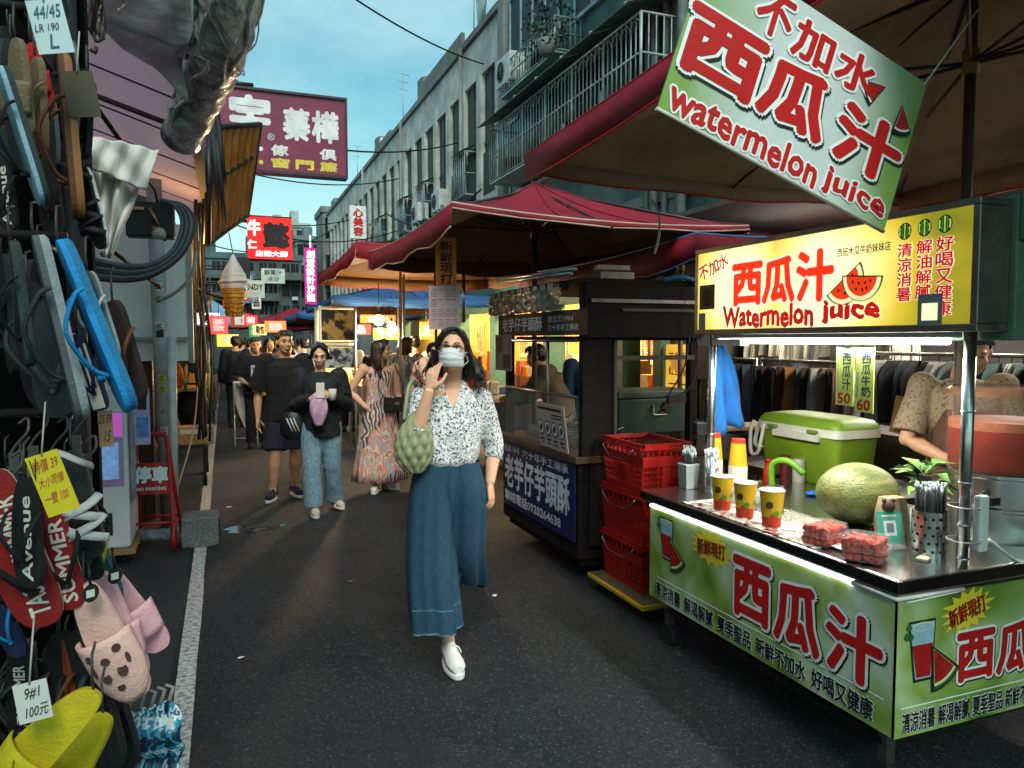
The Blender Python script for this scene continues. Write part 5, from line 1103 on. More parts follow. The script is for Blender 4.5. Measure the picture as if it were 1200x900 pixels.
b=B(); b.b2((4.32,6.36,1.3),(4.345,6.58,1.42)); tag(b.build('orange_notice',M('notice_orange','c98a2a',.6,emit=.3,ecol=lin((210,150,50)))),'small orange notice pinned on the brown board','notice')
b=B(); b.b2((4.30,6.75,.6),(4.42,6.90,2.1)); tag(b.build('green_post',GCOL),'green painted post beside the yellow notice','post')
# clothing shop behind the juice cart
cs=thing('clothes_shop','bright open clothes shop behind the juice cart','shop',(5.6,3.5,0))
b=B(); b.b2((6.3,-1.0,0),(6.4,6.79,2.88)); b.b2((4.2,-1.1,0),(6.4,-1.0,2.88)); b.build('wall',DWALL,cs,True)
b=B(); b.b2((4.3,-1,2.84),(6.3,6.79,2.885)); b.build('ceiling',M('shop_ceiling','55524c',.8),cs,True)
b=B(); b.b2((4.5,-1,0.0),(6.3,6.79,.01)); b.build('floor_slab',M('shop_floor','4a4540',.5,dirt=.3),cs,True)
for y in(2.2,3.8,5.6): 
    b=B(); b.tube([(5.2,y-.6,2.5),(5.2,y+.6,2.5)],.025,8); b.build('tube_light',M('cool_tube','ffffff',.4,emit=10,ecol=(1,.95,.85)),cs,True); lamp(cs,'AREA',(-.4,y-3.5,2.45),60,(1,.92,.78),.3,None,1.0)
def garment(kind,w,h,seed,col,z):
    rr=random.Random(seed); b=B(); n=6; m=8; fs=[]
    vs=[]
    for side in(0,1):
        for i in range(m+1):
            for j in range(n+1):
                u=j/n-.5; v=i/m
                if kind=='pants': ww=w*(.75+.25*v); th=.02+.015*v; gap=.0
                else: ww=w*(1-.1*v)*(.55+.45*min(1,v*5)); th=.035
                vs.append(Vector(((u*ww)+.006*math.sin(v*9+seed),(th*(1-abs(2*u)**2)+.012*math.sin(u*20+v*3+seed))*(1 if side else -1),-v*h)))
        o=side*(m+1)*(n+1)
        for i in range(m):
            for j in range(n):
                f=(o+i*(n+1)+j,o+i*(n+1)+j+1,o+(i+1)*(n+1)+j+1,o+(i+1)*(n+1)+j); fs.append(f if side else f[::-1])
    b.add(vs,fs,0,True); return b
CNAME={'1a1c20':'black','242a33':'slate black','3a2418':'dark brown','7a4a1e':'rust brown','15171a':'jet black','b0762a':'ochre','5a3a24':'mid brown','241a14':'black-brown','6a4022':'chestnut','1a1412':'near-black','3c4a48':'faded green-grey','55605c':'washed grey','8a8a80':'grey','b0ab98':'beige','6a6a60':'dark grey','c0b8a0':'cream','141414':'plain black','1c2530':'navy','22303a':'slate blue','0e0f12':'deep black','2a3844':'steel blue','d8d4c8':'white','1c1a1c':'charcoal','b8b4a8':'light grey','2a1a1a':'maroon black'}
cols=['1a1c20','242a33','3a2418','7a4a1e','15171a','b0762a','5a3a24','20242a','6a4022','8a8a86','2b3440','c9c6bc','3c4a55','141414']
SHORT={'rail of brown trousers behind the cool box':'brown trouser rail','rail of dark jeans behind the blue towel':'dark jeans rail','high rail of pale trousers under the tube lamp':'high pale trouser rail','rail of black tops behind the price cards':'black tops rail','rail of printed tops behind the juice seller':'printed tops rail'}
def clothes_rail(label,x,y0,y1,z,h,kind,pal,seed,face='Y'):
    t=thing('clothes_rail',label,'clothes rail',(x,(y0+y1)/2,0))
    b=B(); b.tube([(0,y0-(y0+y1)/2,z),(0,y1-(y0+y1)/2,z)],.014,8); 
    for s in(y0,y1): b.tube([(0,s-(y0+y1)/2,.0),(0,s-(y0+y1)/2,z+.02)],.014,8)
    b.build('rail',STEELD,t); rr=random.Random(seed); y=y0+.05; k=0
    while y<y1-.04:
        c=pal[rr.randrange(len(pal))]
        gb=garment(kind,(rr.uniform(.24,.32) if kind=='pants' else rr.uniform(.34,.42)),h*rr.uniform(.88,1.08),seed+k,c,z)
        a=rr.uniform(-.35,.35); bmesh.ops.transform(gb.bm,matrix=Matrix.Translation((x+rr.uniform(-.03,.03),y,z-.05))@Matrix.Rotation(a,4,'Z'),verts=gb.bm.verts)
        gb.tube([(x,y,z-.05),(x,y,z+.018)],.004,4)
        g=gb.build('trousers' if kind=='pants' else 'shirt',M('cloth_'+c,c,.9,var=.25,scale=6,bump=.2,bscale=70)); tag(g,CNAME[c]+(' trousers' if kind=='pants' else ' top')+' on the '+SHORT[label].replace('rail of ','rail of '),'trousers' if kind=='pants' else 'shirt','garments on the '+SHORT[label]); y+=rr.uniform(.05,.085); k+=1
clothes_rail('rail of brown trousers behind the cool box',4.62,4.55,5.55,1.42,.62,'pants',['3a2418','7a4a1e','1a1412','1a1c20','5a3a24','241a14','6a6a60','3a2418','6a4022','b0762a','3c4a48','8a8a80'],11)
clothes_rail('rail of dark jeans behind the blue towel',4.62,5.62,6.55,1.42,.65,'pants',['3c4a48','1a1c20','242a33','15171a','55605c'],23)
clothes_rail('high rail of pale trousers under the tube lamp',5.4,4.6,6.6,2.0,.55,'pants',['8a8a80','b0ab98','6a6a60','c0b8a0'],31)
clothes_rail('rail of black tops behind the price cards',4.75,3.1,4.45,1.5,.5,'top',['141414','1c2530','3c4a48','0e0f12','2a3844','8a8a80','55605c'],41)
clothes_rail('rail of printed tops behind the juice seller',4.5,1.5,2.95,1.98,.6,'top',['141414','d8d4c8','1c1a1c','b8b4a8','141414','2a1a1a'],51)
b=B(); rr=random.Random(3)
for k in range(9): b.b2((4.9+rr.uniform(-.1,.1),3.2+.14*k,.9+.0),(5.3,3.2+.14*k+.13,1.2+rr.uniform(0,.25)))
tag(b.build('folded_jeans',M('denim_dark','1e2c3c',.9,var=.4,scale=9)),'piles of folded dark jeans behind the price cards','clothes')
b=B(); fr=Frame((3.75,3.35,1.0),(.25,-1,0),(.1,.05,1)); b.poly(fr,[(0,.05),(.26,0),(.2,.26),(.03,.27)],0,0,.008); tag(b.build('cardboard_flap',M('cardboard','8a6038',.85,var=.15,bump=.1)),'brown cardboard flap standing behind the price cards','cardboard')
b=B(); b.b2((3.8,2.85,.0),(4.2,4.0,1.02)); tag(b.build('black_cabinet',BLACK),'black cabinet behind the juice cart seller','cabinet')
b=B(); fr=Frame((4.9,4.33,1.62),(0,-1,0),(0,0,1)); b.rect(fr,0,0,.2,.15,0,0,.006); b.text(fr,'特價',.03,.08,.17,.13,.002,1,.02); b.text(fr,'出清',.03,.02,.17,.07,.002,1,.02); tag(b.build('price_board',[M('card_pink','b06a4a',.7),INK]),'small reddish handwritten price board in the clothes shop','price board')
fr=Frame((4.1,2.33,1.42),(0,-1,0),(0,0,1)); t=thing('red_price_tag','red price strip with white characters behind the juice tank','price tag',fr.o); f_=Frame((0,0,0),fr.u,fr.v); b=B(); b.rect(f_,0,0,.3,.085,0,0,.004); b.build('strip',RED,t); b=B(); b.text(f_,'好康特賣',.02,.015,.28,.07,.002,0,.02); b.build('lettering',WOUT,t)
b=B(); b.b2((3.0,2.9,1.005),(3.6,3.6,1.03)) if False else b.b2((3.15,4.18,.98),(3.75,4.45,1.0)); tag(b.build('wood_shelf',M('pale_wood','8a6a44',.6,var=.2,stretch=(1,6,1))),'pale wooden board behind the blue towel','board')
# ============================================================ left-hand slipper rack
_p,_a=R(3.355),R(21.2)
_f=Vector((math.sin(_a)*math.cos(_p),math.cos(_a)*math.cos(_p),-math.sin(_p))); _r=Vector((math.cos(_a),-math.sin(_a),0)); _u=_r.cross(_f)
def at(x,y,Y):
    """survey of the photograph: the point seen at (x,y) that stands Y metres down the street"""
    d=_f+_r*((x-600)/870)+_u*((450-y)/870); return Vector((0,0,1.6))+d*(Y/d.y)
rack=thing('shoe_rack','tall black rack full of hanging slippers','rack',(-.6,1.5,0))
b=B(); b.b2((-1.3,1.52,.25),(-.215,1.55,2.75)); b.build('backboard',M('rack_black','050505',.9,var=.3,scale=3,spec=.1),rack,True)
BARZ=[2.05,1.745,1.50,1.24,1.02]
for z in BARZ:
    q=B(); q.tube([(-1.3,1.2,z),(-.20,1.2,z)],.006,8); q.tube([(-.25,1.2,z),(-.25,1.52,z)],.006,6); q.tube([(-.9,1.2,z),(-.9,1.52,z)],.006,6); q.build('hanging_rail',M('rail_dark','2c2b2a',.5,metal=.4),rack,True)
for x in(-1.28,-.24):
    q=B(); q.tube([(x,1.5,0),(x,1.5,2.75)],.016,8); q.build('upright',BLACK,rack,True)
def outline(n=40,w=.046,L=.27,toe=1.0):
    pts=[]
    for k in range(n):
        t=2*math.pi*k/n; y=-math.cos(t); x=math.sin(t)
        ww=w*(1.0+.16*y-.20*(1-y*y)*1.0+ .05*x)
        pts.append((math.copysign(abs(x)**.72,x)*ww+.006*(1-y*y),y*L/2))
    return pts
def place(pT,pB,yaw,L=.27):
    d=pB-pT; y=d.normalized(); v=Vector((.1,-1,0)); z=(v-y*v.dot(y)).normalized(); z=Quaternion(y,R(yaw))@z; x=y.cross(z); k=d.length/L
    m=Matrix.Identity(4); o=(pT+pB)/2
    for i in range(3): m[i][0]=x[i]*k; m[i][1]=y[i]*k; m[i][2]=z[i]*k; m[i][3]=o[i]
    return m
def slipper(label,pT,pB,Y0,yaw,kind,sole,strap,edge=None,text=None,tcol=None,Y1=None,th=.02,group='slippers hanging on the rack'):
    m=place(at(pT[0],pT[1],Y0),at(pB[0],pB[1],Y1 or Y0),yaw); loc=m.to_translation()
    t=thing('slipper' if kind!='clog' else 'clog',label,'slipper',tuple(m@Vector((0,.0,0))),group=group)
    def fin(b,name,mat_,par=t,**k):
        bmesh.ops.transform(b.bm,matrix=m,verts=b.bm.verts); o=b.build(name,mat_,par,par is t,**k)
        if par is not t:
            for v in o.data.vertices: v.co-=Vector(t.location)
        return o
    o=outline(w=.05 if kind in('slide','clog') else .046); n=len(o)
    b=B(); rings=[]
    for q,z in((.96,-th),(1,-th*.8),(1,-th*.45)): rings.append([Vector((x*q,y*q,z+.008*max(0,-y*5)**2*.0)) for x,y in o])
    b.rings(rings,1,True); b.rings([[Vector((x*1.003,y*1.003,z)) for x,y in o] for z in(-th*.45,-.001)],0,False); b.rings([[Vector((x*q,y*q,z)) for x,y in o] for q,z in((1.003,-.001),(.97,0))],0,True)
    s=fin(b,'sole',[sole,edge or sole],auto=35)
    b=B()
    if kind=='flip':
        for sx in(-1,1): b.tube(sp([(.0,.075,0),(.008*sx,.055,.02),(.034*sx,.0,.036),(.046*sx,-.045,.012),(.044*sx,-.055,-.004)],5),[.004]+[.0075]*18+[.006]*2 if False else .0065,6,flat=.5)
        b.tube([(0,.075,-.002),(0,.072,.016)],.006,6)
    elif kind=='slide':
        nn=14; rows=[]
        for i in range(7):
            yy=-.01+.085*i/6; rows.append([Vector(((.056-.012*(i/6))*math.cos(math.pi*j/nn)+.004,yy,(.052-.010*(i/6))*math.sin(math.pi*j/nn)-.006)) for j in range(nn+1)])
        vs=[p for r in rows for p in r]; b.add(vs,[(i*(nn+1)+j,i*(nn+1)+j+1,(i+1)*(nn+1)+j+1,(i+1)*(nn+1)+j) for i in range(6) for j in range(nn)],0,True)
    elif kind=='clog':
        nn=18; rows=[]
        for i in range(12):
            v=i/11; yy=-.025+.155*v; hw=.052*math.sqrt(max(.0,1-(max(0,v-.35)/.68)**2.4)); hh=.056*(1-.55*v**1.7)
            rows.append([Vector((hw*math.cos(math.pi*j/nn)+.004,yy,max(.0,hh*math.sin(math.pi*j/nn)**.8)-.004)) for j in range(nn+1)])
        vs=[p for r in rows for p in r]; b.add(vs,[(i*(nn+1)+j,i*(nn+1)+j+1,(i+1)*(nn+1)+j+1,(i+1)*(nn+1)+j) for i in range(11) for j in range(nn)],0,True)
    elif kind=='cross':
        for y0 in(-.02,.03):
            for sx in(-1,1): b.tube(sp([(.048*sx,y0,-.003),(.036*sx,y0+.015,.03),(0,y0+.03,.045),(-.036*sx,y0+.045,.03),(-.048*sx,y0+.06,-.003)],5),.012,6,flat=.25)
        b.tube(sp([(.046,-.09,0),(.05,-.11,.05),(0,-.145,.07),(-.05,-.11,.05),(-.046,-.09,0)],5),.009,6,flat=.3)
    st=fin(b,'strap' if kind!='clog' else 'upper',strap,solid=.004*(m.to_scale()[0]) if kind in('slide','clog') else 0)
    if kind=='clog':
        b=B()
        for (hx,hy,hr,hl) in((-.026,.0,.009,1),(.0,.018,.009,1),(.026,.004,.009,1),(-.018,.05,.010,1.3),(.014,.055,.010,1.2),(.03,.035,.006,2.4),(-.034,.03,.005,2.4),(.0,.085,.008,1)):
            v=(hy+.025)/.155; hw=.052*math.sqrt(max(.01,1-(max(0,v-.35)/.68)**2.4)); hh=.056*(1-.55*v**1.7); c=max(-1,min(1,(hx-.004)/hw)); a=math.acos(c); zz=hh*math.sin(a)**.8-.004
            nrm=Vector((math.cos(a)/hw,.0,math.sin(a)/hh)).normalized(); tt=Vector((0,1,0)); bb=nrm.cross(tt)
            b.add([Vector((hx,hy,zz))+nrm*.0032+(tt*math.sin(q*.5236)*hl+bb*math.cos(q*.5236))*hr for q in range(12)],[tuple(range(12))])
        fin(b,'hole',M('clog_hole','4a3030',.8))
    if kind=='slide' and text=='X':
        b=B()
        for sx in(-1,1): b.tube([(.022*sx+.004,.0,.047),(.004,.03,.049),(-.022*sx+.004,.062,.04)],.0012,4)
        fin(b,'stitching',M('stitch','7a7210',.8))
    elif text:
        b=B(); fr=Frame((0,0,.0006),(0,-1,0),(1,0,0)) if True else None
        b.text(fr,text,-.115,-(.015 if len(text)>2 else .02),.09,(.015 if len(text)>2 else .02),.0002,0,.02); fin(b,'lettering',tcol or WOUT)
    # hook that carries it
    b=B(); p=m@Vector((0,-.128,0)); 
    b.tube([p+Vector((0,.01,-.004)),p+Vector((.0,.0,.02)),p+Vector((0,.004,.045)),p+Vector((0,.03,.05))],.0016,5); o2=b.build('hook',M('clip_dim','3a3835',.45,var=.2),t,True)
    return t
def sm(n,c,**k): return M('sole_'+n,c,.75,var=.12,scale=30,bump=.25,bscale=260,**k)
SK=sm('black','121214'); SG=sm('grey','4f5658'); SLG=sm('pale_grey','8d9698'); SDG=sm('dark_grey','2a3032'); SBL=sm('blue','1583c4'); SNB=sm('navy','182a4a'); SBR=sm('brown','5a341c'); SDB=sm('dark_brown','2a1a14'); STA=sm('taupe','7a6a50'); SLB=sm('light_blue','7fa3b2'); SRD=sm('red','8c1712'); SPK=sm('pink','efb2ba'); SPE=sm('peach','efbcae'); SYE=sm('yellow','c2ae12'); SOR=sm('orange','8f3a18'); STE=sm('teal','1c5660'); SWH=sm('white','c4c4bc')
L_=slipper
rows=[
('pale blue-grey slipper hanging edge-on in the top row',(-4,78),(46,240),1.0,78,'flip',SLB,SK,SDG),
('taupe slipper between the pale blue-grey and the red one',(16,44),(26,165),1.06,55,'slide',STA,STA,None),
('taupe slipper between the red one and the long brown one',(40,66),(44,182),1.1,62,'flip',STA,STA,None),
('red slipper half hidden under the white size card',(34,50),(56,128),1.16,40,'slide',sm('bright_red','c41c14'),sm('bright_red','c41c14'),None),
('brown slipper hanging edge-on below the white size card',(66,62),(84,256),1.08,84,'flip',SBR,SBR,M('sole_tan','8a5a2c')),
('shorter brown slipper next to the long brown edge-on one',(86,172),(99,260),1.12,80,'flip',SBR,SBR,None),
('black slipper with a looped strap below the brown-green card',(102,92),(96,186),1.1,70,'flip',SK,SK,None),
('black slipper with white edges beside the hanging white bag',(96,196),(118,292),1.1,60,'cross',SK,SK,SWH),
('black slipper hanging behind the white size card',(60,-20),(72,120),1.2,30,'flip',SK,SK,None),
('dark green-grey slipper in the second row of the rack',(10,282),(30,430),1.05,80,'flip',sm('dk_green','2b3c3a'),SK,None),
('long grey slipper beside the bright blue one',(36,276),(88,492),1.02,82,'flip',SG,SDG,SLG),
('bright blue slipper in the second row of the rack',(64,282),(146,484),1.0,80,'flip',SBL,SBL,sm('blue_edge','1f6f9a')),
('grey-white sandal behind the bright blue slipper',(100,318),(130,424),1.06,50,'flip',SG,sm('strap_grey','a5aaa5'),SLG),
('navy slipper below the bright blue one',(88,392),(118,482),1.06,20,'flip',SNB,SNB,None),
('dark brown slipper in the second row, before the wood panel',(130,352),(160,470),1.14,42,'flip',SDB,SBR,None),
('black slipper behind the dark green-grey one',(30,330),(52,480),1.2,35,'flip',SK,SDG,None),
('dark slipper with grey straps behind the long grey one',(58,350),(66,490),1.16,15,'flip',SDG,SG,None),
('red slipper lettered TASTY SUMMER half behind a black one',(-8,552),(54,734),1.1,8,'flip',SRD,SK,SWH),
('red slipper lettered SUMMER beside the yellow note',(58,588),(86,714),1.12,6,'flip',SRD,SK,SWH),
('black slipper between the two red ones',(28,560),(34,690),1.06,40,'flip',SK,SK,None),
('grey sandal with broad white straps under the tan price tag',(82,528),(108,654),1.14,25,'cross',SDG,sm('strap_white','b9bab6'),SG),
('black slipper with grey straps below the white-strapped sandal',(84,588),(112,680),1.18,20,'flip',SK,SG,None),
('teal slipper with a yellow strap above the pink clog',(100,612),(134,706),1.24,35,'flip',STE,SYE,None),
('pink slide slipper with a ribbed band beside the clog',(122,668),(190,762),1.26,12,'slide',SPK,SPK,None),
('second pink slide slipper hidden behind the clog',(112,672),(160,800),1.22,22,'slide',SPK,SPK,None),
('peach pink clog with round holes hanging below the pink slides',(96,686),(162,818),1.12,18,'clog',SPE,SPE,None),
('yellow slide slipper with a cross-stitched band',(112,812),(-30,965),.92,12,'slide',SYE,SYE,None),
('yellow slide slipper behind the white price card',(122,838),(40,985),1.0,30,'slide',SYE,SYE,None),
('rust orange slipper above the white price card',(70,748),(84,872),1.2,60,'flip',SOR,SBR,None),
('blue slipper hanging below the red ones',(-14,690),(24,770),1.2,25,'flip',SNB,SBL,None),
('black slipper under the red TASTY one',(20,760),(30,880),1.3,30,'flip',SK,SK,None),
('long black slipper below the pink clog',(88,740),(128,905),1.18,35,'flip',SK,SK,None),
('long black slipper behind the other long black ones',(66,742),(100,905),1.2,40,'flip',SK,SDG,None),
('third long black slipper, beside the blue umbrellas',(108,752),(146,905),1.24,30,'flip',SK,SK,None),
('black slipper between the top and second rows',(0,180),(10,270),1.2,30,'flip',SK,SK,None),
('black slipper behind the brown edge-on ones',(56,180),(62,275),1.22,30,'flip',SK,SDB,None),
]
for r in rows:
    lab,pT,pB,Y0,yaw,kind,so_,st_,ed=r
    tx=None
    if 'TASTY' in lab: tx='TASTY SUMMER'
    elif 'lettered SUMMER' in lab: tx='SUMMER'
    elif 'cross-stitched' in lab: tx='X'
    elif lab.startswith('black slipper between'): tx='Avenue'
    elif lab.startswith('navy slipper'): tx='E'
    L_(lab,pT,pB,Y0,yaw,kind,so_,st_,ed,text=tx,tcol=M('letter_cream','d9d3c4',.6))
rr=random.Random(91)
for k in range(22):
    x=rr.uniform(0,96); row=k%4; y0=(40,290,545,745)[row]+rr.uniform(-15,20); dx=rr.uniform(4,26); nm,ms=[('black',SK),('dark grey',SDG),('dark brown',SDB),('charcoal',sm('char','1e2022')),('deep green',sm('dgreen','16241e'))][k%5]
    L_('%s slipper hanging edge-on deep in the %s row'%(nm,('top','second','third','lowest')[row]),(x,y0),(x+dx,y0+rr.uniform(125,165)),rr.uniform(1.3,1.44),rr.choice((60,72,80,-65)),'flip',ms,(SK,SDG,sm('strap_mid','4a4c4a'))[k%3],(None,SDG,sm('edge_mid','5a5c58'))[k%3],group='slippers deep in the rack')
def card(name,label,q,Y,base,lines,hole=True):
    """paper tag on a string; lines: (text,u0,v0,u1,v1,material)"""
    p=[at(x,y,Y) for x,y in q]; u=(p[1]-p[0]); v=(p[3]-p[0]); fr=Frame(p[3],u,-v+u*(v.dot(u)/u.dot(u))); w,h=u.length,v.length
    o=p[3]; t=thing(name,label,'price tag',tuple(o),group='paper tags on the slipper rack'); f_=Frame((0,0,0),fr.u,fr.v)
    b=B(); b.rect(f_,0,0,w,h,0,0,.0015); b.build('paper',base,t); b=B()
    for tx,u0,v0,u1,v1,m in lines: b.text(f_,tx,u0*w,v0*h,u1*w,v1*h,.001,m,.0,shear=.25,rot=.06)
    if lines: b.build('handwriting',[M('pen_teal','12596a',.6),M('pen_black','181820',.6),M('pen_red','b0502a',.6)],t)
    b=B(); c=f_.p(w/2,h*.96,.001); b.tube([c,c+Vector((.002,.004,.03)),c+Vector((0,.03,.06))],.001,4); b.build('string',M('string','b8b4a8',.7),t)
card('price_tag','white size card with teal handwriting at the top of the rack',[(47,2),(89,0),(90,62),(46,64)],.98,M('card_bluewhite','bcd2d2',.8,var=.05),[('44/45',.15,.66,.9,.9,0),('LR 190',.08,.42,.75,.56,1),('L',.4,.1,.65,.36,0)])
card('price_tag','dull green-brown card hanging beside the white size card',[(80,84),(117,83),(119,140),(82,138)],1.06,M('card_olive','4d4a38',.8,var=.25),[])
card('price_tag','yellow handwritten note hanging over the red slippers',[(28,538),(66,526),(92,592),(57,607)],.98,M('card_yellow','d2c01e',.75,var=.06),[('特價 39',.12,.72,.9,.92,2),('大小同價',.12,.48,.9,.64,2),('一雙 100',.12,.2,.85,.38,2),('V',.03,.6,.25,.95,1)])
card('price_tag','tan cardboard tag priced in black pen under the blue slipper',[(111,482),(128,481),(126,523),(117,524)],1.06,M('card_tan','8a6b4c',.8,var=.1),[('25.59',.1,.65,.95,.9,1),('15',.4,.15,.8,.45,1)])
card('price_tag','white price card reading 100 on the yellow slippers',[(10,806),(50,796),(62,834),(23,850)],.88,PAPER,[('9#1',.3,.58,.75,.88,1),('100元',.25,.12,.92,.42,1)])
for (lab,x,y,Y) in(('round black label hanging from the pink slide',136,672,1.2),('small black and white label hanging on the clog',108,692,1.1)):
    p=at(x,y,Y); b=B(); fr=Frame((p.x,p.y-.012,p.z),(1,0,.2),(0,0,1)); b.poly(fr,[(.010*math.cos(k*.5),.012*math.sin(k*.5)) for k in range(13)],0,0,.002); b.rect(fr,-.005,-.005,.005,.005,.001,1); b.tube([fr.p(0,.011),fr.p(-.004,.04,-.01)],.002,5,0); tag(b.build('round_label',[BLACK,PAPER]),lab,'label')
# plastic clips (hangers) along the lower bars
for i,(x,y,Y) in enumerate(((20,520,1.15),(42,512,1.16),(66,518,1.17),(92,500,1.18),(12,560,1.1),(88,745,1.08),(95,752,1.1),(40,742,1.2),(24,640,1.14),(100,540,1.16))):
    p=at(x,y,Y+.12); b=B()
    b.tube(sp([p+Vector((0,.01,.028)),p+Vector((.012,.01,.036)),p+Vector((.014,0,.018)),p+Vector((0,0,.0)),p+Vector((-.012,0,-.02))],5),.0022,6); b.box(p+Vector((-.004,0,-.026)),(.013,.005,.026)); b.tube([p+Vector((-.013,0,-.036)),p+Vector((.010,0,-.046))],.0026,5)
    tag(b.build('hanger_clip',M('clip_silver','5c5a54',.35,metal=.3,var=.3)),'small grey plastic shoe hanger clip on the rack rails','hanger','grey hanger clips on the slipper rack')
# folded blue and white pouches low right
def pouch_mat():
    m,nt,p=nodes('pouch_print'); N=nt.nodes.new; L=nt.links.new
    tc=N('ShaderNodeTexCoord'); n=N('ShaderNodeTexNoise'); n.inputs['Scale'].default_value=26; n.inputs['Detail'].default_value=3; n.inputs['Distortion'].default_value=1.5; L(tc.outputs['Object'],n.inputs[0]); r=N('ShaderNodeValToRGB'); r.color_ramp.interpolation='CONSTANT'; e=r.color_ramp.elements; e[0].color=(.01,.03,.06,1); e[1].position=.44; e[1].color=(.02,.25,.38,1)
    for q,c in((.53,(.65,.7,.72)),(.6,(.03,.12,.22))): x=e.new(q); x.color=c+(1,)
    L(n.outputs[0],r.inputs[0]); L(r.outputs[0],p.inputs['Base Color']); p.inputs['Roughness'].default_value=.25; return m
for k,(x0,x1) in enumerate(((150,150),(164,160),(177,176),(188,190),(198,208))):
    pT,pB=at(x0,834-3*k,1.3),at(x1,930,1.3); b=B(); n=10
    b.tube([pT.lerp(pB,i/n)+Vector((.004*math.sin(i*2+k),.01*math.sin(i*1.3),0)) for i in range(n+1)],[.005]+[.012+.006*math.sin(i*.5) for i in range(1,n+1)],8,flat=.6)
    b.tube([pT,pT+Vector((.006,.01,.018)),pT+Vector((-.006,.01,.024))],.004,5,1)
    tag(b.build('folded_umbrella',[pouch_mat() if 'pouch_print' not in bpy.data.materials else bpy.data.materials['pouch_print'],M('clip_grey','8d8a84')]),'folded blue and white patterned umbrella hanging by the white line','umbrella','folded blue umbrellas low on the rack')
# ============================================================ above and behind the rack
def rumple(name,label,cat,pts,mat_,n=16,m=16,amp=.02,seed=1,th=.003):
    """crumpled sheet spanned by 4 corners"""
    a,b_,c,d=[Vector(p) for p in pts]; rr=random.Random(seed); ph=[(rr.uniform(2,14),rr.uniform(2,14),rr.uniform(0,6)) for _ in range(6)]
    nr=(b_-a).cross(d-a).normalized(); vs=[]
    for i in range(m+1):
        for j in range(n+1):
            u,v=j/n,i/m; p=a.lerp(b_,u).lerp(d.lerp(c,u),v); vs.append(p+nr*amp*sum(math.sin(x*u+y*v+z) for x,y,z in ph)/2.2)
    b=B(); b.add(vs,[(i*(n+1)+j,i*(n+1)+j+1,(i+1)*(n+1)+j+1,(i+1)*(n+1)+j) for i in range(m) for j in range(n)],0,True)
    o=b.build(name,mat_,solid=th); return tag(o,label,cat)
def film(name,c,al): return M(name,c,.2,var=.4,scale=5,bump=1.0,bscale=9,alpha=al,spec=.9,stretch=(1,1,3))
t=thing('rolled_tarp','rolled awning wrapped in wrinkled clear plastic above the cable bundle','rolled tarp',(-.05,2.6,2.4))
P0=[at(275,-60,2.2),at(262,40,2.45),at(240,100,2.75),at(213,160,3.05)]
b=B(); pts=sp(P0,8); n=len(pts); b.tube(pts,[.088-.02*i/n+.006*math.sin(i*1.9) for i in range(n)],20); b.build('wrapped_roll',M('wrapped_tarp','c4c0ba',.2,var=.6,scale=9,bump=.8,bscale=26,spec=.7,stretch=(2.2,2.2,.8)),t,True)
b=B(); rr=random.Random(77)
for k in range(4):
    i=int(3+k*(n-5)/4); d=(pts[min(i+1,n-1)]-pts[i-1]).normalized(); s=d.orthogonal().normalized(); s2=d.cross(s); rad=.092-.02*i/n
    b.tube([pts[i]+(s*math.cos(a)+s2*math.sin(a))*rad+d*(.16*math.sin(a+k)) for a in [2*math.pi*q/20 for q in range(21)]],.0025,5)
b.build('plastic_fold',M('plastic_fold','8a847e',.2,spec=.9),t,True)
for k in range(11):
    b=B(); a0=k*.571+rr.uniform(-.2,.2); tw=rr.uniform(-1.2,1.2); i0=rr.randrange(0,n//2); i1=min(n-1,i0+rr.randrange(n//3,n//2+2)); q=[]
    for i in range(i0,i1):
        d=(pts[min(i+1,n-1)]-pts[max(i-1,0)]).normalized(); s=Vector((0,0,1)); s=(s-d*s.dot(d)).normalized(); s2=d.cross(s); a=a0+tw*i/n+.12*math.sin(i*1.1+k); rad=.088-.02*i/n+.002; q.append(pts[i]+(s*math.cos(a)+s2*math.sin(a))*rad)
    if len(q)>3: b.tube(q,[.002]+[.006+.003*rr.random() for _ in q[2:]]+[.002],6); b.build('plastic_crease',MATS['wrapped_tarp'],t,True)
rumple('plastic_sheet','crumpled clear grey plastic sheet hanging beside the rolled tarp','plastic sheet',(at(108,-20,2.3),at(232,-30,2.4),at(215,112,2.7),at(125,40,2.5)),film('grey_film','b4b2b4',.62),20,16,.03,5)
rumple('plastic_sheet','dark brown plastic strip hanging beside the black board','plastic sheet',(at(103,-20,1.9),at(124,-20,1.9),at(122,45,1.9),at(106,40,1.9)),film('brown_film','5a4a40',.85),10,10,.02,9)
b=B(); b.tube(sp([at(110,38,1.5),at(112,48,1.5),at(119,46,1.5),at(118,38,1.5)],5),.003,5); b.tube([at(106,58,1.5),at(112,62,1.5),at(113,55,1.5)],.004,5); tag(b.build('wire_hook',WIRE),'thin black wire hook beside the black board','hook')
# white drooping cloth bag
t=thing('white_bag','white wrinkled cloth bag hanging in folds by the cable bundle','bag',tuple(at(120,300,2.55)))
def hang(name,q,Y,seed,mat_,amp):
    a=[at(x,y,Y)-Vector(t.location) for x,y in q]; rr=random.Random(seed); n,m=18,14; vs=[]
    for i in range(m+1):
        for j in range(n+1):
            u,v=j/n,i/m; p=a[0].lerp(a[1],u).lerp(a[3].lerp(a[2],u),v); p=p+Vector((0,amp*math.sin(u*22+seed+v*2)+amp*.8*math.sin(u*9-v*6),0)); vs.append(p)
    b=B(); b.add(vs,[(i*(n+1)+j,i*(n+1)+j+1,(i+1)*(n+1)+j+1,(i+1)*(n+1)+j) for i in range(m) for j in range(n)],0,True); b.build(name,mat_,t,solid=.004)
CLOTHW=M('white_cloth','c2c0b8',.7,var=.12,scale=6,bump=.3,bscale=18)
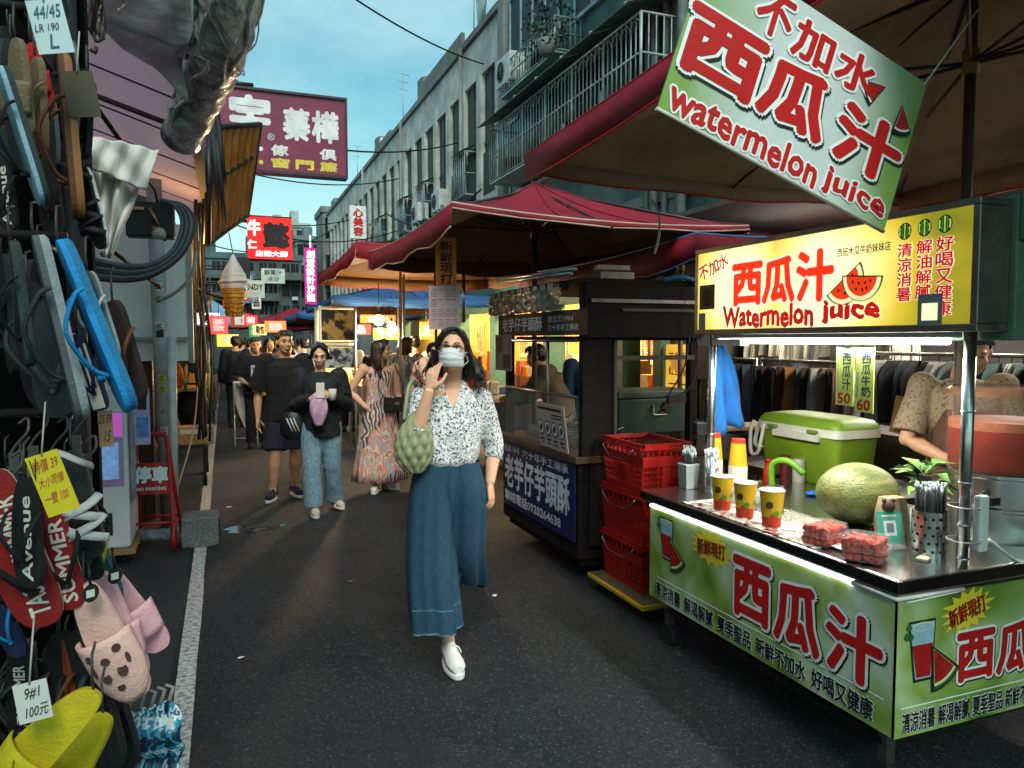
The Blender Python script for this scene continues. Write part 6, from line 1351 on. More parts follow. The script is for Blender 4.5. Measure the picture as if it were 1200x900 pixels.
hang('bag_body',[(97,188),(164,222),(130,302),(118,300)],2.56,2,CLOTHW,.022); hang('folded_top',[(104,158),(186,176),(172,224),(94,192)],2.50,7,CLOTHW,.012)
# orange-lit sloping awning
t=thing('lit_awning','sloping awning lit orange from below beside the maroon sign','awning',(.1,8.2,2.6))
c=[at(246,150,7.6),at(305,146,8.6),at(290,252,8.6),at(243,286,7.6)]
b=B(); N_=14; vs=[]
for i in range(N_+1):
    for z in(0,1): 
        p=(c[0].lerp(c[1],i/N_) if z else c[3].lerp(c[2],i/N_)); vs.append(p+Vector((.02*(i%2),0,0)))
b.add(vs,[(2*i,2*i+1,2*i+3,2*i+2) for i in range(N_)]); b.build('awning_sheet',M('amber_sheet','8a5214',.6,var=.35,scale=5,dirt=.35),t,True,solid=.012)
b=B(); b.tube([c[0],c[1]],.03,6); b.tube([c[2],c[1]],.025,6); b.tube([c[3],c[2]],.03,6); b.tube([c[0].lerp(c[3],.5)-Vector((.02,.03,0)),c[1].lerp(c[2],.35)-Vector((.02,.03,0))],.03,6); b.tube([c[0],c[3]],.035,6); b.build('awning_frame',BLACK,t,True)
b=B(); rr=random.Random(3)
for k in range(9): 
    p=at(248+rr.uniform(-4,10),rr.uniform(120,170),7.45); b.tube([p,p+Vector((.02,0,-.25)),p+Vector((rr.uniform(-.02,.1),0,-.5-rr.uniform(0,.3)))],[.03,.022,.004],5)
b.build('torn_strip',M('torn_black','161416',.7),t,True)
lamp(t,'POINT',(-.50,-.25,-.18),40,(1,.55,.16),.08)
b=B(); b.ell((0,0,0),(.05,.05,.07)); o=b.build('lamp_bulb',M('amber_bulb','ffb050',.4,emit=9,ecol=(1,.55,.18)),t); o.location=(-.50,-.25,-.18)
# maroon sign box
t=thing('shop_sign','large maroon sign box with white and yellow characters','sign',(.62,10.1,3.72))
b=B(); b.b2((-.95,-.07,.03),(.93,.07,1.02)); b.build('sign_face',M('maroon_sign','6d1238',.4,var=.25,scale=1.6,dirt=.15),t)
b=B()
for lo,hi in(((-.97,-.1,0),(.95,.1,.035)),((-.97,-.1,1.01),(.95,.1,1.04)),((.93,-.1,.035),(.95,.1,1.01)),((-.97,-.1,.035),(-.951,.1,1.01))): b.b2(lo,hi)
b.build('frame',M('sign_rim','3a2a30',.4,metal=.4),t)
fr=Frame((-.95,-.0705,.03),(1,0,0),(0,0,1)); b=B()
b.text(fr,'宇',.48,.42,.92,.90,.003,0,.05); b.text(fr,'蓁',1.10,.42,1.42,.80,.003,0,.04); b.text(fr,'樺',1.46,.42,1.78,.80,.003,0,.04); b.text(fr,'®',.90,.38,.99,.47,.003,0,0)
b.text(fr,'傢',.95,.20,1.15,.33,.003,0,.04); b.text(fr,'俱',1.55,.20,1.75,.33,.003,0,.04)
for s,a in(('窗',.95),('門',1.25),('簾',1.55)): b.text(fr,s,a,.05,a+.21,.165,.003,1,.04)
for z,m in((.265,0),(.10,1)): b.poly(fr,[(.82+.028*math.cos(k*.6283),z+.028*math.sin(k*.6283)) for k in range(10)],.003,m)
b.build('lettering',[M('sign_silver','c8c4c4',.5),M('sign_gold','c8b040',.5)],t)
for q in([(-1.4,.0,1.55),(-.35,0,1.06)],[(-.5,0,1.04),(-.5,0,1.09),(-.2,0,1.09)],[(-1.6,0,.9),(-.95,0,.9)],[(-1.6,0,.12),(-.95,0,.12)]): b=B(); b.tube(q,.03,8); b.build('bracket',BLACK,t)
b=B(); b.b2((-1.6,.0,.9),(-.9,.15,2.6)); b.build('upper_sign',M('maroon_sign','6d1238'),t) if False else b.bm.free()
b=B(); b.b2((-.75,11.3,4.0),(.02,11.5,5.6)); tag(b.build('sign_panel',M('maroon_sign','6d1238')),'narrow maroon sign edge behind the big maroon sign','sign')
# red sign
t=thing('shop_sign','bright red sign with a black brush character and white writing','sign',(.74,13.0,2.94))
b=B(); b.b2((-.34,-.05,0),(.36,.05,.68)); b.build('sign_face',M('red_sign','c41412',.4,var=.1,emit=.5,ecol=lin((225,30,25))),t)
fr=Frame((-.34,-.051,0),(1,0,0),(0,0,1)); b=B(); b.text(fr,'懿',.26,.2,.64,.58,.004,0,.06); b.text(fr,'牛',.01,.38,.2,.62,.004,1,.05); b.text(fr,'仁',.0,.16,.14,.3,.004,1,.05); b.text(fr,'店總大師',.12,.04,.62,.135,.004,1,.04); b.build('lettering',[INK,M('lit_sign_white','f0ece4',.5,emit=.4,ecol=(1,1,1))],t)
b=B(); b.tube([(-.34,0,.69),(.36,0,.69)],.02,6); b.tube([(-.34,0,.0),(.36,0,-.01)],.02,6); b.tube([(-.9,0,.6),(-.34,0,.6)],.02,6); b.build('frame',BLACK,t)
# hanging bits in front of the red sign
t=thing('ice_cream_model','giant soft-serve ice cream cone model hanging before the candy board','shop model',(.12,9.0,1.87),group=None)
b=B(); b.lathe([(0,0),(.085,0),(.09,.01),(.108,.21),(.122,.215),(.122,.25),(.128,.255),(.133,.31),(.0,.31)],seg=32); b.build('wafer_cone',M('wafer','c98f2e',.6,var=.25,scale=18,bump=.5,bscale=30),t,auto=40)
b=B()
for z in(.05,.1,.15): b.tube([((.092+.1*z)*math.cos(a),(.092+.1*z)*math.sin(a),z+.01*math.sin(6*a)) for a in [2*math.pi*q/28 for q in range(29)]],.006,5)
for k in range(14): a=k*math.pi/7; b.tube([(.089*math.cos(a),.089*math.sin(a),.01),(.109*math.cos(a+.25),.109*math.sin(a+.25),.2)],.005,5)
b.build('wafer_grid',M('wafer_dark','a86f1e',.6),t)
b=B(); b.lathe([(.0,.3),(.14,.31),(.155,.35),(.14,.40),(.143,.42),(.125,.475),(.122,.485),(.1,.53),(.097,.54),(.06,.6),(.03,.66),(.008,.70),(0,.705)],seg=32)
for k in range(3):
    b.tube([((.15-.035*k-.00*i)*math.cos(2*math.pi*i/24+k)*1.0,(.15-.035*k)*math.sin(2*math.pi*i/24+k),.35+.07*k+.06*i/24) for i in range(25)],.022,8)
b.build('soft_serve',M('soft_serve','d6d3ce',.45,var=.05),t,auto=60)
b=B(); b.tube([(0,0,.70),(-.05,.0,1.0)],.006,5); b.tube([(-.1,0,.2),(-.4,.2,.3)],.015,6); b.build('bracket',BLACK,t)
t=thing('shop_sign','white board reading CANDY behind the ice cream cone','sign',(.33,10.0,2.14)); b=B(); b.b2((-.17,-.02,0),(.17,.02,.22)); b.b2((-.18,-.025,.225),(.0,.025,.5),1); b.build('board',[M('sign_cream','c9c6ba',.6,dirt=.2),BLACK],t)
b=B(); fr=Frame((-.17,-.021,0),(1,0,0),(0,0,1)); b.text(fr,'CANDY',.03,.10,.32,.17,.002,0,.02); b.build('lettering',INK,t)
b=B(); b.tube([(-.4,0,.2),(-.17,0,.2)],.012,6); b.build('bracket',BLACK,t)
t=thing('shop_sign','small pale sign with teal writing under the red sign','sign',(.85,14,2.62)); b=B(); b.b2((-.2,-.03,0),(.2,.03,.26)); b.build('board',M('sign_mint','9fb8ae',.5,emit=.15,ecol=(.7,.9,.8)),t); b=B(); fr=Frame((-.2,-.031,0),(1,0,0),(0,0,1)); b.text(fr,'鮮果汁',.05,.14,.35,.24,.003,0,.02); b.text(fr,'冰沙',.1,.03,.3,.12,.003,0,.02); b.build('lettering',M('sign_tealink','1d5a58',.5),t)
b=B(); fr=Frame((2.5,25,2.78),(1,0,0),(0,0,1)); b.rect(fr,0,0,.37,1.82,0,0,.12); b.vtext(fr,'創意設計沙龍',.06,.08,.31,1.75,.004,1,.04); b.tube([(2.69,25.05,4.6),(2.69,25.05,5.0)],.03,6,1); b.tube([(2.69,25.05,2.78),(2.69,25.05,0.0)],.04,6,2); tag(b.build('shop_sign',[M('magenta_sign','b0127a',.4,emit=.35,ecol=lin((200,25,140))),M('lit_sign_white2','f4f0f0',.5,emit=.35,ecol=(1,1,1)),STEELD]),'tall narrow magenta sign with white characters far down the street','sign')
b=B(); fr=Frame((5.0,31.5,5.85),(1,0,0),(0,0,1)); b.rect(fr,0,0,.68,1.35,0,0,.12); b.vtext(fr,'心美容',.15,.1,.53,1.25,.006,1,.05); b.b2((5.68,31.5,6.4),(6.0,31.56,6.5),2); tag(b.build('shop_sign',[M('sign_pale','d2d4d0',.5),RED,STEELD]),'tall white sign with red characters standing out from the grey facade','sign')
rr=random.Random(14)
for k,(x,z,Y,c,w,h) in enumerate(((.35,2.45,17,'9c2a2a',.3,.5),(.52,2.5,19,'2a6f9c',.25,.7),(.3,2.9,21,'c4c0b4',.3,.8),(.75,2.4,20,'b8b4ae',.22,.6),(.55,3.2,24,'a83a5a',.3,.9),(.1,2.2,15,'a8201c',.3,.28))):
    b=B(); fr=Frame((x-w/2+.05,Y,z),(1,0,0),(0,0,1)); b.rect(fr,0,0,w,h,0,0,.08); b.vtext(fr,['小吃','服飾店','鞋包店','冰品','美髮','茶'][k],w*.2,h*.08,w*.8,h*.92,.004,1,.04); b.tube([(x-1.4,Y+.04,z+h*.7),(x-w/2+.05,Y+.04,z+h*.7)],.02,6,2)
    tag(b.build('shop_sign',[M('sgn_'+c,c,.5,emit=.2,ecol=hexc(c)),INK if c[0] in'cb' else WOUT,BLACK]),['small dark red','narrow blue','pale grey','slim off-white','far pink-red','low red'][k]+' upright sign near the candy board','sign')
# ============================================================ left ground-level things
def claw():
    t=thing('vending_machine','white capsule vending machine with purple and blue panels behind the slippers','vending machine',(-.92,6.15,0))
    b=B(); b.b2((-.30,-.28,.12),(.27,.28,1.28)); b.build('cabinet',M('cabinet_white','c9cacc',.35,var=.06,dirt=.12),t,bev=.02)
    b=B(); fr=Frame((-.30,-.281,.12),(1,0,0),(0,0,1)); b.rect(fr,.03,.45,.54,.98,.004,0); b.rect(fr,.03,.80,.54,.97,.006,1); b.rect(fr,.06,.50,.51,.76,.006,2); b.rect(fr,.06,.36,.4,.42,.006,3); b.rect(fr,.3,.1,.46,.26,.004,4); b.build('front_panel',[M('panel_lilac','a98ab8',.3,var=.2),M('panel_magenta','b04a9a',.3,emit=.3,ecol=lin((190,90,190))),M('panel_blue','6f9ac8',.3,var=.6,scale=16,emit=.25,ecol=lin((120,160,210))),M('panel_pink','d05a7a',.4),BLACK],t)
    b=B(); fr=Frame((.271,-.26,.12),(0,1,0),(0,0,1)); b.rect(fr,.03,.3,.5,1.1,.004,0); b.build('side_panel',M('panel_bluegraphic','7fa0c0',.4,var=.6,scale=14),t)
    b=B(); b.b2((-.33,-.31,.08),(.3,.3,.118)); b.build('wooden_base',M('pale_wood','8a6a44'),t)
    for x in(-.25,.22):
        for y in(-.22,.22): b=B(); b.tube([(x-.012,y,.04),(x+.012,y,.04)],.04,12); b.build('caster_wheel',RUBBER,t)
claw()
b=B(); fr=Frame((-.60,5.84,.86),(1,0,0),(0,0,1)); b.rect(fr,0,0,.1,.4,0,0,.002); b.rect(fr,.01,.05,.09,.2,.001,1); b.rect(fr,.02,.25,.08,.36,.001,2); tag(b.build('leaflet',[M('leaflet_lilac','b0a4c8',.6),M('leaflet_blue','5a7ac0',.5,var=.4,scale=20),INK]),'lilac leaflet hanging at the vending machine corner','leaflet')
t=thing('parking_barrier','red folding no-parking frame with white characters','barrier',(-.52,6.3,0),rz=R(-6))
RB=M('barrier_red','a81616',.4,var=.12,dirt=.2)
b=B(); b.tube(sp([(-.17,-.10,.0),(-.15,-.02,.45),(-.135,.02,.8),(-.10,.03,.87),(.06,.03,.87),(.095,.02,.8),(.12,-.03,.45),(.15,-.1,.0)],6),.016,8); b.tube([(-.16,-.07,.2),(.135,-.07,.2)],.012,6); b.build('front_frame',RB,t)
b=B(); b.tube([(-.16,.25,.0),(-.13,.04,.8)],.014,8); b.tube([(.15,.25,.0),(.095,.04,.8)],.014,8); b.tube([(-.15,.2,.2),(.14,.2,.2)],.01,6); b.build('rear_frame',RB,t)
fr=Frame((-.15,-.036,.42),(1,0,0),(0,.12,1)); b=B(); b.rect(fr,0,0,.265,.24,0,0,.012); pl=b.build('panel',RB,t)
b=B(); b.text(fr,'停車',.015,.09,.25,.21,.003,0,.05); b.text(fr,'NO PARKING',.03,.03,.235,.055,.003,0,.02); b.build('lettering',WOUT,t)
b=B(); b.tube([(.16,-.18,.0),(.15,-.2,.1),(.16,-.16,.2),(.18,-.1,.24)],.011,6); b.tube([(-.17,-.08,.11),(.12,-.08,.11)],.05,12,1); b.build('foot_roller',[RB,M('roller_grey','5a6468',.6,var=.4,scale=30)],t)
def stone():
    t=thing('stone_block','rough grey granite block standing on the white edge line','block',(-.2,6.3,0)); b=B(); b.box((0,0,.115),(.27,.3,.23)); bmesh.ops.subdivide_edges(b.bm,edges=b.bm.edges,cuts=5,use_grid_fill=True); rr=random.Random(2)
    for v in b.bm.verts: v.co+=Vector((rr.uniform(-.006,.006),rr.uniform(-.006,.006),rr.uniform(-.006,.006)))
    b.build('block',M('granite','6b6a68',.85,var=.45,scale=60,bump=.5,bscale=90,dirt=.3),t,bev=.012,auto=30)
    b=B(); b.b2((.1355,-.09,.05),(.142,.09,.19)); b.build('hole',M('hole_dark','0b0b0b'),t)
stone()
# stall of bags
t=thing('bag_stall','wheeled stall with bags and hats behind the utility pole','market stall',(-.42,9.2,0))
b=B(); b.b2((-.4,-.45,.42),(.22,.55,.47)); b.b2((-.4,-.45,1.05),(.22,.55,1.08)); b.build('shelf',M('stall_wood','7a6c54',.7,dirt=.4),t)
b=B()
for x in(-.38,.2):
    for y in(-.43,.53): b.tube([(x,y,.08),(x,y,1.95)],.016,6)
for z in(1.5,1.95): b.tube([(.2,-.43,z),(.2,.53,z)],.014,6); b.tube([(-.38,-.43,z),(.2,-.43,z)],.014,6)
b.build('frame',STEELD,t)
for y in(-.4,.5): b=B(); b.tube([(.18,y,.06),(.22,y,.06)],.06,12); b.build('wheel',RUBBER,t)
def bagthing(name,label,cat,x,y,z,r,c,c2=None,kind='bag'):
    t=thing(name,label,cat,(x,y,z)); b=B()
    if kind=='hat':
        b.lathe([(r,0),(r*.95,.015),(r*.55,.03),(r*.5,.12),(r*.3,.15),(0,.155)],seg=20); b.build('brim',M('bg_'+c,c,.8,var=.2,bump=.3,bscale=60),t,auto=60); b=B(); b.tube([(r*.53*math.cos(a),r*.53*math.sin(a),.045) for a in [2*math.pi*i/20 for i in range(21)]],.012,5); b.build('band',M('bg_'+(c2 or c),c2 or c,.7),t)
    else:
        b.rings([[Vector((r*q*math.cos(a),r*.5*q*math.sin(a),zz)) for a in [2*math.pi*i/16 for i in range(16)]] for q,zz in((.8,0),(1,.03),(1.05,.12),(.9,.22),(.7,.27))]); b.build('bag_body',M('bg_'+c,c,.6,var=.25,bump=.3,bscale=30),t,auto=50); b=B(); b.tube(sp([(-r*.5,0,.25),(-r*.4,0,.4),(r*.4,0,.4),(r*.5,0,.25)],5),.01,6); b.build('handle',M('bg_'+(c2 or c),c2 or c,.6),t)
bagthing('handbag','orange-brown handbag on the wheeled stall','bag',-.55,8.95,1.081,.13,'a8521c','5a2a10'); bagthing('handbag','large black handbag on the wheeled stall','bag',-.34,9.0,.77,.16,'1a1412','2a1a14'); bagthing('sun_hat','tan straw hat with a black band on the wheeled stall','hat',-.3,8.95,1.081,.15,'b08a52','1a1412','hat')
bagthing('handbag','rust handbag on the lower shelf of the wheeled stall','bag',-.6,9.1,.471,.13,'8a3a1c','3a1a10')
t=thing('basket','pale woven basket box on the stall beside the black bag','basket',(-.36,8.78,.471)); b=B(); b.b2((-.2,-.1,0),(.24,.1,.2)); b.build('body',M('wicker','a08c68',.8,var=.3,scale=30,bump=.6,bscale=50),t,bev=.01); b=B(); b.b2((-.1,-.104,.12),(.12,-.1005,.17)); b.build('label_plate',PAPER,t)
rr=random.Random(44)
acc=['c43a2a','2a7a4a','d8d4c8','a86a2a','3a5a9a','c8a03a','7a2a4a','1a1a1a','8a6a4a','b8b4ae']; an=['red','green','white','tan','blue','mustard','plum','black','brown','pale grey']
for k in range(26):
    x=-.32+rr.uniform(-.12,.22); y=8.55+rr.uniform(0,.9); z=rr.uniform(1.2,2.3); h=rr.uniform(.12,.34); i=k%10; b=B(); r=rr.uniform(.025,.055)
    b.tube([(x,y,z),(x+rr.uniform(-.02,.02),y,z-h*.5),(x+rr.uniform(-.02,.02),y,z-h)],[r*.5,r,r*.7],7,flat=.5); b.tube([(x,y,z),(x,y,z+.1)],.004,4)
    tag(b.build('pouch',M('acc_'+acc[i],acc[i],.6,var=.3,scale=20)),an[i]+' pouch hanging above the bag stall','pouch','pouches hanging above the bag stall')
# folding table with cloth
t=thing('cloth_table','folding table with a grey-beige cloth hanging to a point','table',(.29,12.1,0))
b=B(); b.b2((-.17,-.3,.93),(.17,.3,.955)); b.build('tabletop',WHITE,t)
b=B()
for x in(-.16,.16):
    b.tube([(x,-.28,.0),(x,.28,.93)],.011,6); b.tube([(x,.28,.0),(x,-.28,.93)],.011,6)
b.tube([(-.16,-.2,.12),(.16,-.2,.12)],.01,6); b.tube([(.0,-.24,.28),(.2,-.24,.28)],.01,6); b.build('folding_legs',M('leg_white','b4b8b8',.4,metal=.3),t)
b=B(); n,m=14,14; vs=[]
for i in range(m+1):
    for j in range(n+1):
        u=j/n-.5; v=i/m; wd=.33*(1-.55*v**2.2); vs.append(Vector((u*wd+.07*v*v,-.31-.012*math.sin(u*16+v*3)-.01*v,.96-.86*v*(1-.12*abs(2*u)**2*v*2))))
b.add(vs,[(i*(n+1)+j,i*(n+1)+j+1,(i+1)*(n+1)+j+1,(i+1)*(n+1)+j) for i in range(m) for j in range(n)],0,True); b.add([(-.16,-.31,.962),(.16,-.31,.962),(.16,.3,.962),(-.16,.3,.962)],[(0,1,2,3)]); b.build('cloth',M('beige_cloth','d6ccc0',.85,var=.12,bump=.2,bscale=40),t,solid=.004)
# ============================================================ people
from mathutils import noise as mnoise
def fuse(b,vox,smooth=4,wr=0,wscale=9,fold=None,dents=None):
    """unite overlapping closed volumes into one continuous skin"""
    me=bpy.data.meshes.new('f'); bmesh.ops.recalc_face_normals(b.bm,faces=b.bm.faces); b.bm.to_mesh(me); b.bm.free()
    o=bpy.data.objects.new('f',me); COL.objects.link(o)
    r=o.modifiers.new('r','REMESH'); r.mode='VOXEL'; r.voxel_size=vox; r.use_smooth_shade=True
    if smooth: s=o.modifiers.new('s','SMOOTH'); s.iterations=smooth; s.factor=.5
    dg=bpy.context.evaluated_depsgraph_get(); dg.update()
    m2=bpy.data.meshes.new_from_object(o.evaluated_get(dg)); bpy.data.objects.remove(o); bpy.data.meshes.remove(me)
    bm=bmesh.new(); bm.from_mesh(m2); bpy.data.meshes.remove(m2); bm.normal_update()
    if wr or fold or dents:
        mv=[]
        for v in bm.verts:
            p=v.co; d=0
            if wr: d+=wr*(mnoise.noise(Vector((p.x*wscale,p.y*wscale,p.z*wscale*.55)))+.5*mnoise.noise(p*wscale*2.3))
            if fold: d+=fold(p)
            q=p+v.normal*d
            if dents:
                for c,rad,amt in dents:
                    t=(p-c).length/rad
                    if t<1: q=q+amt*(1-t*t)**2
            mv.append(q)
        for v,q in zip(bm.verts,mv): v.co=q
    for f in bm.faces: f.smooth=True
    x=B(); x.bm.free(); x.bm=bm; return x
def hand(b,w,d,n,side,curl=.35,k=1.0,spread=1.0,thumb=.5,curls=None):
    """w wrist, d finger direction, n back-of-hand normal, side +1/-1 = thumb to +x / -x of the hand"""
    d=Vector(d).normalized(); n=Vector(n); n=(n-d*n.dot(d)).normalized(); x=d.cross(n)*side
    P=lambda a,c,e:w+(x*a+d*c+n*e)*k
    rg=[]
    for c,hw,ht in((-.01,.021,.018),(.015,.027,.018),(.045,.038,.0165),(.075,.041,.014),(.092,.039,.011)):
        rg.append([P(hw*math.cos(t)-.002,c,ht*math.sin(t)) for t in [2*math.pi*i/12 for i in range(12)]])
    b.rings(rg)
    for i,(bx,ln,r) in enumerate(((.030,.070,.0078),(.0100,.078,.0082),(-.0105,.072,.0078),(-.030,.056,.007))):
        cu=(curls[i] if curls else curl*(1+.12*i)); a=0; p=P(bx,.085,0); pts=[P(bx*.9,.06,0),p]; fan=(bx*1.6)*spread
        for j,s in enumerate((.45,.31,.24)):
            a+=cu*(1.0 if j else .8); dv=(d*math.cos(a)-n*math.sin(a))+x*fan*.35; p=p+dv.normalized()*ln*s*k; pts.append(p)
        b.tube(pts,[r*1.05*k,r*1.05*k,r*k,r*.92*k,r*.78*k],8); b.ell(pts[-1],(r*.8*k,)*3,seg=8,rg=6)
    t0=P(.022,.018,-.006); dv=(x*.75+d*.75-n*thumb).normalized(); t1=t0+dv*.042*k; dv2=(x*.35+d*.9-n*thumb).normalized(); t2=t1+dv2*.032*k; t3=t2+(d*.95+x*.12-n*thumb).normalized()*.026*k
    b.tube([t0,t1,t2,t3],[.014*k,.0115*k,.0098*k,.0078*k],8); b.ell(t3,(.0079*k,)*3,seg=8,rg=6)
def headmat(c,yaw,pitch,roll,s):
    return Matrix.Translation(c)@Matrix.Rotation(yaw,4,'Z')@Matrix.Rotation(-pitch,4,'X')@Matrix.Rotation(roll,4,'Y')@Matrix.Scale(s,4)
def head_prims(b,H,fem=True):
    e=lambda c,r,**k:b.ell(H@Vector(c),[x*H.to_scale()[0] for x in r],mat=H.to_3x3().normalized().to_4x4(),seg=20,rg=14)
    e((0,.016,.022),(.0735,.091,.086)); e((0,-.022,-.03),(.060,.064,.074)); e((0,-.034,-.078),(.040 if fem else .046,.04,.03)); e((0,-.052,-.098),(.022 if fem else .028,.02,.016))
    for s in(-1,1):
        e((.037*s,-.055,-.028),(.022,.024,.022)); e((.077*s,.012,-.012),(.009,.02,.031))
    t=lambda pts,r:b.tube([H@Vector(p) for p in pts],[q*H.to_scale()[0] for q in r],8)
    t([(0,-.080,.012),(0,-.092,-.01),(0,-.106,-.036)],[.006,.0085,.0125]); e((0,-.099,-.039),(.017,.011,.009)); e((0,-.088,-.064),(.021,.010,.0065)); e((0,-.086,-.074),(.018,.010,.007))
    t([(-.05,-.068,.02),(-.025,-.082,.024),(0,-.084,.02),(.025,-.082,.024),(.05,-.068,.02)],[.008,.010,.008,.010,.008])
def eyes(root,H,brow=HAIR,near=False):
    for s in(-1,1):
        b=B(); c=H@Vector((.030*s,-.0755,.000)); k=H.to_scale()[0]; m=H.to_3x3().normalized().to_4x4()
        b.ell(c,(.0145*k,.010*k,(.0085 if near else .0045)*k),0 if near else 2,m,14,10); b.ell(H@Vector((.029*s,-.0828,.002)),((.0066 if near else .005)*k,.004*k,(.0062 if near else .0042)*k),1,m,10,8)
        b.build('eye',[M('eye_white','cfcac2',.25),M('iris','1c100c',.15),M('eye_dim','7a5443',.5)],root)
        b=B()
        if near: b.tube([H@Vector(p) for p in((.013*s,-.087,.008),(.03*s,-.0865,.0125),(.045*s,-.074,.006))],[.0018*k,.0022*k,.0015*k],6)
        b.tube([H@Vector(p) for p in((.014*s,-.094,.026),(.03*s,-.091,.032),(.047*s,-.076,.027))],[.0026*k,.003*k,.0015*k],6); b.build('eyebrow',brow,root)
def hairdo(root,H,kind,mat_,seed=1,wind=0,vox=.006):
    b=B(); rr=random.Random(seed); k=H.to_scale()[0]; m=H.to_3x3().normalized().to_4x4()
    e=lambda c,r:b.ell(H@Vector(c),[x*k for x in r],mat=m,seg=20,rg=14)
    e((0,.028,.036),(.083,.091,.085)); e((0,.045,.0),(.078,.07,.08))
    t=lambda pts,r:b.tube([H@Vector(p) for p in sp(pts,4)],[q*k for q in np.interp(np.linspace(0,1,len(sp(pts,4))),np.linspace(0,1,len(r)),r)],7)
    if kind=='short':
        for i in range(16):
            a=rr.uniform(-1.1,1.1); t([(.05*math.sin(a),-.02,.11),(.068*math.sin(a),-.062,.095),(.07*math.sin(a)+.01,-.083,.066)],[.014,.012,.005])
    else:
        for s in(-1,1): # parted front
            for i in range(6):
                q=i/5; t([(.004*s,-.03+.02*q,.118),(.045*s,-.058+.03*q,.095),(.077*s,-.04+.04*q,.045),(.083*s,-.01+.05*q,-.02)],[.012,.013,.013,.010])
        ln={'bob':.135,'long':.36,'tied':.05}[kind]
        n={'bob':30,'long':34,'tied':10}[kind]
        for i in range(n):
            a=math.pi*(-.05+1.1*i/(n-1)); x,y=.078*math.cos(a),.03+.078*math.sin(a); L_=ln*rr.uniform(.8,1.1); w=rr.uniform(-.02,.02); out=.03+wind*max(0,x)*1.1
            t([(x*.7,y*.9,.08),(x*1.05,y,.0),(x*1.1+w+out*x*4,y+w*.5,-L_*.45),(x*1.05-w+out*x*7+wind*.05*max(0,x)/.08,y-w,-L_*.8),(x*1.0+w+out*x*8+wind*.06*max(0,x)/.08,y+.01,-L_)],[.02,.021,.021,.017,.006])
        if kind=='tied': e((0,.115,.02),(.03,.035,.03))
    fuse(b,vox,2,wr=.0035,wscale=30).build('hair',mat_,root)
def shoe(root,ank,ang,k,up,sole,lace=None,pitch=0,vox=.007):
    m=Matrix.Translation(Vector(ank))@Matrix.Rotation(ang,4,'Z')@Matrix.Rotation(pitch,4,'X')@Matrix.Scale(k,4)
    b=B(); T=lambda p:m@Vector(p); z0=-.075
    rg=[]
    for y,hw,zt in((.068,.022,.045),(.05,.034,.075),(.01,.038,.072),(-.04,.041,.040),(-.09,.046,.022),(-.13,.042,.010),(-.16,.026,-.004)):
        h=zt-z0*1.0-.02; rg.append([T((hw*math.cos(t)*(1 if math.sin(t)<.2 else .9),y,z0+.018+max(0,h)*(.5+.5*math.sin(t)))) for t in [2*math.pi*i/14 for i in range(14)]])
    b.rings(rg); fuse(b,vox*k,2).build('shoe',up,root)
    b=B(); o=[]
    for i in range(28):
        t=2*math.pi*i/28; y=-.048+.122*math.cos(t); o.append((math.copysign(abs(math.sin(t))**.75,math.sin(t))*(.046-.010*max(0,math.cos(t))),y))
    b.rings([[T((x*q,y*1.0,z)) for x,y in o] for q,z in((.96,z0-.004),(1.02,z0+.004),(1.02,z0+.02),(.95,z0+.024))]); b.build('shoe_sole',sole,root)
    if lace:
        b=B()
        for y,z in((-.028,.042),(-.05,.03),(-.072,.019)): b.tube([T((-.024,y,z-.012)),T((0,y-.004,z+.002)),T((.024,y,z-.012))],.004*k,5)
        b.tube(sp([T((0,-.03,.045)),T((.03,-.045,.035)),T((.045,-.05,.005))],4),.003*k,5); b.build('laces',lace,root)
def torso_rings(b,prof,seg=24):
    """prof: (x,y,z,rx,ry)"""
    b.rings([[Vector((x+rx*math.copysign(abs(math.cos(t))**.85,math.cos(t)),y+ry*math.copysign(abs(math.sin(t))**.85,math.sin(t)),z)) for t in [2*math.pi*i/seg for i in range(seg)]] for x,y,z,rx,ry in prof])
def joints(h,o=None):
    J={'neck':(0,.012,.83),'head':(0,-.010,.922),'chest':(0,0,.73),'waist':(0,0,.62),'pelvis':(0,0,.53)}
    for s,n in((-1,'r'),(1,'l')):
        J['sh_'+n]=(.105*s,.006,.806); J['el_'+n]=(.135*s,.02,.625); J['wr_'+n]=(.145*s,-.025,.485); J['hip_'+n]=(.052*s,0,.52); J['kn_'+n]=(.054*s,-.012,.285); J['an_'+n]=(.056*s,.012,.048)
    J={k:Vector(v)*h for k,v in J.items()}
    for k,v in (o or {}).items(): J[k]=Vector(v)
    return J
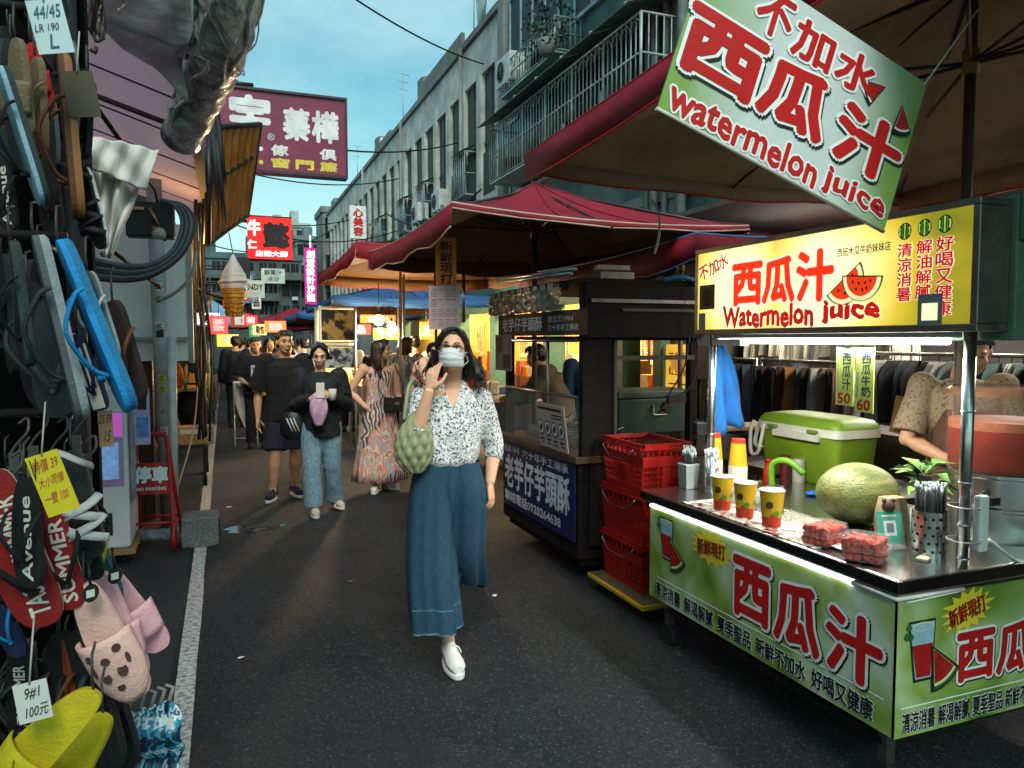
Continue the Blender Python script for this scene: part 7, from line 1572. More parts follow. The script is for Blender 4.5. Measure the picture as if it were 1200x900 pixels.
def figure(label,loc,rz,h,o=None,skin=SKIN,hair='short',hairm=HAIR,top=None,bottom=None,shoes=None,head=(0,0,0),vox=.010,fem=False,hands=None,face=True,seed=1,wind=0,cat='person',build=1.0,name='person',foot=(0,0),wr=.006):
    """o joint overrides in metres; top=(material,sleeve,hem,loose); bottom=(material,kind)"""
    t=thing(name,label,cat,loc,rz); J=joints(h,o); k=h/1.68; b=B(); bw=build
    # --- one continuous body
    H=headmat(J['head'],head[0],head[1],head[2],k*.98); head_prims(b,H,fem)
    b.tube([J['neck']-Vector((0,0,.03*h)),J['neck']+Vector((0,0,.02*h)),J['head']+Vector((0,.012,-.05))*k],[.036*h,.030*h,.031*h],12)
    sw=abs(J['sh_r'].x)
    py,pz=J['pelvis'].y,J['pelvis'].z; cy,cz=J['chest'].y,J['chest'].z; wy,wz=J['waist'].y,J['waist'].z; nz=J['neck'].z
    torso_rings(b,[(0,py,pz-.035*h,.07*h*bw,.055*h),(0,py,pz,.088*h*bw,.062*h),(0,wy,wz,.072*h*bw,.052*h*bw),(0,cy,cz,.088*h*bw,.062*h),(0,cy+.004,cz+.055*h,.09*h*bw,.055*h),(0,J['neck'].y,nz-.012*h,.05*h,.038*h)])
    for n in'rl':
        S_,E_,W_=J['sh_'+n],J['el_'+n],J['wr_'+n]; b.tube([S_+(J['chest']-S_)*.2,S_,S_.lerp(E_,.45),E_,E_.lerp(W_,.3),W_],[.034*h,.031*h*bw,.026*h*bw,.0225*h*bw,.0235*h*bw,.0148*h],12); b.ell(S_,(.031*h*bw,)*3,seg=12,rg=8); b.ell(E_,(.0225*h*bw,)*3,seg=12,rg=8)
        hd=(hands or {}).get(n)
        fd=(W_-E_).normalized(); sd_=1 if n=='r' else -1
        if hd is None: hd=dict(d=fd,n=Vector((-.9 if n=='r' else .9,.3,0)),curl=.3)
        hd=dict(hd); hand(b,W_,hd.pop('d'),hd.pop('n'),hd.pop('side',sd_),k=k*(.93 if fem else 1.02),**hd)
        A,Kn,An=J['hip_'+n],J['kn_'+n],J['an_'+n]; b.tube([A,A.lerp(Kn,.4),Kn,Kn.lerp(An,.3),An.lerp(Kn,.1),An-Vector((0,0,.02))],[.054*h*bw,.046*h*bw,.032*h*bw,.034*h*bw,.02*h,.019*h],12); b.ell(Kn,(.032*h*bw,)*3,seg=12,rg=8)
        b.tube([An+Vector((0,.02,-.02)),An+Vector((0,-.09*k,-.05*k))],[.026*k,.02*k],8)
    dn=[(H@Vector((.03*s,-.083,.0)),.02*k,(H.to_3x3().normalized()@Vector((0,1,0)))*(.007 if vox<.005 else .003)*k) for s in(-1,1)]
    body=fuse(b,vox,3 if vox<.005 else 6,dents=dn); body.build('body',skin,t)
    if face: eyes(t,H,hairm,vox<.005)
    if hair: hairdo(t,H,hair,hairm,seed,wind,vox=max(.006,vox*.8))
    if top:
        m_,sl,hem,lo=top; b=B(); g=.012+lo
        torso_rings(b,[(0,py,hem,.088*h*bw+g+.5*lo,.062*h+g+.5*lo),(0,wy,max(hem+.02,wz),.078*h*bw+g,.056*h*bw+g),(0,cy,cz,.09*h*bw+g,.062*h+g),(0,cy+.004,cz+.058*h,.093*h*bw+g*.8,.055*h+g*.8),(0,J['neck'].y,nz-.016*h,.052*h+g*.5,.040*h+g*.5),(0,J['neck'].y,nz-.002*h,.036*h+g*.4,.034*h+g*.4)])
        for n in'rl':
            S_,E_,W_=J['sh_'+n],J['el_'+n],J['wr_'+n]; g2=.010+lo*.7
            if sl=='none': continue
            if sl=='short': pts=[S_+(J['chest']-S_)*.25,S_,S_.lerp(E_,.5),S_.lerp(E_,.88)]; rs=[.045*h,.034*h*bw+g2,.031*h*bw+g2*1.3,.031*h*bw+g2*1.7]
            elif sl=='three': pts=[S_+(J['chest']-S_)*.25,S_,S_.lerp(E_,.6),E_,E_.lerp(W_,.22)]; rs=[.045*h,.034*h+g2,.032*h+g2*1.6,.031*h+g2*2,.024*h+g2*1.3]
            else: pts=[S_+(J['chest']-S_)*.25,S_,S_.lerp(E_,.6),E_,E_.lerp(W_,.5),E_.lerp(W_,.97)]; rs=[.045*h,.034*h*bw+g2,.03*h*bw+g2,.027*h*bw+g2*1.1,.025*h*bw+g2*1.2,.018*h+g2]
            b.tube(pts,rs,14); b.ell(S_,(.034*h*bw+g2,)*3,seg=12,rg=8)
            if sl!='short': b.ell(E_,(.027*h*bw+g2,)*3,seg=12,rg=8)
        fuse(b,max(.008,vox),3,wr=wr,wscale=8).build('shirt',m_,t)
    if bottom:
        m_,kind=bottom; b=B()
        if kind in('pants','wide','shorts'):
            torso_rings(b,[(0,py,pz-.05*h,.09*h*bw,.068*h),(0,py,pz,.096*h*bw+.006,.070*h+.006),(0,wy,pz+.06*h,.084*h*bw+.006,.062*h+.006)])
            for n in'rl':
                A,Kn,An=J['hip_'+n],J['kn_'+n],J['an_'+n]; w=.022 if kind=='wide' else .010
                if kind=='shorts': b.tube([A+Vector((0,0,.03)),A.lerp(Kn,.4),A.lerp(Kn,.95)],[.06*h*bw,.054*h*bw+.012,.05*h*bw+.016],14)
                else: b.tube([A+Vector((0,0,.03)),A.lerp(Kn,.4),Kn,Kn.lerp(An,.5),An.lerp(Kn,.04)],[.058*h*bw+w*.3,.05*h*bw+w*.8,.037*h*bw+w,.036*h*bw+w*1.2,.033*h*bw+w*1.4],14); b.ell(Kn,(.036*h*bw+w,)*3,seg=12,rg=8)
            fuse(b,max(.008,vox),3,wr=.006,wscale=10).build('trousers' if kind!='shorts' else 'shorts',m_,t)
    if shoes:
        for i,n in enumerate('rl'):
            d=J['kn_'+n]-J['an_'+n]; shoe(t,J['an_'+n]+Vector((0,0,.075*k-.0)) - Vector((0,0,J['an_'+n].z-.0 if False else .0))+Vector((0,0,-.075*k+.002+0)) if False else (J['an_'+n].x,J['an_'+n].y,J['an_'+n].z),foot[i],k*(.93 if fem else 1.0),shoes[0],shoes[1],shoes[2] if len(shoes)>2 else None,vox=max(.006,vox*.8))
    return t,J,H
BLKT=M('black_cotton','111113',.9,var=.25,scale=5,bump=.25,bscale=200); WSOLE=M('white_sole','c8c6c0',.6)
# ---------------- the woman in front
def blouse_mat():
    m,nt,p=nodes('floral_blouse'); N=nt.nodes.new; L=nt.links.new
    tc=N('ShaderNodeTexCoord'); n=N('ShaderNodeTexNoise'); n.inputs['Scale'].default_value=80; n.inputs['Detail'].default_value=2.5; n.inputs['Distortion'].default_value=1.6; L(tc.outputs['Object'],n.inputs[0])
    v=N('ShaderNodeTexVoronoi'); v.inputs['Scale'].default_value=88; L(tc.outputs['Object'],v.inputs[0])
    r=N('ShaderNodeValToRGB'); r.color_ramp.interpolation='EASE'; e=r.color_ramp.elements; e[0].position=.475; e[0].color=(0,0,0,1); e[1].position=.505; e[1].color=(1,1,1,1); L(n.outputs[0],r.inputs[0])
    r2=N('ShaderNodeValToRGB'); e=r2.color_ramp.elements; e[0].position=.5; e[0].color=(1,1,1,1); e[1].position=.6; e[1].color=(0,0,0,1); L(v.outputs['Distance'],r2.inputs[0])
    mu=N('ShaderNodeMath'); mu.operation='MULTIPLY'; L(r.outputs[0],mu.inputs[0]); L(r2.outputs[0],mu.inputs[1])
    c=N('ShaderNodeSeparateColor'); L(v.outputs['Color'],c.inputs[0]); cr=N('ShaderNodeValToRGB'); e=cr.color_ramp.elements; e[0].color=(.015,.02,.03,1); e[1].color=(.05,.10,.12,1); L(c.outputs[0],cr.inputs[0])
    mx=N('ShaderNodeMix'); mx.data_type='RGBA'; L(mu.outputs[0],mx.inputs[0]); mx.inputs[6].default_value=(.66,.66,.65,1); L(cr.outputs[0],mx.inputs[7]); L(mx.outputs[2],p.inputs['Base Color']); p.inputs['Roughness'].default_value=.85
    return m
def denim(name,c,c2):
    m=M(name,c,.85,var=.2,scale=34,bump=.35,bscale=300,c2=c2,stretch=(3,3,.8),thr=(.25,.8)); return m
def hero():
    h=1.615; loc=(1.045,3.60,0)
    o={'head':(.03,-.045,1.545),'neck':(.025,.0,1.375),'chest':(.015,0,1.18),'waist':(.01,0,1.01),'pelvis':(0,0,.875),
       'sh_r':(-.135,.01,1.31),'el_r':(-.165,-.13,1.12),'wr_r':(-.090,-.17,1.365),'sh_l':(.17,.02,1.31),'el_l':(.245,.06,1.05),'wr_l':(.215,-.02,.875),
       'hip_r':(-.08,0,.86),'kn_r':(-.06,-.14,.47),'an_r':(.0,-.17,.085),'hip_l':(.085,.0,.86),'kn_l':(.07,.10,.46),'an_l':(.015,.46,.20)}
    hands={'r':dict(d=(.2,.10,.97),n=(-.55,-.80,.15),curl=.42,curls=[.18,.30,.44,.56],thumb=.25,side=1,spread=2.4),'l':dict(d=(.10,-.12,-1),n=(.85,-.45,.1),curl=.3,thumb=.3,side=-1,spread=2.0)}
    t,J,H=figure('masked woman in a floral blouse and long denim skirt walking with a phone',loc,R(-14),h,o,SKIN,None,HAIR,None,None,None,(R(-10),R(12),R(3)),.0042,True,hands,True,3)
    hairdo(t,H,'bob',HAIR,5,.55,.0055)
    b=B(); rr=random.Random(4)
    for i in range(30): # loose strands
        s=1 if i%4 else -1; q=[H@Vector(p) for p in((.06*s,.0+rr.uniform(-.03,.05),.08),(.10*s,.02+rr.uniform(-.03,.04),-.02),((.12+rr.uniform(0,.06))*s,.03,-.10-rr.uniform(0,.06)),((.11+rr.uniform(0,.09))*s,.03+rr.uniform(-.03,.03),-.17-rr.uniform(0,.04)))]; b.tube(sp(q,5),.0022,4)
    b.build('loose_strands',HAIR,t)
    # blouse
    bl=blouse_mat(); b=B()
    torso_rings(b,[(0,0,.975,.14,.108),(.0,0,1.0,.160,.125),(.005,0,1.06,.172,.128),(.012,0,1.16,.170,.122),(.018,.005,1.25,.166,.108),(.022,.008,1.315,.140,.09),(.025,.006,1.345,.105,.074),(.026,.004,1.375,.072,.062),(.026,.004,1.398,.058,.056)])
    for n,e in(('r',.25),('l',.30)):
        S_,E_,W_=J['sh_'+n],J['el_'+n],J['wr_'+n]
        b.tube([S_+(J['chest']-S_)*.3,S_,S_.lerp(E_,.55),E_,E_.lerp(W_,e)],[.075,.062,.058,.057,.043 if n=='l' else .05],16); b.ell(S_,(.062,.06,.056),seg=14,rg=10); b.ell(E_+Vector((0,.01,-.015)),(.055,.055,.055),seg=14,rg=10)
    b.ell(J['el_r']+Vector((.02,.05,-.055)),(.05,.055,.05),seg=14,rg=10)
    if True:
        fold=lambda p:.006*math.sin(p.x*42+4*p.z)*max(0,1-abs(p.z-1.06)*5)+.004*mnoise.noise(Vector((p.x*22,p.y*22,p.z*7)))-(.045 if (p.y<0 and p.z>1.27 and abs(p.x-.026)<(p.z-1.27)*.42) else 0)
        fuse(b,.007,3,wr=.007,wscale=10,fold=fold).build('blouse',bl,t)
    b=B(); 
    for s in(-1,1): b.tube(sp([Vector((.025,-.05,1.265)),Vector((.025+.03*s,-.062,1.325)),Vector((.025+.056*s,-.03,1.37)),Vector((.025+.05*s,.045,1.385))],6),.009,6,flat=.6)
    b.build('collar_band',bl,t)
    b=B(); c=Vector((.025,-.064,1.345)); b.add([(.006,-.083,1.335),(.046,-.083,1.335),(.027,-.120,1.262)],[(0,1,2)]); b.bm.free()
    # skin of the open neckline
    b=B(); b.add([Vector(v) for v in((-.012,-.058,1.352),(.062,-.058,1.352),(.05,-.098,1.30),(.026,-.125,1.245),(.0,-.098,1.30))],[(0,4,3,2,1)],0,True); b.bm.free()
    for n in'lr':
        E_,W_=J['el_'+n],J['wr_'+n]; b=B(); c=E_.lerp(W_,.30 if n=='l' else .25); d=(W_-E_).normalized(); a=d.orthogonal().normalized(); e=d.cross(a); rad=.042 if n=='l' else .049
        b.tube([c+(a*math.cos(q)+e*math.sin(q))*(rad*.93+.004*math.sin(5*q)) for q in [2*math.pi*i/20 for i in range(21)]],.0065,6); b.build('cuff',bl,t)
    # culotte skirt
    DEN=denim('blue_denim','12303f','1d475f'); LIN=M('denim_inside','070a10',.9)
    def leg(pts,rx,ry,k,ph,name,hem):
        n=26; seg=56; rg=[]
        P=sp(pts,8); m=len(P)
        for i,p in enumerate(P):
            u=i/(m-1); a=np.interp(u,[0,.35,1],rx); c=np.interp(u,[0,.35,1],ry); row=[]
            for j in range(seg):
                q=2*math.pi*j/seg; f=1+(.02+.085*u)*math.sin(k*q+ph+.9*math.sin(q*2+ph)+.6*u)+(.012+.03*u)*math.sin(2.3*k*q+2*ph)
                row.append(p+Vector((a*math.cos(q)*f,c*math.sin(q)*f,.006*math.sin(3*q+ph)*u+(.075*u**5*max(-.25,-math.sin(q)) if hem=='b' else 0))))
            rg.append(row)
        b=B(); b.rings(rg,0,False); b.rings([[P[-1]+(v-P[-1])*.96+Vector((0,0,.004)) for v in rg[-1]],[P[-4]+(v-P[-4])*.93 for v in rg[-4]]],1,False)
        b.add([P[-3]+(v-P[-3])*.95 for v in rg[-3]],[tuple(range(seg))],1)
        o_=b.build(name,[DEN,LIN],t)
        if hem=='b': return
        s=B(); i=m-4; s.rings([[P[i]+(v-P[i])*1.006+Vector((0,0,dz)) for v in rg[i]] for dz in(-.003,.003)],0,False); s.rings([[P[-1]+(v-P[-1])*1.012+Vector((0,0,dz)) for v in rg[-1]] for dz in(-.004,.006)],0,False); s.build('hem_stitching',M('denim_pale','46687c',.85,var=.6,scale=60),o_)
    leg([(-.055,.0,.99),(-.075,-.02,.82),(-.088,-.10,.5),(-.068,-.155,.205)],[.105,.118,.122],[.105,.13,.15],5,.4,'skirt_leg','f')
    leg([(.06,.0,.99),(.075,.0,.82),(.070,.05,.52),(.085,.17,.27)],[.10,.122,.125],[.105,.14,.15],5,1.7,'skirt_leg','b')
    b=B(); torso_rings(b,[(.0,.02,.36,.06,.05),(.0,.02,.6,.11,.09),(0,0,.76,.17,.125),(0,0,.85,.182,.128),(0,0,.93,.165,.118),(0,0,.985,.142,.105),(0,0,1.01,.138,.103)],48); fuse(b,.008,2,fold=lambda p:.005*math.sin(math.atan2(p.y,p.x)*16)*max(0,(1.0-p.z)/.2)).build('skirt_yoke',DEN,t)
    b=B(); torso_rings(b,[(0,0,.98,.146,.109),(0,0,1.02,.142,.106)],48); fuse(b,.007,1).build('waistband',DEN,t)
    # shoes
    shoe(t,(J['an_r'].x+.0,J['an_r'].y-.01,.081),R(14),.98,M('white_canvas','cfcdc6',.75,var=.06,bump=.15,bscale=150),WSOLE,M('lace_white','d8d6d0',.8),vox=.005)
    shoe(t,(.015,.48,.16),R(-4),.98,M('white_canvas','cfcdc6'),WSOLE,None,pitch=R(38),vox=.006)
    # mask, glasses
    def mk(u,v):
        a=u*1.12; r=.083+.012*(1-abs(u))**1.2*(1-abs(v*1.1)) ; return H@Vector((.072*math.sin(a)*1.02,-.012-(.094+.014*(1-u*u)*(1-v*v*.8))*math.cos(a)+ .012*max(0,-v)*1.4,-.052+.047*v+.004*math.cos(a*1.5)*(1 if v>0 else -1)-(.006*abs(u) if v>0 else -.012*abs(u))))
    b=B(); n=20; m=14; vs=[mk(2*j/n-1,2*i/m-1) for i in range(m+1) for j in range(n+1)]
    nf=H.to_3x3().normalized()@Vector((0,-1,0))
    for i in range(m+1):
        for j in range(n+1): vs[i*(n+1)+j]=vs[i*(n+1)+j]+nf*(.0028*(1 if (i//2)%2 else 0)*(1-abs(2*j/n-1)**4))
    b.add(vs,[(i*(n+1)+j,i*(n+1)+j+1,(i+1)*(n+1)+j+1,(i+1)*(n+1)+j) for i in range(m) for j in range(n)],0,True)
    mo=b.build('face_mask',M('mask_white','c9cccb',.85,var=.04,bump=.1,bscale=220),t,solid=.0018)
    b=B()
    for s in(-1,1): b.tube(sp([mk(s*.98,.85),H@Vector((.082*s,-.01,-.0)),H@Vector((.085*s,.03,-.012)),H@Vector((.08*s,.0,-.05)),mk(s*.98,-.8)],5),.0018,5)
    b.build('ear_loop',M('mask_white','c9cccb'),mo)
    b=B()
    for s in(-1,1):
        b.tube([H@Vector((.032*s+.0255*math.cos(q)*1.05,-.098+.010*abs(math.cos(q)*s+.6)*.6*(1 if math.cos(q)*s>0 else .2),-.0+.020*math.sin(q))) for q in [2*math.pi*i/24 for i in range(25)]],.0021,5)
        b.tube([H@Vector((.059*s,-.088,.006)),H@Vector((.074*s,-.05,.006)),H@Vector((.083*s,.012,.0))],.0014,5)
    b.tube([H@Vector((-.007,-.102,.004)),H@Vector((0,-.105,.007)),H@Vector((.007,-.102,.004))],.0013,5)
    b.build('glasses_frame',M('glasses_wire','4a3a34',.3,metal=.5),t)
    # phone and bag are things she carries
    Rz=Matrix.Translation(loc)@Matrix.Rotation(R(-14),4,'Z')
    p=Rz@Vector((-.060,-.085,1.485)); ph=thing('phone','dark phone held to the ear of the woman in the floral blouse','phone',p,rz=R(-14)+R(68),rot=(R(-6),R(4),R(-14)+R(62)))
    b=B(); b.box((0,0,0),(.07,.009,.145)); b.build('case',M('phone_case','2a1214',.3),ph,bev=.004); b=B(); b.box((0,.0055,0),(.064,.002,.138)); b.build('screen',M('phone_glass','08090b',.08,spec=.8),ph)
    bag=thing('handbag','quilted pale green hobo bag on the shoulder of the woman in the floral blouse','bag',Rz@Vector((-.165,-.13,.955)),rz=R(-14)+R(12))
    b=B(); seg=64; rings=[]; nn=44
    for i in range(nn+1):
        v=i/nn; z=.295*v; w=.105*math.sin(math.pi*min(1,(v*.93+.04)))**.55*(1-.25*v); d=.06*math.sin(math.pi*min(1,v*.93+.04))**.6
        row=[]
        for j in range(seg):
            q=2*math.pi*j/seg; pil=abs(math.sin((q*5.5+v*9)))*abs(math.sin((q*5.5-v*9))); f=1+.0*pil
            row.append(Vector(((w*math.cos(q))*(1+.10*pil),d*math.sin(q)*(1+.38*pil),z+.018*math.cos(q)*v)))
        rings.append(row)
    b.rings(rings); b.build('bag_body',M('bag_green','8b8e6c',.75,var=.12,scale=14,bump=.2,bscale=120),bag)
    b=B(); q=[Vector(x) for x in((-.05,.0,.26),(-.035,.02,.34),(-.01,.08,.415),(.035,.15,.44),(.065,.19,.38),(.055,.14,.26))]; b.tube(sp(q,6),.017,10,flat=.6); b.build('strap',M('bag_green','8b8e6c'),bag)
hero()
# ---------------- the couple
def walker():
    h=1.72
    o={'kn_r':(-.105,-.12,.49),'an_r':(-.135,-.06,.085),'kn_l':(.09,-.05,.49),'an_l':(.075,.10,.085),'el_r':(-.265,.03,1.07),'wr_r':(-.265,-.04,.83),'el_l':(.25,.02,1.08),'wr_l':(.22,-.1,.86)}
    t,J,H=figure('man in a black T-shirt and navy shorts walking beside the woman in the black jacket',(.57,7.78,0),R(-4),h,o,SKIN2,'short',HAIR,(BLKT,'short',.80,.03),(M('navy_cotton','171b2c',.9,var=.25,bump=.2,bscale=160),'shorts'),(M('navy_mesh','1c2230',.8,var=.3,scale=40),WSOLE,M('lace_white','d8d6d0',.8)),(R(18),0,0),.0075,False,None,True,2,build=1.08,foot=(R(-18),R(22)))
    for n in'rl':
        b=B(); a=J['an_'+n]; b.tube([a+Vector((0,.01,-.01)),a+Vector((0,.012,.055))],[.04,.037],12); b.build('sock',WSOLE,t)
    b=B()
    for n,s in(('r',R(-18)),('l',R(22))):
        m=Matrix.Translation(J['an_'+n])@Matrix.Rotation(s,4,'Z')
        for sx in(-1,1):
            for y in(-.03,-.05,-.07): b.tube([m@Vector((.043*sx,y+.015,-.035)),m@Vector((.032*sx,y,-.0))],.004,4)
    b.build('shoe_stripe',WSOLE,t)
walker()
def jacket_woman():
    h=1.585
    o={'head':(.0,-.03,1.465),'kn_r':(-.09,-.10,.45),'an_r':(-.07,-.12,.08),'kn_l':(.09,.02,.44),'an_l':(.12,.16,.085),'el_r':(-.235,.0,1.0),'wr_r':(-.075,-.21,1.085),'el_l':(.245,.02,1.0),'wr_l':(.085,-.21,1.10)}
    hands={'r':dict(d=(.75,-.3,.45),n=(-.5,-.8,.1),curl=.6,thumb=.2),'l':dict(d=(-.7,-.3,.45),n=(.5,-.8,.1),curl=.6,thumb=.2)}
    t,J,H=figure('woman in a bulky black jacket and pale jeans looking down at a phone',(.82,6.98,0),R(-7),h,o,SKIN,'tied',HAIR,(M('black_nylon','111215',.75,var=.3,bump=.4,bscale=22),'long',.72,.018),(denim('pale_denim','4a6a7c','8aa6b4'),'wide'),(M('cream_shoe','b8ae9c',.7),WSOLE,M('lace_white','d8d6d0')),(R(-4),R(-14),R(2)),.0075,True,hands,True,7,build=1.06,foot=(R(8),R(28)),wr=.014)
    Rz=Matrix.Translation((.82,6.98,0))@Matrix.Rotation(R(-7),4,'Z')
    ph=thing('phone','phone in a pale case held up by the woman in the black jacket','phone',Rz@Vector((.0,-.275,1.16)),rot=(R(-25),0,R(-7))); b=B(); b.box((0,0,0),(.075,.01,.15)); b.build('case',M('phone_pale','9a8a80',.4),ph,bev=.004); b=B(); b.box((0,.006,0),(.068,.002,.14)); b.build('screen',M('phone_lit','9ab0c4',.2,emit=.4,ecol=(.7,.85,1)),ph)
    b=B(); n=14; rg=[]
    for i in range(n+1):
        v=i/n; w=(.012+.062*math.sin(math.pi*min(1,.12+v*.8))**.8); rg.append([Vector((w*math.cos(q)*(1+.12*math.sin(4*q+v*6)),w*.6*math.sin(q)*(1+.15*math.sin(5*q+v*9)),-.285*v)) for q in [2*math.pi*k/20 for k in range(20)]])
    b.rings(rg); bmesh.ops.translate(b.bm,vec=Rz@Vector((-.015,-.27,1.13)),verts=b.bm.verts); tag(b.build('plastic_bag',M('pink_film','c49ab4',.25,var=.25,scale=14,bump=.5,bscale=22)),'pink plastic carrier bag dangling from the hands of the black-jacket woman','bag')
    b=B(); c=Rz@Vector((.105,-.25,1.12)); b.lathe([(.0,-.05),(.028,-.05),(.036,.05),(.0,.052)],c,16); tag(b.build('drink_cup',M('cup_white','c9c4ba',.5)),'small pale cup held against the pink bag','cup')
    sb=thing('handbag','black bag with pale stripes at the hip of the black-jacket woman','bag',Rz@Vector((-.24,-.02,.70)),rz=R(-7)); b=B(); b.rings([[Vector((.12*q*math.cos(a)*(1),.06*q*math.sin(a),z)) for a in [2*math.pi*k/20 for k in range(20)]] for q,z in((.6,0),(1,.05),(1,.16),(.75,.24),(.4,.27))]); b.build('bag_body',M('bag_black','15161a',.4,var=.3,bump=.3),sb,auto=60); b=B()
    for s in(-1,0,1): b.tube([(.02+.03*s,-.063,.08),(-.03+.03*s,-.058,.2)],.007,5)
    b.build('stripe',WSOLE,sb); b=B(); b.tube(sp([(-.08,0,.24),(-.03,0,.42),(.05,.02,.56),(.08,.02,.6)],6),.012,6); b.build('strap',BLACK,sb)
jacket_woman()
def dress_mat():
    m,nt,p=nodes('patterned_dress'); N=nt.nodes.new; L=nt.links.new
    tc=N('ShaderNodeTexCoord'); mp=N('ShaderNodeMapping'); L(tc.outputs['Object'],mp.inputs[0]); mp.inputs['Scale'].default_value=(1.2,1.2,.55)
    n=N('ShaderNodeTexNoise'); n.inputs['Scale'].default_value=5.5; n.inputs['Detail'].default_value=3; n.inputs['Distortion'].default_value=2.0; L(mp.outputs[0],n.inputs[0])
    r=N('ShaderNodeValToRGB'); r.color_ramp.interpolation='CONSTANT'; e=r.color_ramp.elements; e[0].color=(.45,.38,.33,1); e[1].position=.40; e[1].color=(.62,.14,.07,1)
    for q,c in((.44,(.62,.55,.50)),(.50,(.66,.26,.08)),(.55,(.35,.40,.45)),(.6,(.6,.2,.22)),(.66,(.6,.52,.46))): x=e.new(q); x.color=c+(1,)
    L(n.outputs[0],r.inputs[0])
    w=N('ShaderNodeTexWave'); w.inputs['Scale'].default_value=9; w.inputs['Distortion'].default_value=9; w.inputs['Detail'].default_value=1; w.inputs['Detail Scale'].default_value=.8; L(tc.outputs['Object'],w.inputs[0]); r2=N('ShaderNodeValToRGB'); e=r2.color_ramp.elements; e[0].position=.5; e[0].color=(0,0,0,1); e[1].position=.56; e[1].color=(1,1,1,1); L(w.outputs[0],r2.inputs[0])
    n2=N('ShaderNodeTexNoise'); n2.inputs['Scale'].default_value=2.6; L(tc.outputs['Object'],n2.inputs[0]); r3=N('ShaderNodeValToRGB'); e=r3.color_ramp.elements; e[0].position=.5; e[0].color=(0,0,0,1); e[1].position=.53; e[1].color=(1,1,1,1); L(n2.outputs[0],r3.inputs[0])
    mu=N('ShaderNodeMath'); mu.operation='MULTIPLY'; L(r2.outputs[0],mu.inputs[0]); L(r3.outputs[0],mu.inputs[1])
    mx=N('ShaderNodeMix'); mx.data_type='RGBA'; L(mu.outputs[0],mx.inputs[0]); L(r.outputs[0],mx.inputs[6]); mx.inputs[7].default_value=(.04,.05,.07,1); L(mx.outputs[2],p.inputs['Base Color']); p.inputs['Roughness'].default_value=.85
    return m
def dress_woman():
    h=1.625; loc=(1.52,7.78,0)
    o={'head':(.03,-.015,1.50),'el_r':(-.30,.06,1.07),'wr_r':(-.165,-.06,.90),'el_l':(.215,.03,1.03),'wr_l':(.27,-.06,.82),'an_r':(-.07,-.04,.08),'an_l':(.09,.05,.08)}
    t,J,H=figure('woman in a long orange and white patterned sundress with her hand on her hip',loc,R(10),h,o,SKIN,'long',HAIRB,None,None,(M('white_leather','d0cdc6',.5),WSOLE),(R(58),R(3),0),.0075,True,{'r':dict(d=(.6,.0,-.7),n=(-.5,-.7,-.2),curl=.5)},True,9,foot=(R(-30),R(38)))
    DM=dress_mat(); b=B(); seg=56; rg=[]
    for z,rx,ry in((.13,.30,.21),(.25,.28,.19),(.45,.245,.165),(.65,.215,.15),(.80,.185,.135),(.92,.158,.118),(1.0,.136,.1),(1.08,.134,.098),(1.18,.152,.112),(1.25,.148,.105),(1.285,.135,.085)):
        rg.append([Vector((rx*math.cos(q)*(1+.07*max(0,1-z)*math.sin(9*q+z*2)),ry*math.sin(q)*(1+.08*max(0,1-z)*math.sin(9*q+z*2)),z)) for q in [2*math.pi*k/seg for k in range(seg)]])
    b.rings(rg); b.build('dress',DM,t)
    b=B()
    for s in(-1,1): b.tube(sp([(.07*s,-.095,1.26),(.085*s,-.05,1.335),(.08*s,.02,1.345),(.06*s,.08,1.26)],5),.008,6,flat=.5)
    b.build('dress_strap',DM,t)
    b=B(); p=H@Vector((-.072,-.0,.05))
    for k in range(5): b.ell(p+Vector((-.004,.018*math.cos(k*1.257),.018*math.sin(k*1.257))),(.006,.012,.012),seg=8,rg=6)
    b.build('hair_flower',WSOLE,t)
    Rz=Matrix.Translation(loc)@Matrix.Rotation(R(10),4,'Z')
    sb=thing('handbag','small black crossbody bag on the woman in the patterned sundress','bag',Rz@Vector((.09,-.17,.86)),rz=R(10)); b=B(); b.box((0,0,.075),(.21,.07,.15)); b.build('bag_body',M('bag_black2','17120f',.45),sb,bev=.015); b=B(); b.box((0,-.038,.11),(.2,.01,.085)); b.build('flap',M('bag_black3','241a14',.4),sb,bev=.006); b=B(); b.tube(sp([(-.1,0,.14),(-.16,.02,.27),(-.10,.08,.44),(-.02,.14,.5)],6),.006,5); b.tube([(.1,0,.14),(.12,.05,.3),(.06,.12,.49)],.006,5); b.build('strap',BLACK,sb); b=B(); b.box((.02,-.046,.09),(.05,.004,.03)); b.build('clasp',M('brass','a08050',.35,metal=.8),sb)
dress_woman()
# ---------------- others
GREYT=M('grey_shirt','5a6058',.9,var=.2); WHT=M('white_shirt','b8b6b0',.9,var=.12); REDT=M('red_top','a01a1e',.9,var=.15); OLIVE=M('olive_shirt','5d5038',.9,var=.2,bump=.2,bscale=30); JEAN=denim('dark_denim','1a2430','2c3c4c'); BLP=M('black_trousers','141416',.9,var=.25); DSH=(M('dark_shoe','1a1a1c',.6),RUBBER)
figure('woman in a red top phoning, half hidden behind the woman in the floral blouse',(1.50,5.35,0),R(-70),1.60,{'el_l':(.16,-.17,1.13),'wr_l':(.05,-.19,1.36),'el_r':(-.17,-.15,1.12),'wr_r':(-.07,-.19,1.34)},SKIN,'long',HAIR,(REDT,'short',.82,.02),(JEAN,'pants'),DSH,(R(8),R(2),0),.009,True,{'l':dict(d=(-.1,.1,1),n=(.7,-.6,0),curl=.4),'r':dict(d=(.1,.1,1),n=(-.7,-.6,0),curl=.4)},True,11)
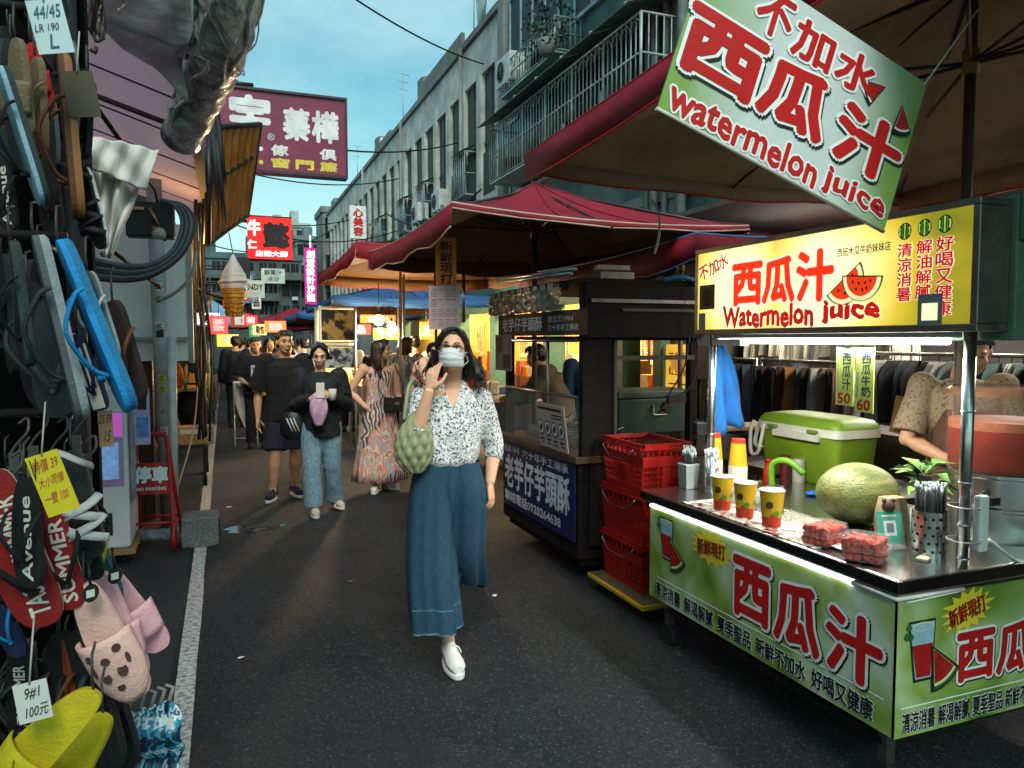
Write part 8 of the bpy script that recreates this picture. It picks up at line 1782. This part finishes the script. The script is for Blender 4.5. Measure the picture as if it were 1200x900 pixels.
figure('person in dark clothes seen from behind beyond the cloth-draped table',(.20,14.6,0),R(180),1.70,None,SKIN2,'short',HAIR,(M('navy_top','15181f',.9,var=.2),'long',.82,.03),(BLP,'pants'),DSH,(0,0,0),.012,False,None,False,12)
def print_tee():
    loc=(.44,11.6,0); t,J,H=figure('person in a black T-shirt with a white print carrying a yellow bag',loc,R(-3),1.66,{'el_r':(-.24,-.02,1.05),'wr_r':(-.13,-.17,.97)},SKIN2,'short',HAIRB,(BLKT,'short',.80,.025),(BLP,'pants'),DSH,(R(6),R(-4),0),.010,False,None,True,13)
    b=B(); fr=Frame((-.07,-.158,1.08),(1,0,0),(0,.08,1)); b.rect(fr,0,0,.16,.16,0,0,.004); b.text(fr,'VE',.02,.03,.14,.13,.001,1,.02); b.build('shirt_print',[M('print_white','a9b4ba',.8),INK],t)
    sb=thing('handbag','mustard yellow crossbody bag on the person in the printed black T-shirt','bag',(loc[0]+.10,loc[1]-.21,.80)); b=B(); b.rings([[Vector((.17*q*math.cos(a),.06*q*math.sin(a),z)) for a in [2*math.pi*k/18 for k in range(18)]] for q,z in((.7,0),(1,.06),(1,.16),(.85,.22))]); b.build('bag_body',M('bag_mustard','b07f16',.7,var=.2,bump=.2),sb,auto=50); b=B(); b.tube(sp([(-.12,.02,.2),(-.03,.0,.38),(.05,.05,.56),(.06,.14,.68)],6),.014,6,flat=.5); b.build('strap',M('bag_mustard','b07f16'),sb)
print_tee()
figure('person in a white shirt seen from behind between the couple and the picture cabinet',(1.30,13.4,0),R(165),1.66,None,SKIN,'short',HAIR,(WHT,'short',.8,.02),(JEAN,'pants'),DSH,(R(25),0,0),.012,False,None,False,14)
figure('grey-haired stallholder in a grey-green shirt behind the bulb-lit stall',(2.05,13.2,0),R(-8),1.68,{'el_l':(.23,-.08,1.06),'wr_l':(.12,-.26,1.1)},SKIN2,'short',M('grey_hair','77736c',.6,var=.3),(GREYT,'short',.8,.03),(BLP,'pants'),DSH,(0,R(-8),0),.011,False,None,True,15)
figure('dark-haired person in a white striped shirt seen from behind beyond the sundress woman',(2.42,10.4,0),R(150),1.66,None,SKIN,'bob',HAIR,(M('striped_shirt','aeb2b6',.9,var=.55,scale=26,stretch=(1,1,.2),thr=(.45,.55)),'short',.8,.03),(BLP,'pants'),DSH,(R(-30),0,0),.012,True,None,False,16)
figure('person in black standing next to the white striped shirt',(2.12,10.9,0),R(190),1.63,None,SKIN,'bob',HAIR,(BLKT,'short',.8,.02),(BLP,'pants'),DSH,(0,0,0),.012,True,None,False,17)
pal=[('grey hooded top','4a4c4e'),('navy shirt','1c2638'),('tan jacket','6a5640'),('white T-shirt','b4b2ac'),('dark green jacket','24342c'),('black coat','121214'),('faded red shirt','6a2424'),('pale blue shirt','6a8090')]
for i,(x,y) in enumerate(((.62,15.8),(.95,17),(1.5,18.5),(.45,19.5),(1.9,20),(1.15,22),(.75,24),(2.3,16.8),(.98,12.6),(1.02,14.8),(.72,13.2),(2.75,11.2),(2.0,15.2),(.3,17.2),(2.9,9.6),(1.45,15.6))):
    nm,c=pal[i%8]; figure('distant shopper in a %s %s'%(nm,['in the crowd beneath the blue canopies','walking down the crowded lane','close behind the walking couple','among the lit stalls of the lane'][(i%2)+2*(i>7)]),(x,y,0),R([0,180,20,170,-30,190,5,150][i%8]),1.6+.03*(i%4),None,SKIN2,'short' if i%2 else 'bob',HAIR,(M('shopper_'+c,c,.9,var=.2),'long' if i%3 else 'short',.8,.03),(BLP if i%2 else JEAN,'pants'),DSH,(0,0,0),.016,bool(i%2),None,False,20+i)
def floral2(): return M('cream_floral','a08a6c',.9,var=.1,scale=75,thr=(.54,.62),c2='6a4430')
tv,Jv,Hv=figure('juice seller in a cream floral shirt and apron behind the steel-based dispenser',(3.47,2.66,0),R(-38),1.70,{'el_r':(-.26,-.06,1.10),'wr_r':(-.10,-.24,1.02),'el_l':(.25,-.03,1.08),'wr_l':(.12,-.24,1.02),'head':(.03,-.04,1.545)},SKIN2,'short',HAIR,(floral2(),'short',.82,.008),(BLP,'pants'),DSH,(R(-6),R(-22),0),.0075,False,{'r':dict(d=(.7,-.6,-.2),n=(-.4,-.6,.6),curl=.5),'l':dict(d=(-.7,-.6,-.2),n=(.4,-.6,.6),curl=.5)},True,30,build=1.0)
b=B(); torso_rings(b,[(0,-.04,.75,.15,.125),(0,-.05,1.0,.15,.14),(0,-.05,1.15,.15,.142),(0,-.05,1.26,.11,.135)]); fuse(b,.01,2).build('apron',M('apron_brown','5a3a2c',.85,var=.2),tv)
figure('cook in an olive shirt with back to the taro cart window, apron tied behind',(2.98,6.45,0),R(-120),1.66,{'chest':(0,-.10,1.19),'neck':(0,-.16,1.33),'head':(0,-.22,1.45),'sh_r':(-.19,-.12,1.28),'sh_l':(.19,-.12,1.28),'el_r':(-.24,-.25,1.1),'wr_r':(-.15,-.45,1.05),'el_l':(.24,-.25,1.1),'wr_l':(.15,-.45,1.05)},SKIN2,'short',HAIR,(OLIVE,'long',.86,.035),(BLP,'pants'),DSH,(0,R(-20),0),.009,False,None,False,31,build=1.15)
figure('shopper in a blue jacket beside the cook in the taro cart window',(3.45,6.75,0),R(160),1.66,None,SKIN2,'short',HAIR,(M('blue_jacket','24405c',.9,var=.2),'long',.8,.03),(JEAN,'pants'),DSH,(0,0,0),.012,False,None,False,32)
figure('shopper in a white T-shirt browsing in the clothes shop above the cool box',(5.05,4.75,0),R(150),1.62,None,SKIN,'bob',HAIR,(WHT,'short',.8,.03),(JEAN,'pants'),DSH,(0,0,0),.011,True,None,False,33)
# ============================================================ stalls up the lane
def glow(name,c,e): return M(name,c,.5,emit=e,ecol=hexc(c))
cb=thing('food_cabinet','white framed glass food cabinet with printed pictures under the maroon canopy','food cabinet',(1.56,11.2,0))
FW=M('cabinet_frame','b9b6ae',.5,var=.1,dirt=.2)
b=B()
for x in(-.26,.24):
    for y in(-.2,.3): b.tube([(x,y,0),(x,y,2.1)],.02,6)
for z in(.85,1.5,1.56,2.06): b.b2((-.27,-.215,z),(.26,.31,z+.03))
b.build('frame',FW,cb)
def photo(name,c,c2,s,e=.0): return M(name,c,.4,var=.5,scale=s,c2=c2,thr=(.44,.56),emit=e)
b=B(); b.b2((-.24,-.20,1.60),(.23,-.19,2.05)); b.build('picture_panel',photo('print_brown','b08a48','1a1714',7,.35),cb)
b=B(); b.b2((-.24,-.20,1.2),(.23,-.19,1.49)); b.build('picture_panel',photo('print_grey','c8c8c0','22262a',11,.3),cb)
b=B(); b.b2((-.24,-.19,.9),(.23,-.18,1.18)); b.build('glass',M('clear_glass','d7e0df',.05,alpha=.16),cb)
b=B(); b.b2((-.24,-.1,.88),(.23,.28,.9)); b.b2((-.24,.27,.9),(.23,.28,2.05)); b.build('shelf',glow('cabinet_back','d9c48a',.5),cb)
for x,c,n in((.02,'d88a1c','amber'),(.11,'c8321c','red'),(.19,'d8b01c','yellow')):
    b=B(); b.lathe([(0,0),(.035,0),(.035,.13),(.015,.16),(.015,.19),(0,.19)],(1.56+x,11.06,.901),12); tag(b.build('drink_bottle',glow('drink_'+c,c,.3)),n+' drink bottle in the glass food cabinet','bottle')
for i,(x,y,z,r,lab) in enumerate(((2.15,11.0,1.9,.07,'large bright bulb hanging at the edge of the maroon canopy'),(2.55,12.0,1.84,.065,'second bright bulb hanging beside the large one'),(2.62,13.3,1.78,.05,'small bulb deeper in the bulb-lit stall'),(2.95,13.6,1.80,.05,'small bulb at the far back of the bulb-lit stall'),(2.1,14.2,1.95,.05,'small bulb under the blue canopy edge'))):
    t=thing('hanging_bulb',lab,'lamp',(x,y,z),group='bulbs hanging under the canopies')
    b=B(); b.ell((0,0,0),(r,r,r*1.1)); b.build('bulb',M('bulb_glow','fff2d8',.4,emit=26,ecol=(1,.86,.62)),t); b=B(); b.lathe([(.02,r*.9),(.028,r*1.1),(.02,r*1.8),(0,r*1.9)],seg=10); b.tube([(0,0,r*1.8),(0,0,.55)],.006,5); b.build('socket',BLACK,t)
    lamp(t,'POINT',(0,0,-r*1.6),75 if i<2 else 45,(1,.72,.42),.08)
def stall(label,x0,x1,y0,y1,h,c,goods,seed):
    t=thing('market_stall',label,'market stall',((x0+x1)/2,(y0+y1)/2,0)); w,l=(x1-x0)/2,(y1-y0)/2
    b=B(); b.b2((-w,-l,h-.03),(w,l,h)); b.build('tabletop',M('stall_wood','7a6c54'),t)
    b=B(); vs=[]; n=30
    per=[(-w-.01,-l-.01),(w+.01,-l-.01),(w+.01,l+.01),(-w-.01,l+.01)]; m_=[]
    for k in range(4):
        for i in range(n): m_.append(Vector(per[k]+(0,)).lerp(Vector(per[(k+1)%4]+(0,)),i/n))
    N_=len(m_); vs=[p+Vector((0,0,h+.003)) for p in m_]+[p*(1.0+.03*math.sin(i*.9)+.02)+Vector((0,0,h-.42+.03*math.sin(i*.5))) for i,p in enumerate(m_)]
    b.add(vs,[(i,(i+1)%N_,N_+(i+1)%N_,N_+i) for i in range(N_)],0,True); b.add([p+Vector((0,0,h+.003)) for p in m_],[tuple(range(N_))]); b.build('cloth',M('stallcloth_'+c,c,.85,var=.2,bump=.2),t)
    for x in(-w+.05,w-.05):
        for y in(-l+.05,l-.05): q=B(); q.tube([(x,y,0),(x,y,h-.03)],.018,6); q.build('leg',STEELD,t)
    rr=random.Random(seed)
    for k in range(goods):
        cc,nm=[('b03a1c','red'),('c8a03a','yellow'),('d0ccc0','white'),('3a2a20','brown'),('2a4a6a','blue'),('7a9a3a','green'),('c87a2a','orange'),('8a8a86','grey')][rr.randrange(8)]
        sx,sy,sz=rr.uniform(.06,.16),rr.uniform(.08,.18),rr.uniform(.05,.2); px=(x0+x1)/2+rr.uniform(-w+.1,w-.1); py=(y0+y1)/2+rr.uniform(-l+.1,l-.1)
        q=B(); q.rings([[Vector((px+sx*a*f*.5,py+sy*e*f*.5,h+.006+sz*v)) for a,e in((-1,-.7),(-.7,-1),(.7,-1),(1,-.7),(1,.7),(.7,1),(-.7,1),(-1,.7))] for f,v in((.9,0),(1,.1),(1,.85),(.8,1))],smooth=False)
        tag(q.build('goods_packet',M('goods_'+cc,cc,.6,var=.3,scale=25)),nm+' packet of goods on the '+label.split(' with')[0],'packet','packets on the '+label.split(' with')[0])
stall('white-clothed stall with packets behind the sundress woman',2.0,3.3,10.9,13.0,.88,'9a9a98',16,1)
stall('dark stall with bright packets before the yellow food shop',2.5,3.8,8.4,10.0,.85,'4a4a4c',12,2)
stall('low stall with mixed goods beyond the cloth table',-1.0,-.15,15,18.5,.8,'6a5a50',12,3)
stall('distant stall with goods at the end of the crowd',.9,2.2,26,28,.9,'7a6a60',10,4)
rr=random.Random(8)
sg=[(2.45,14.8,1.72,.55,.2,'d8281c','red'),(3.0,14.6,1.62,.5,.22,'e0a41c','amber'),(2.9,14.9,1.95,.7,.16,'e06a1c','orange'),(3.3,12.6,1.62,.22,.3,'c87a2a','tall orange'),(3.55,11.8,1.66,.2,.26,'c8a048','tall yellow'),(1.2,19.2,1.8,.5,.28,'d86a2a','warm orange'),(.95,21.8,1.75,.35,.3,'e0c070','pale yellow'),(-.1,18.6,1.75,.4,.42,'d83a3a','pinkish red'),(.1,19.6,1.45,.5,.3,'e0b030','yellow'),(-.35,20.5,2.0,.55,.3,'d8d0d0','white'),(.5,23.3,2.0,.6,.4,'7a2418','brick'),(.62,18.9,1.98,.3,.22,'c81c24','small crimson'),(.85,23.0,1.7,.3,.4,'2a6a3a','green')]
for k,(x,y,z,w,h,c,n) in enumerate(sg):
    fr=Frame((x-w/2,y,z),(1,0,0),(0,0,1)); b=B(); b.rect(fr,0,0,w,h,0,0,.06)
    s=['冰品','小吃','飲料','滷味','熱炒','服飾','鞋包','茶飲','豆花','美食','雜貨','糖','果'][k]
    (b.vtext if h>w else b.text)(fr,s,w*.2,h*.15,w*.8,h*.85,.004,1,.05)
    b.tube([fr.p(w*.5,h,-.03),fr.p(w*.5,h+.5,-.03)],.008,5,2)
    tag(b.build('lit_sign',[glow('lit_'+c,c,.9),WOUT if c not in('d8d0d0','e0c070') else INK,BLACK]),n+' lit stall sign hanging in the crowded lane under the canopies','sign')
# white tent poles by the bulbs
for x,y,l in((2.28,10.2,'standing before the large hanging bulb'),(2.42,10.6,'standing just behind the other tent pole')):
    b=B(); b.tube([(x,y,0),(x+.02,y,2.55)],.02,8); tag(b.build('tent_pole',M('pole_white','b9b6ac',.4,dirt=.2)),'pale tent pole %s'%l,'pole')
# shop fronts continuing down the left side
for k,(y0,c,lab) in enumerate(((9.7,'7a6a5a','brown'),(13.2,'5a6a6a','grey-blue'),(17,'8a7a6a','tan'),(21,'6a5a5a','mauve'),(25,'7a8078','pale grey'))):
    t=thing('sheet_awning','%s fixed awning over a shop front beyond the bag stall'%lab,'awning',(-.8,y0,2.6),group='awnings along the left side'); b=B(); b.add([(-.5,0,.6),(-.5,3.4,.6),(.52-.05*k,3.4,.05),(.52-.05*k,0,.05)],[(0,1,2,3)]); b.build('awning_sheet',M('awn_'+c,c,.7,var=.2,dirt=.4),t,solid=.02)
    for q in range(4): b=B(); b.tube([(-.5,q*1.1,.58),(.5-.05*k,q*1.1,.03)],.012,5); b.build('rafter',BLACK,t)

# repeats that share a label are told apart by their order
def order_labels():
    from collections import defaultdict
    D_=defaultdict(list)
    for o in COL.objects:
        if o.parent is None and o.get('label') and o.get('group'): D_[(o['label'],o['group'])].append(o)
    W_=['first','second','third','fourth','fifth','sixth','seventh','eighth','ninth','tenth','eleventh','twelfth','thirteenth','fourteenth','fifteenth','sixteenth']
    for (l,g),os_ in D_.items():
        n=len(os_)
        if n<2 or n>16: continue
        sp_=[max(o.location[i] for o in os_)-min(o.location[i] for o in os_) for i in range(3)]
        if sp_[1]>=max(sp_[0],sp_[2]): os_.sort(key=lambda o:o.location.y); t=' from the near end'
        elif sp_[2]>=sp_[0]: os_.sort(key=lambda o:-o.location.z); t=' from the top'
        else: os_.sort(key=lambda o:o.location.x); t=' from the shop side'
        for i,o in enumerate(os_):
            q=W_[i]+t
            o['label']=l+', '+q
order_labels()
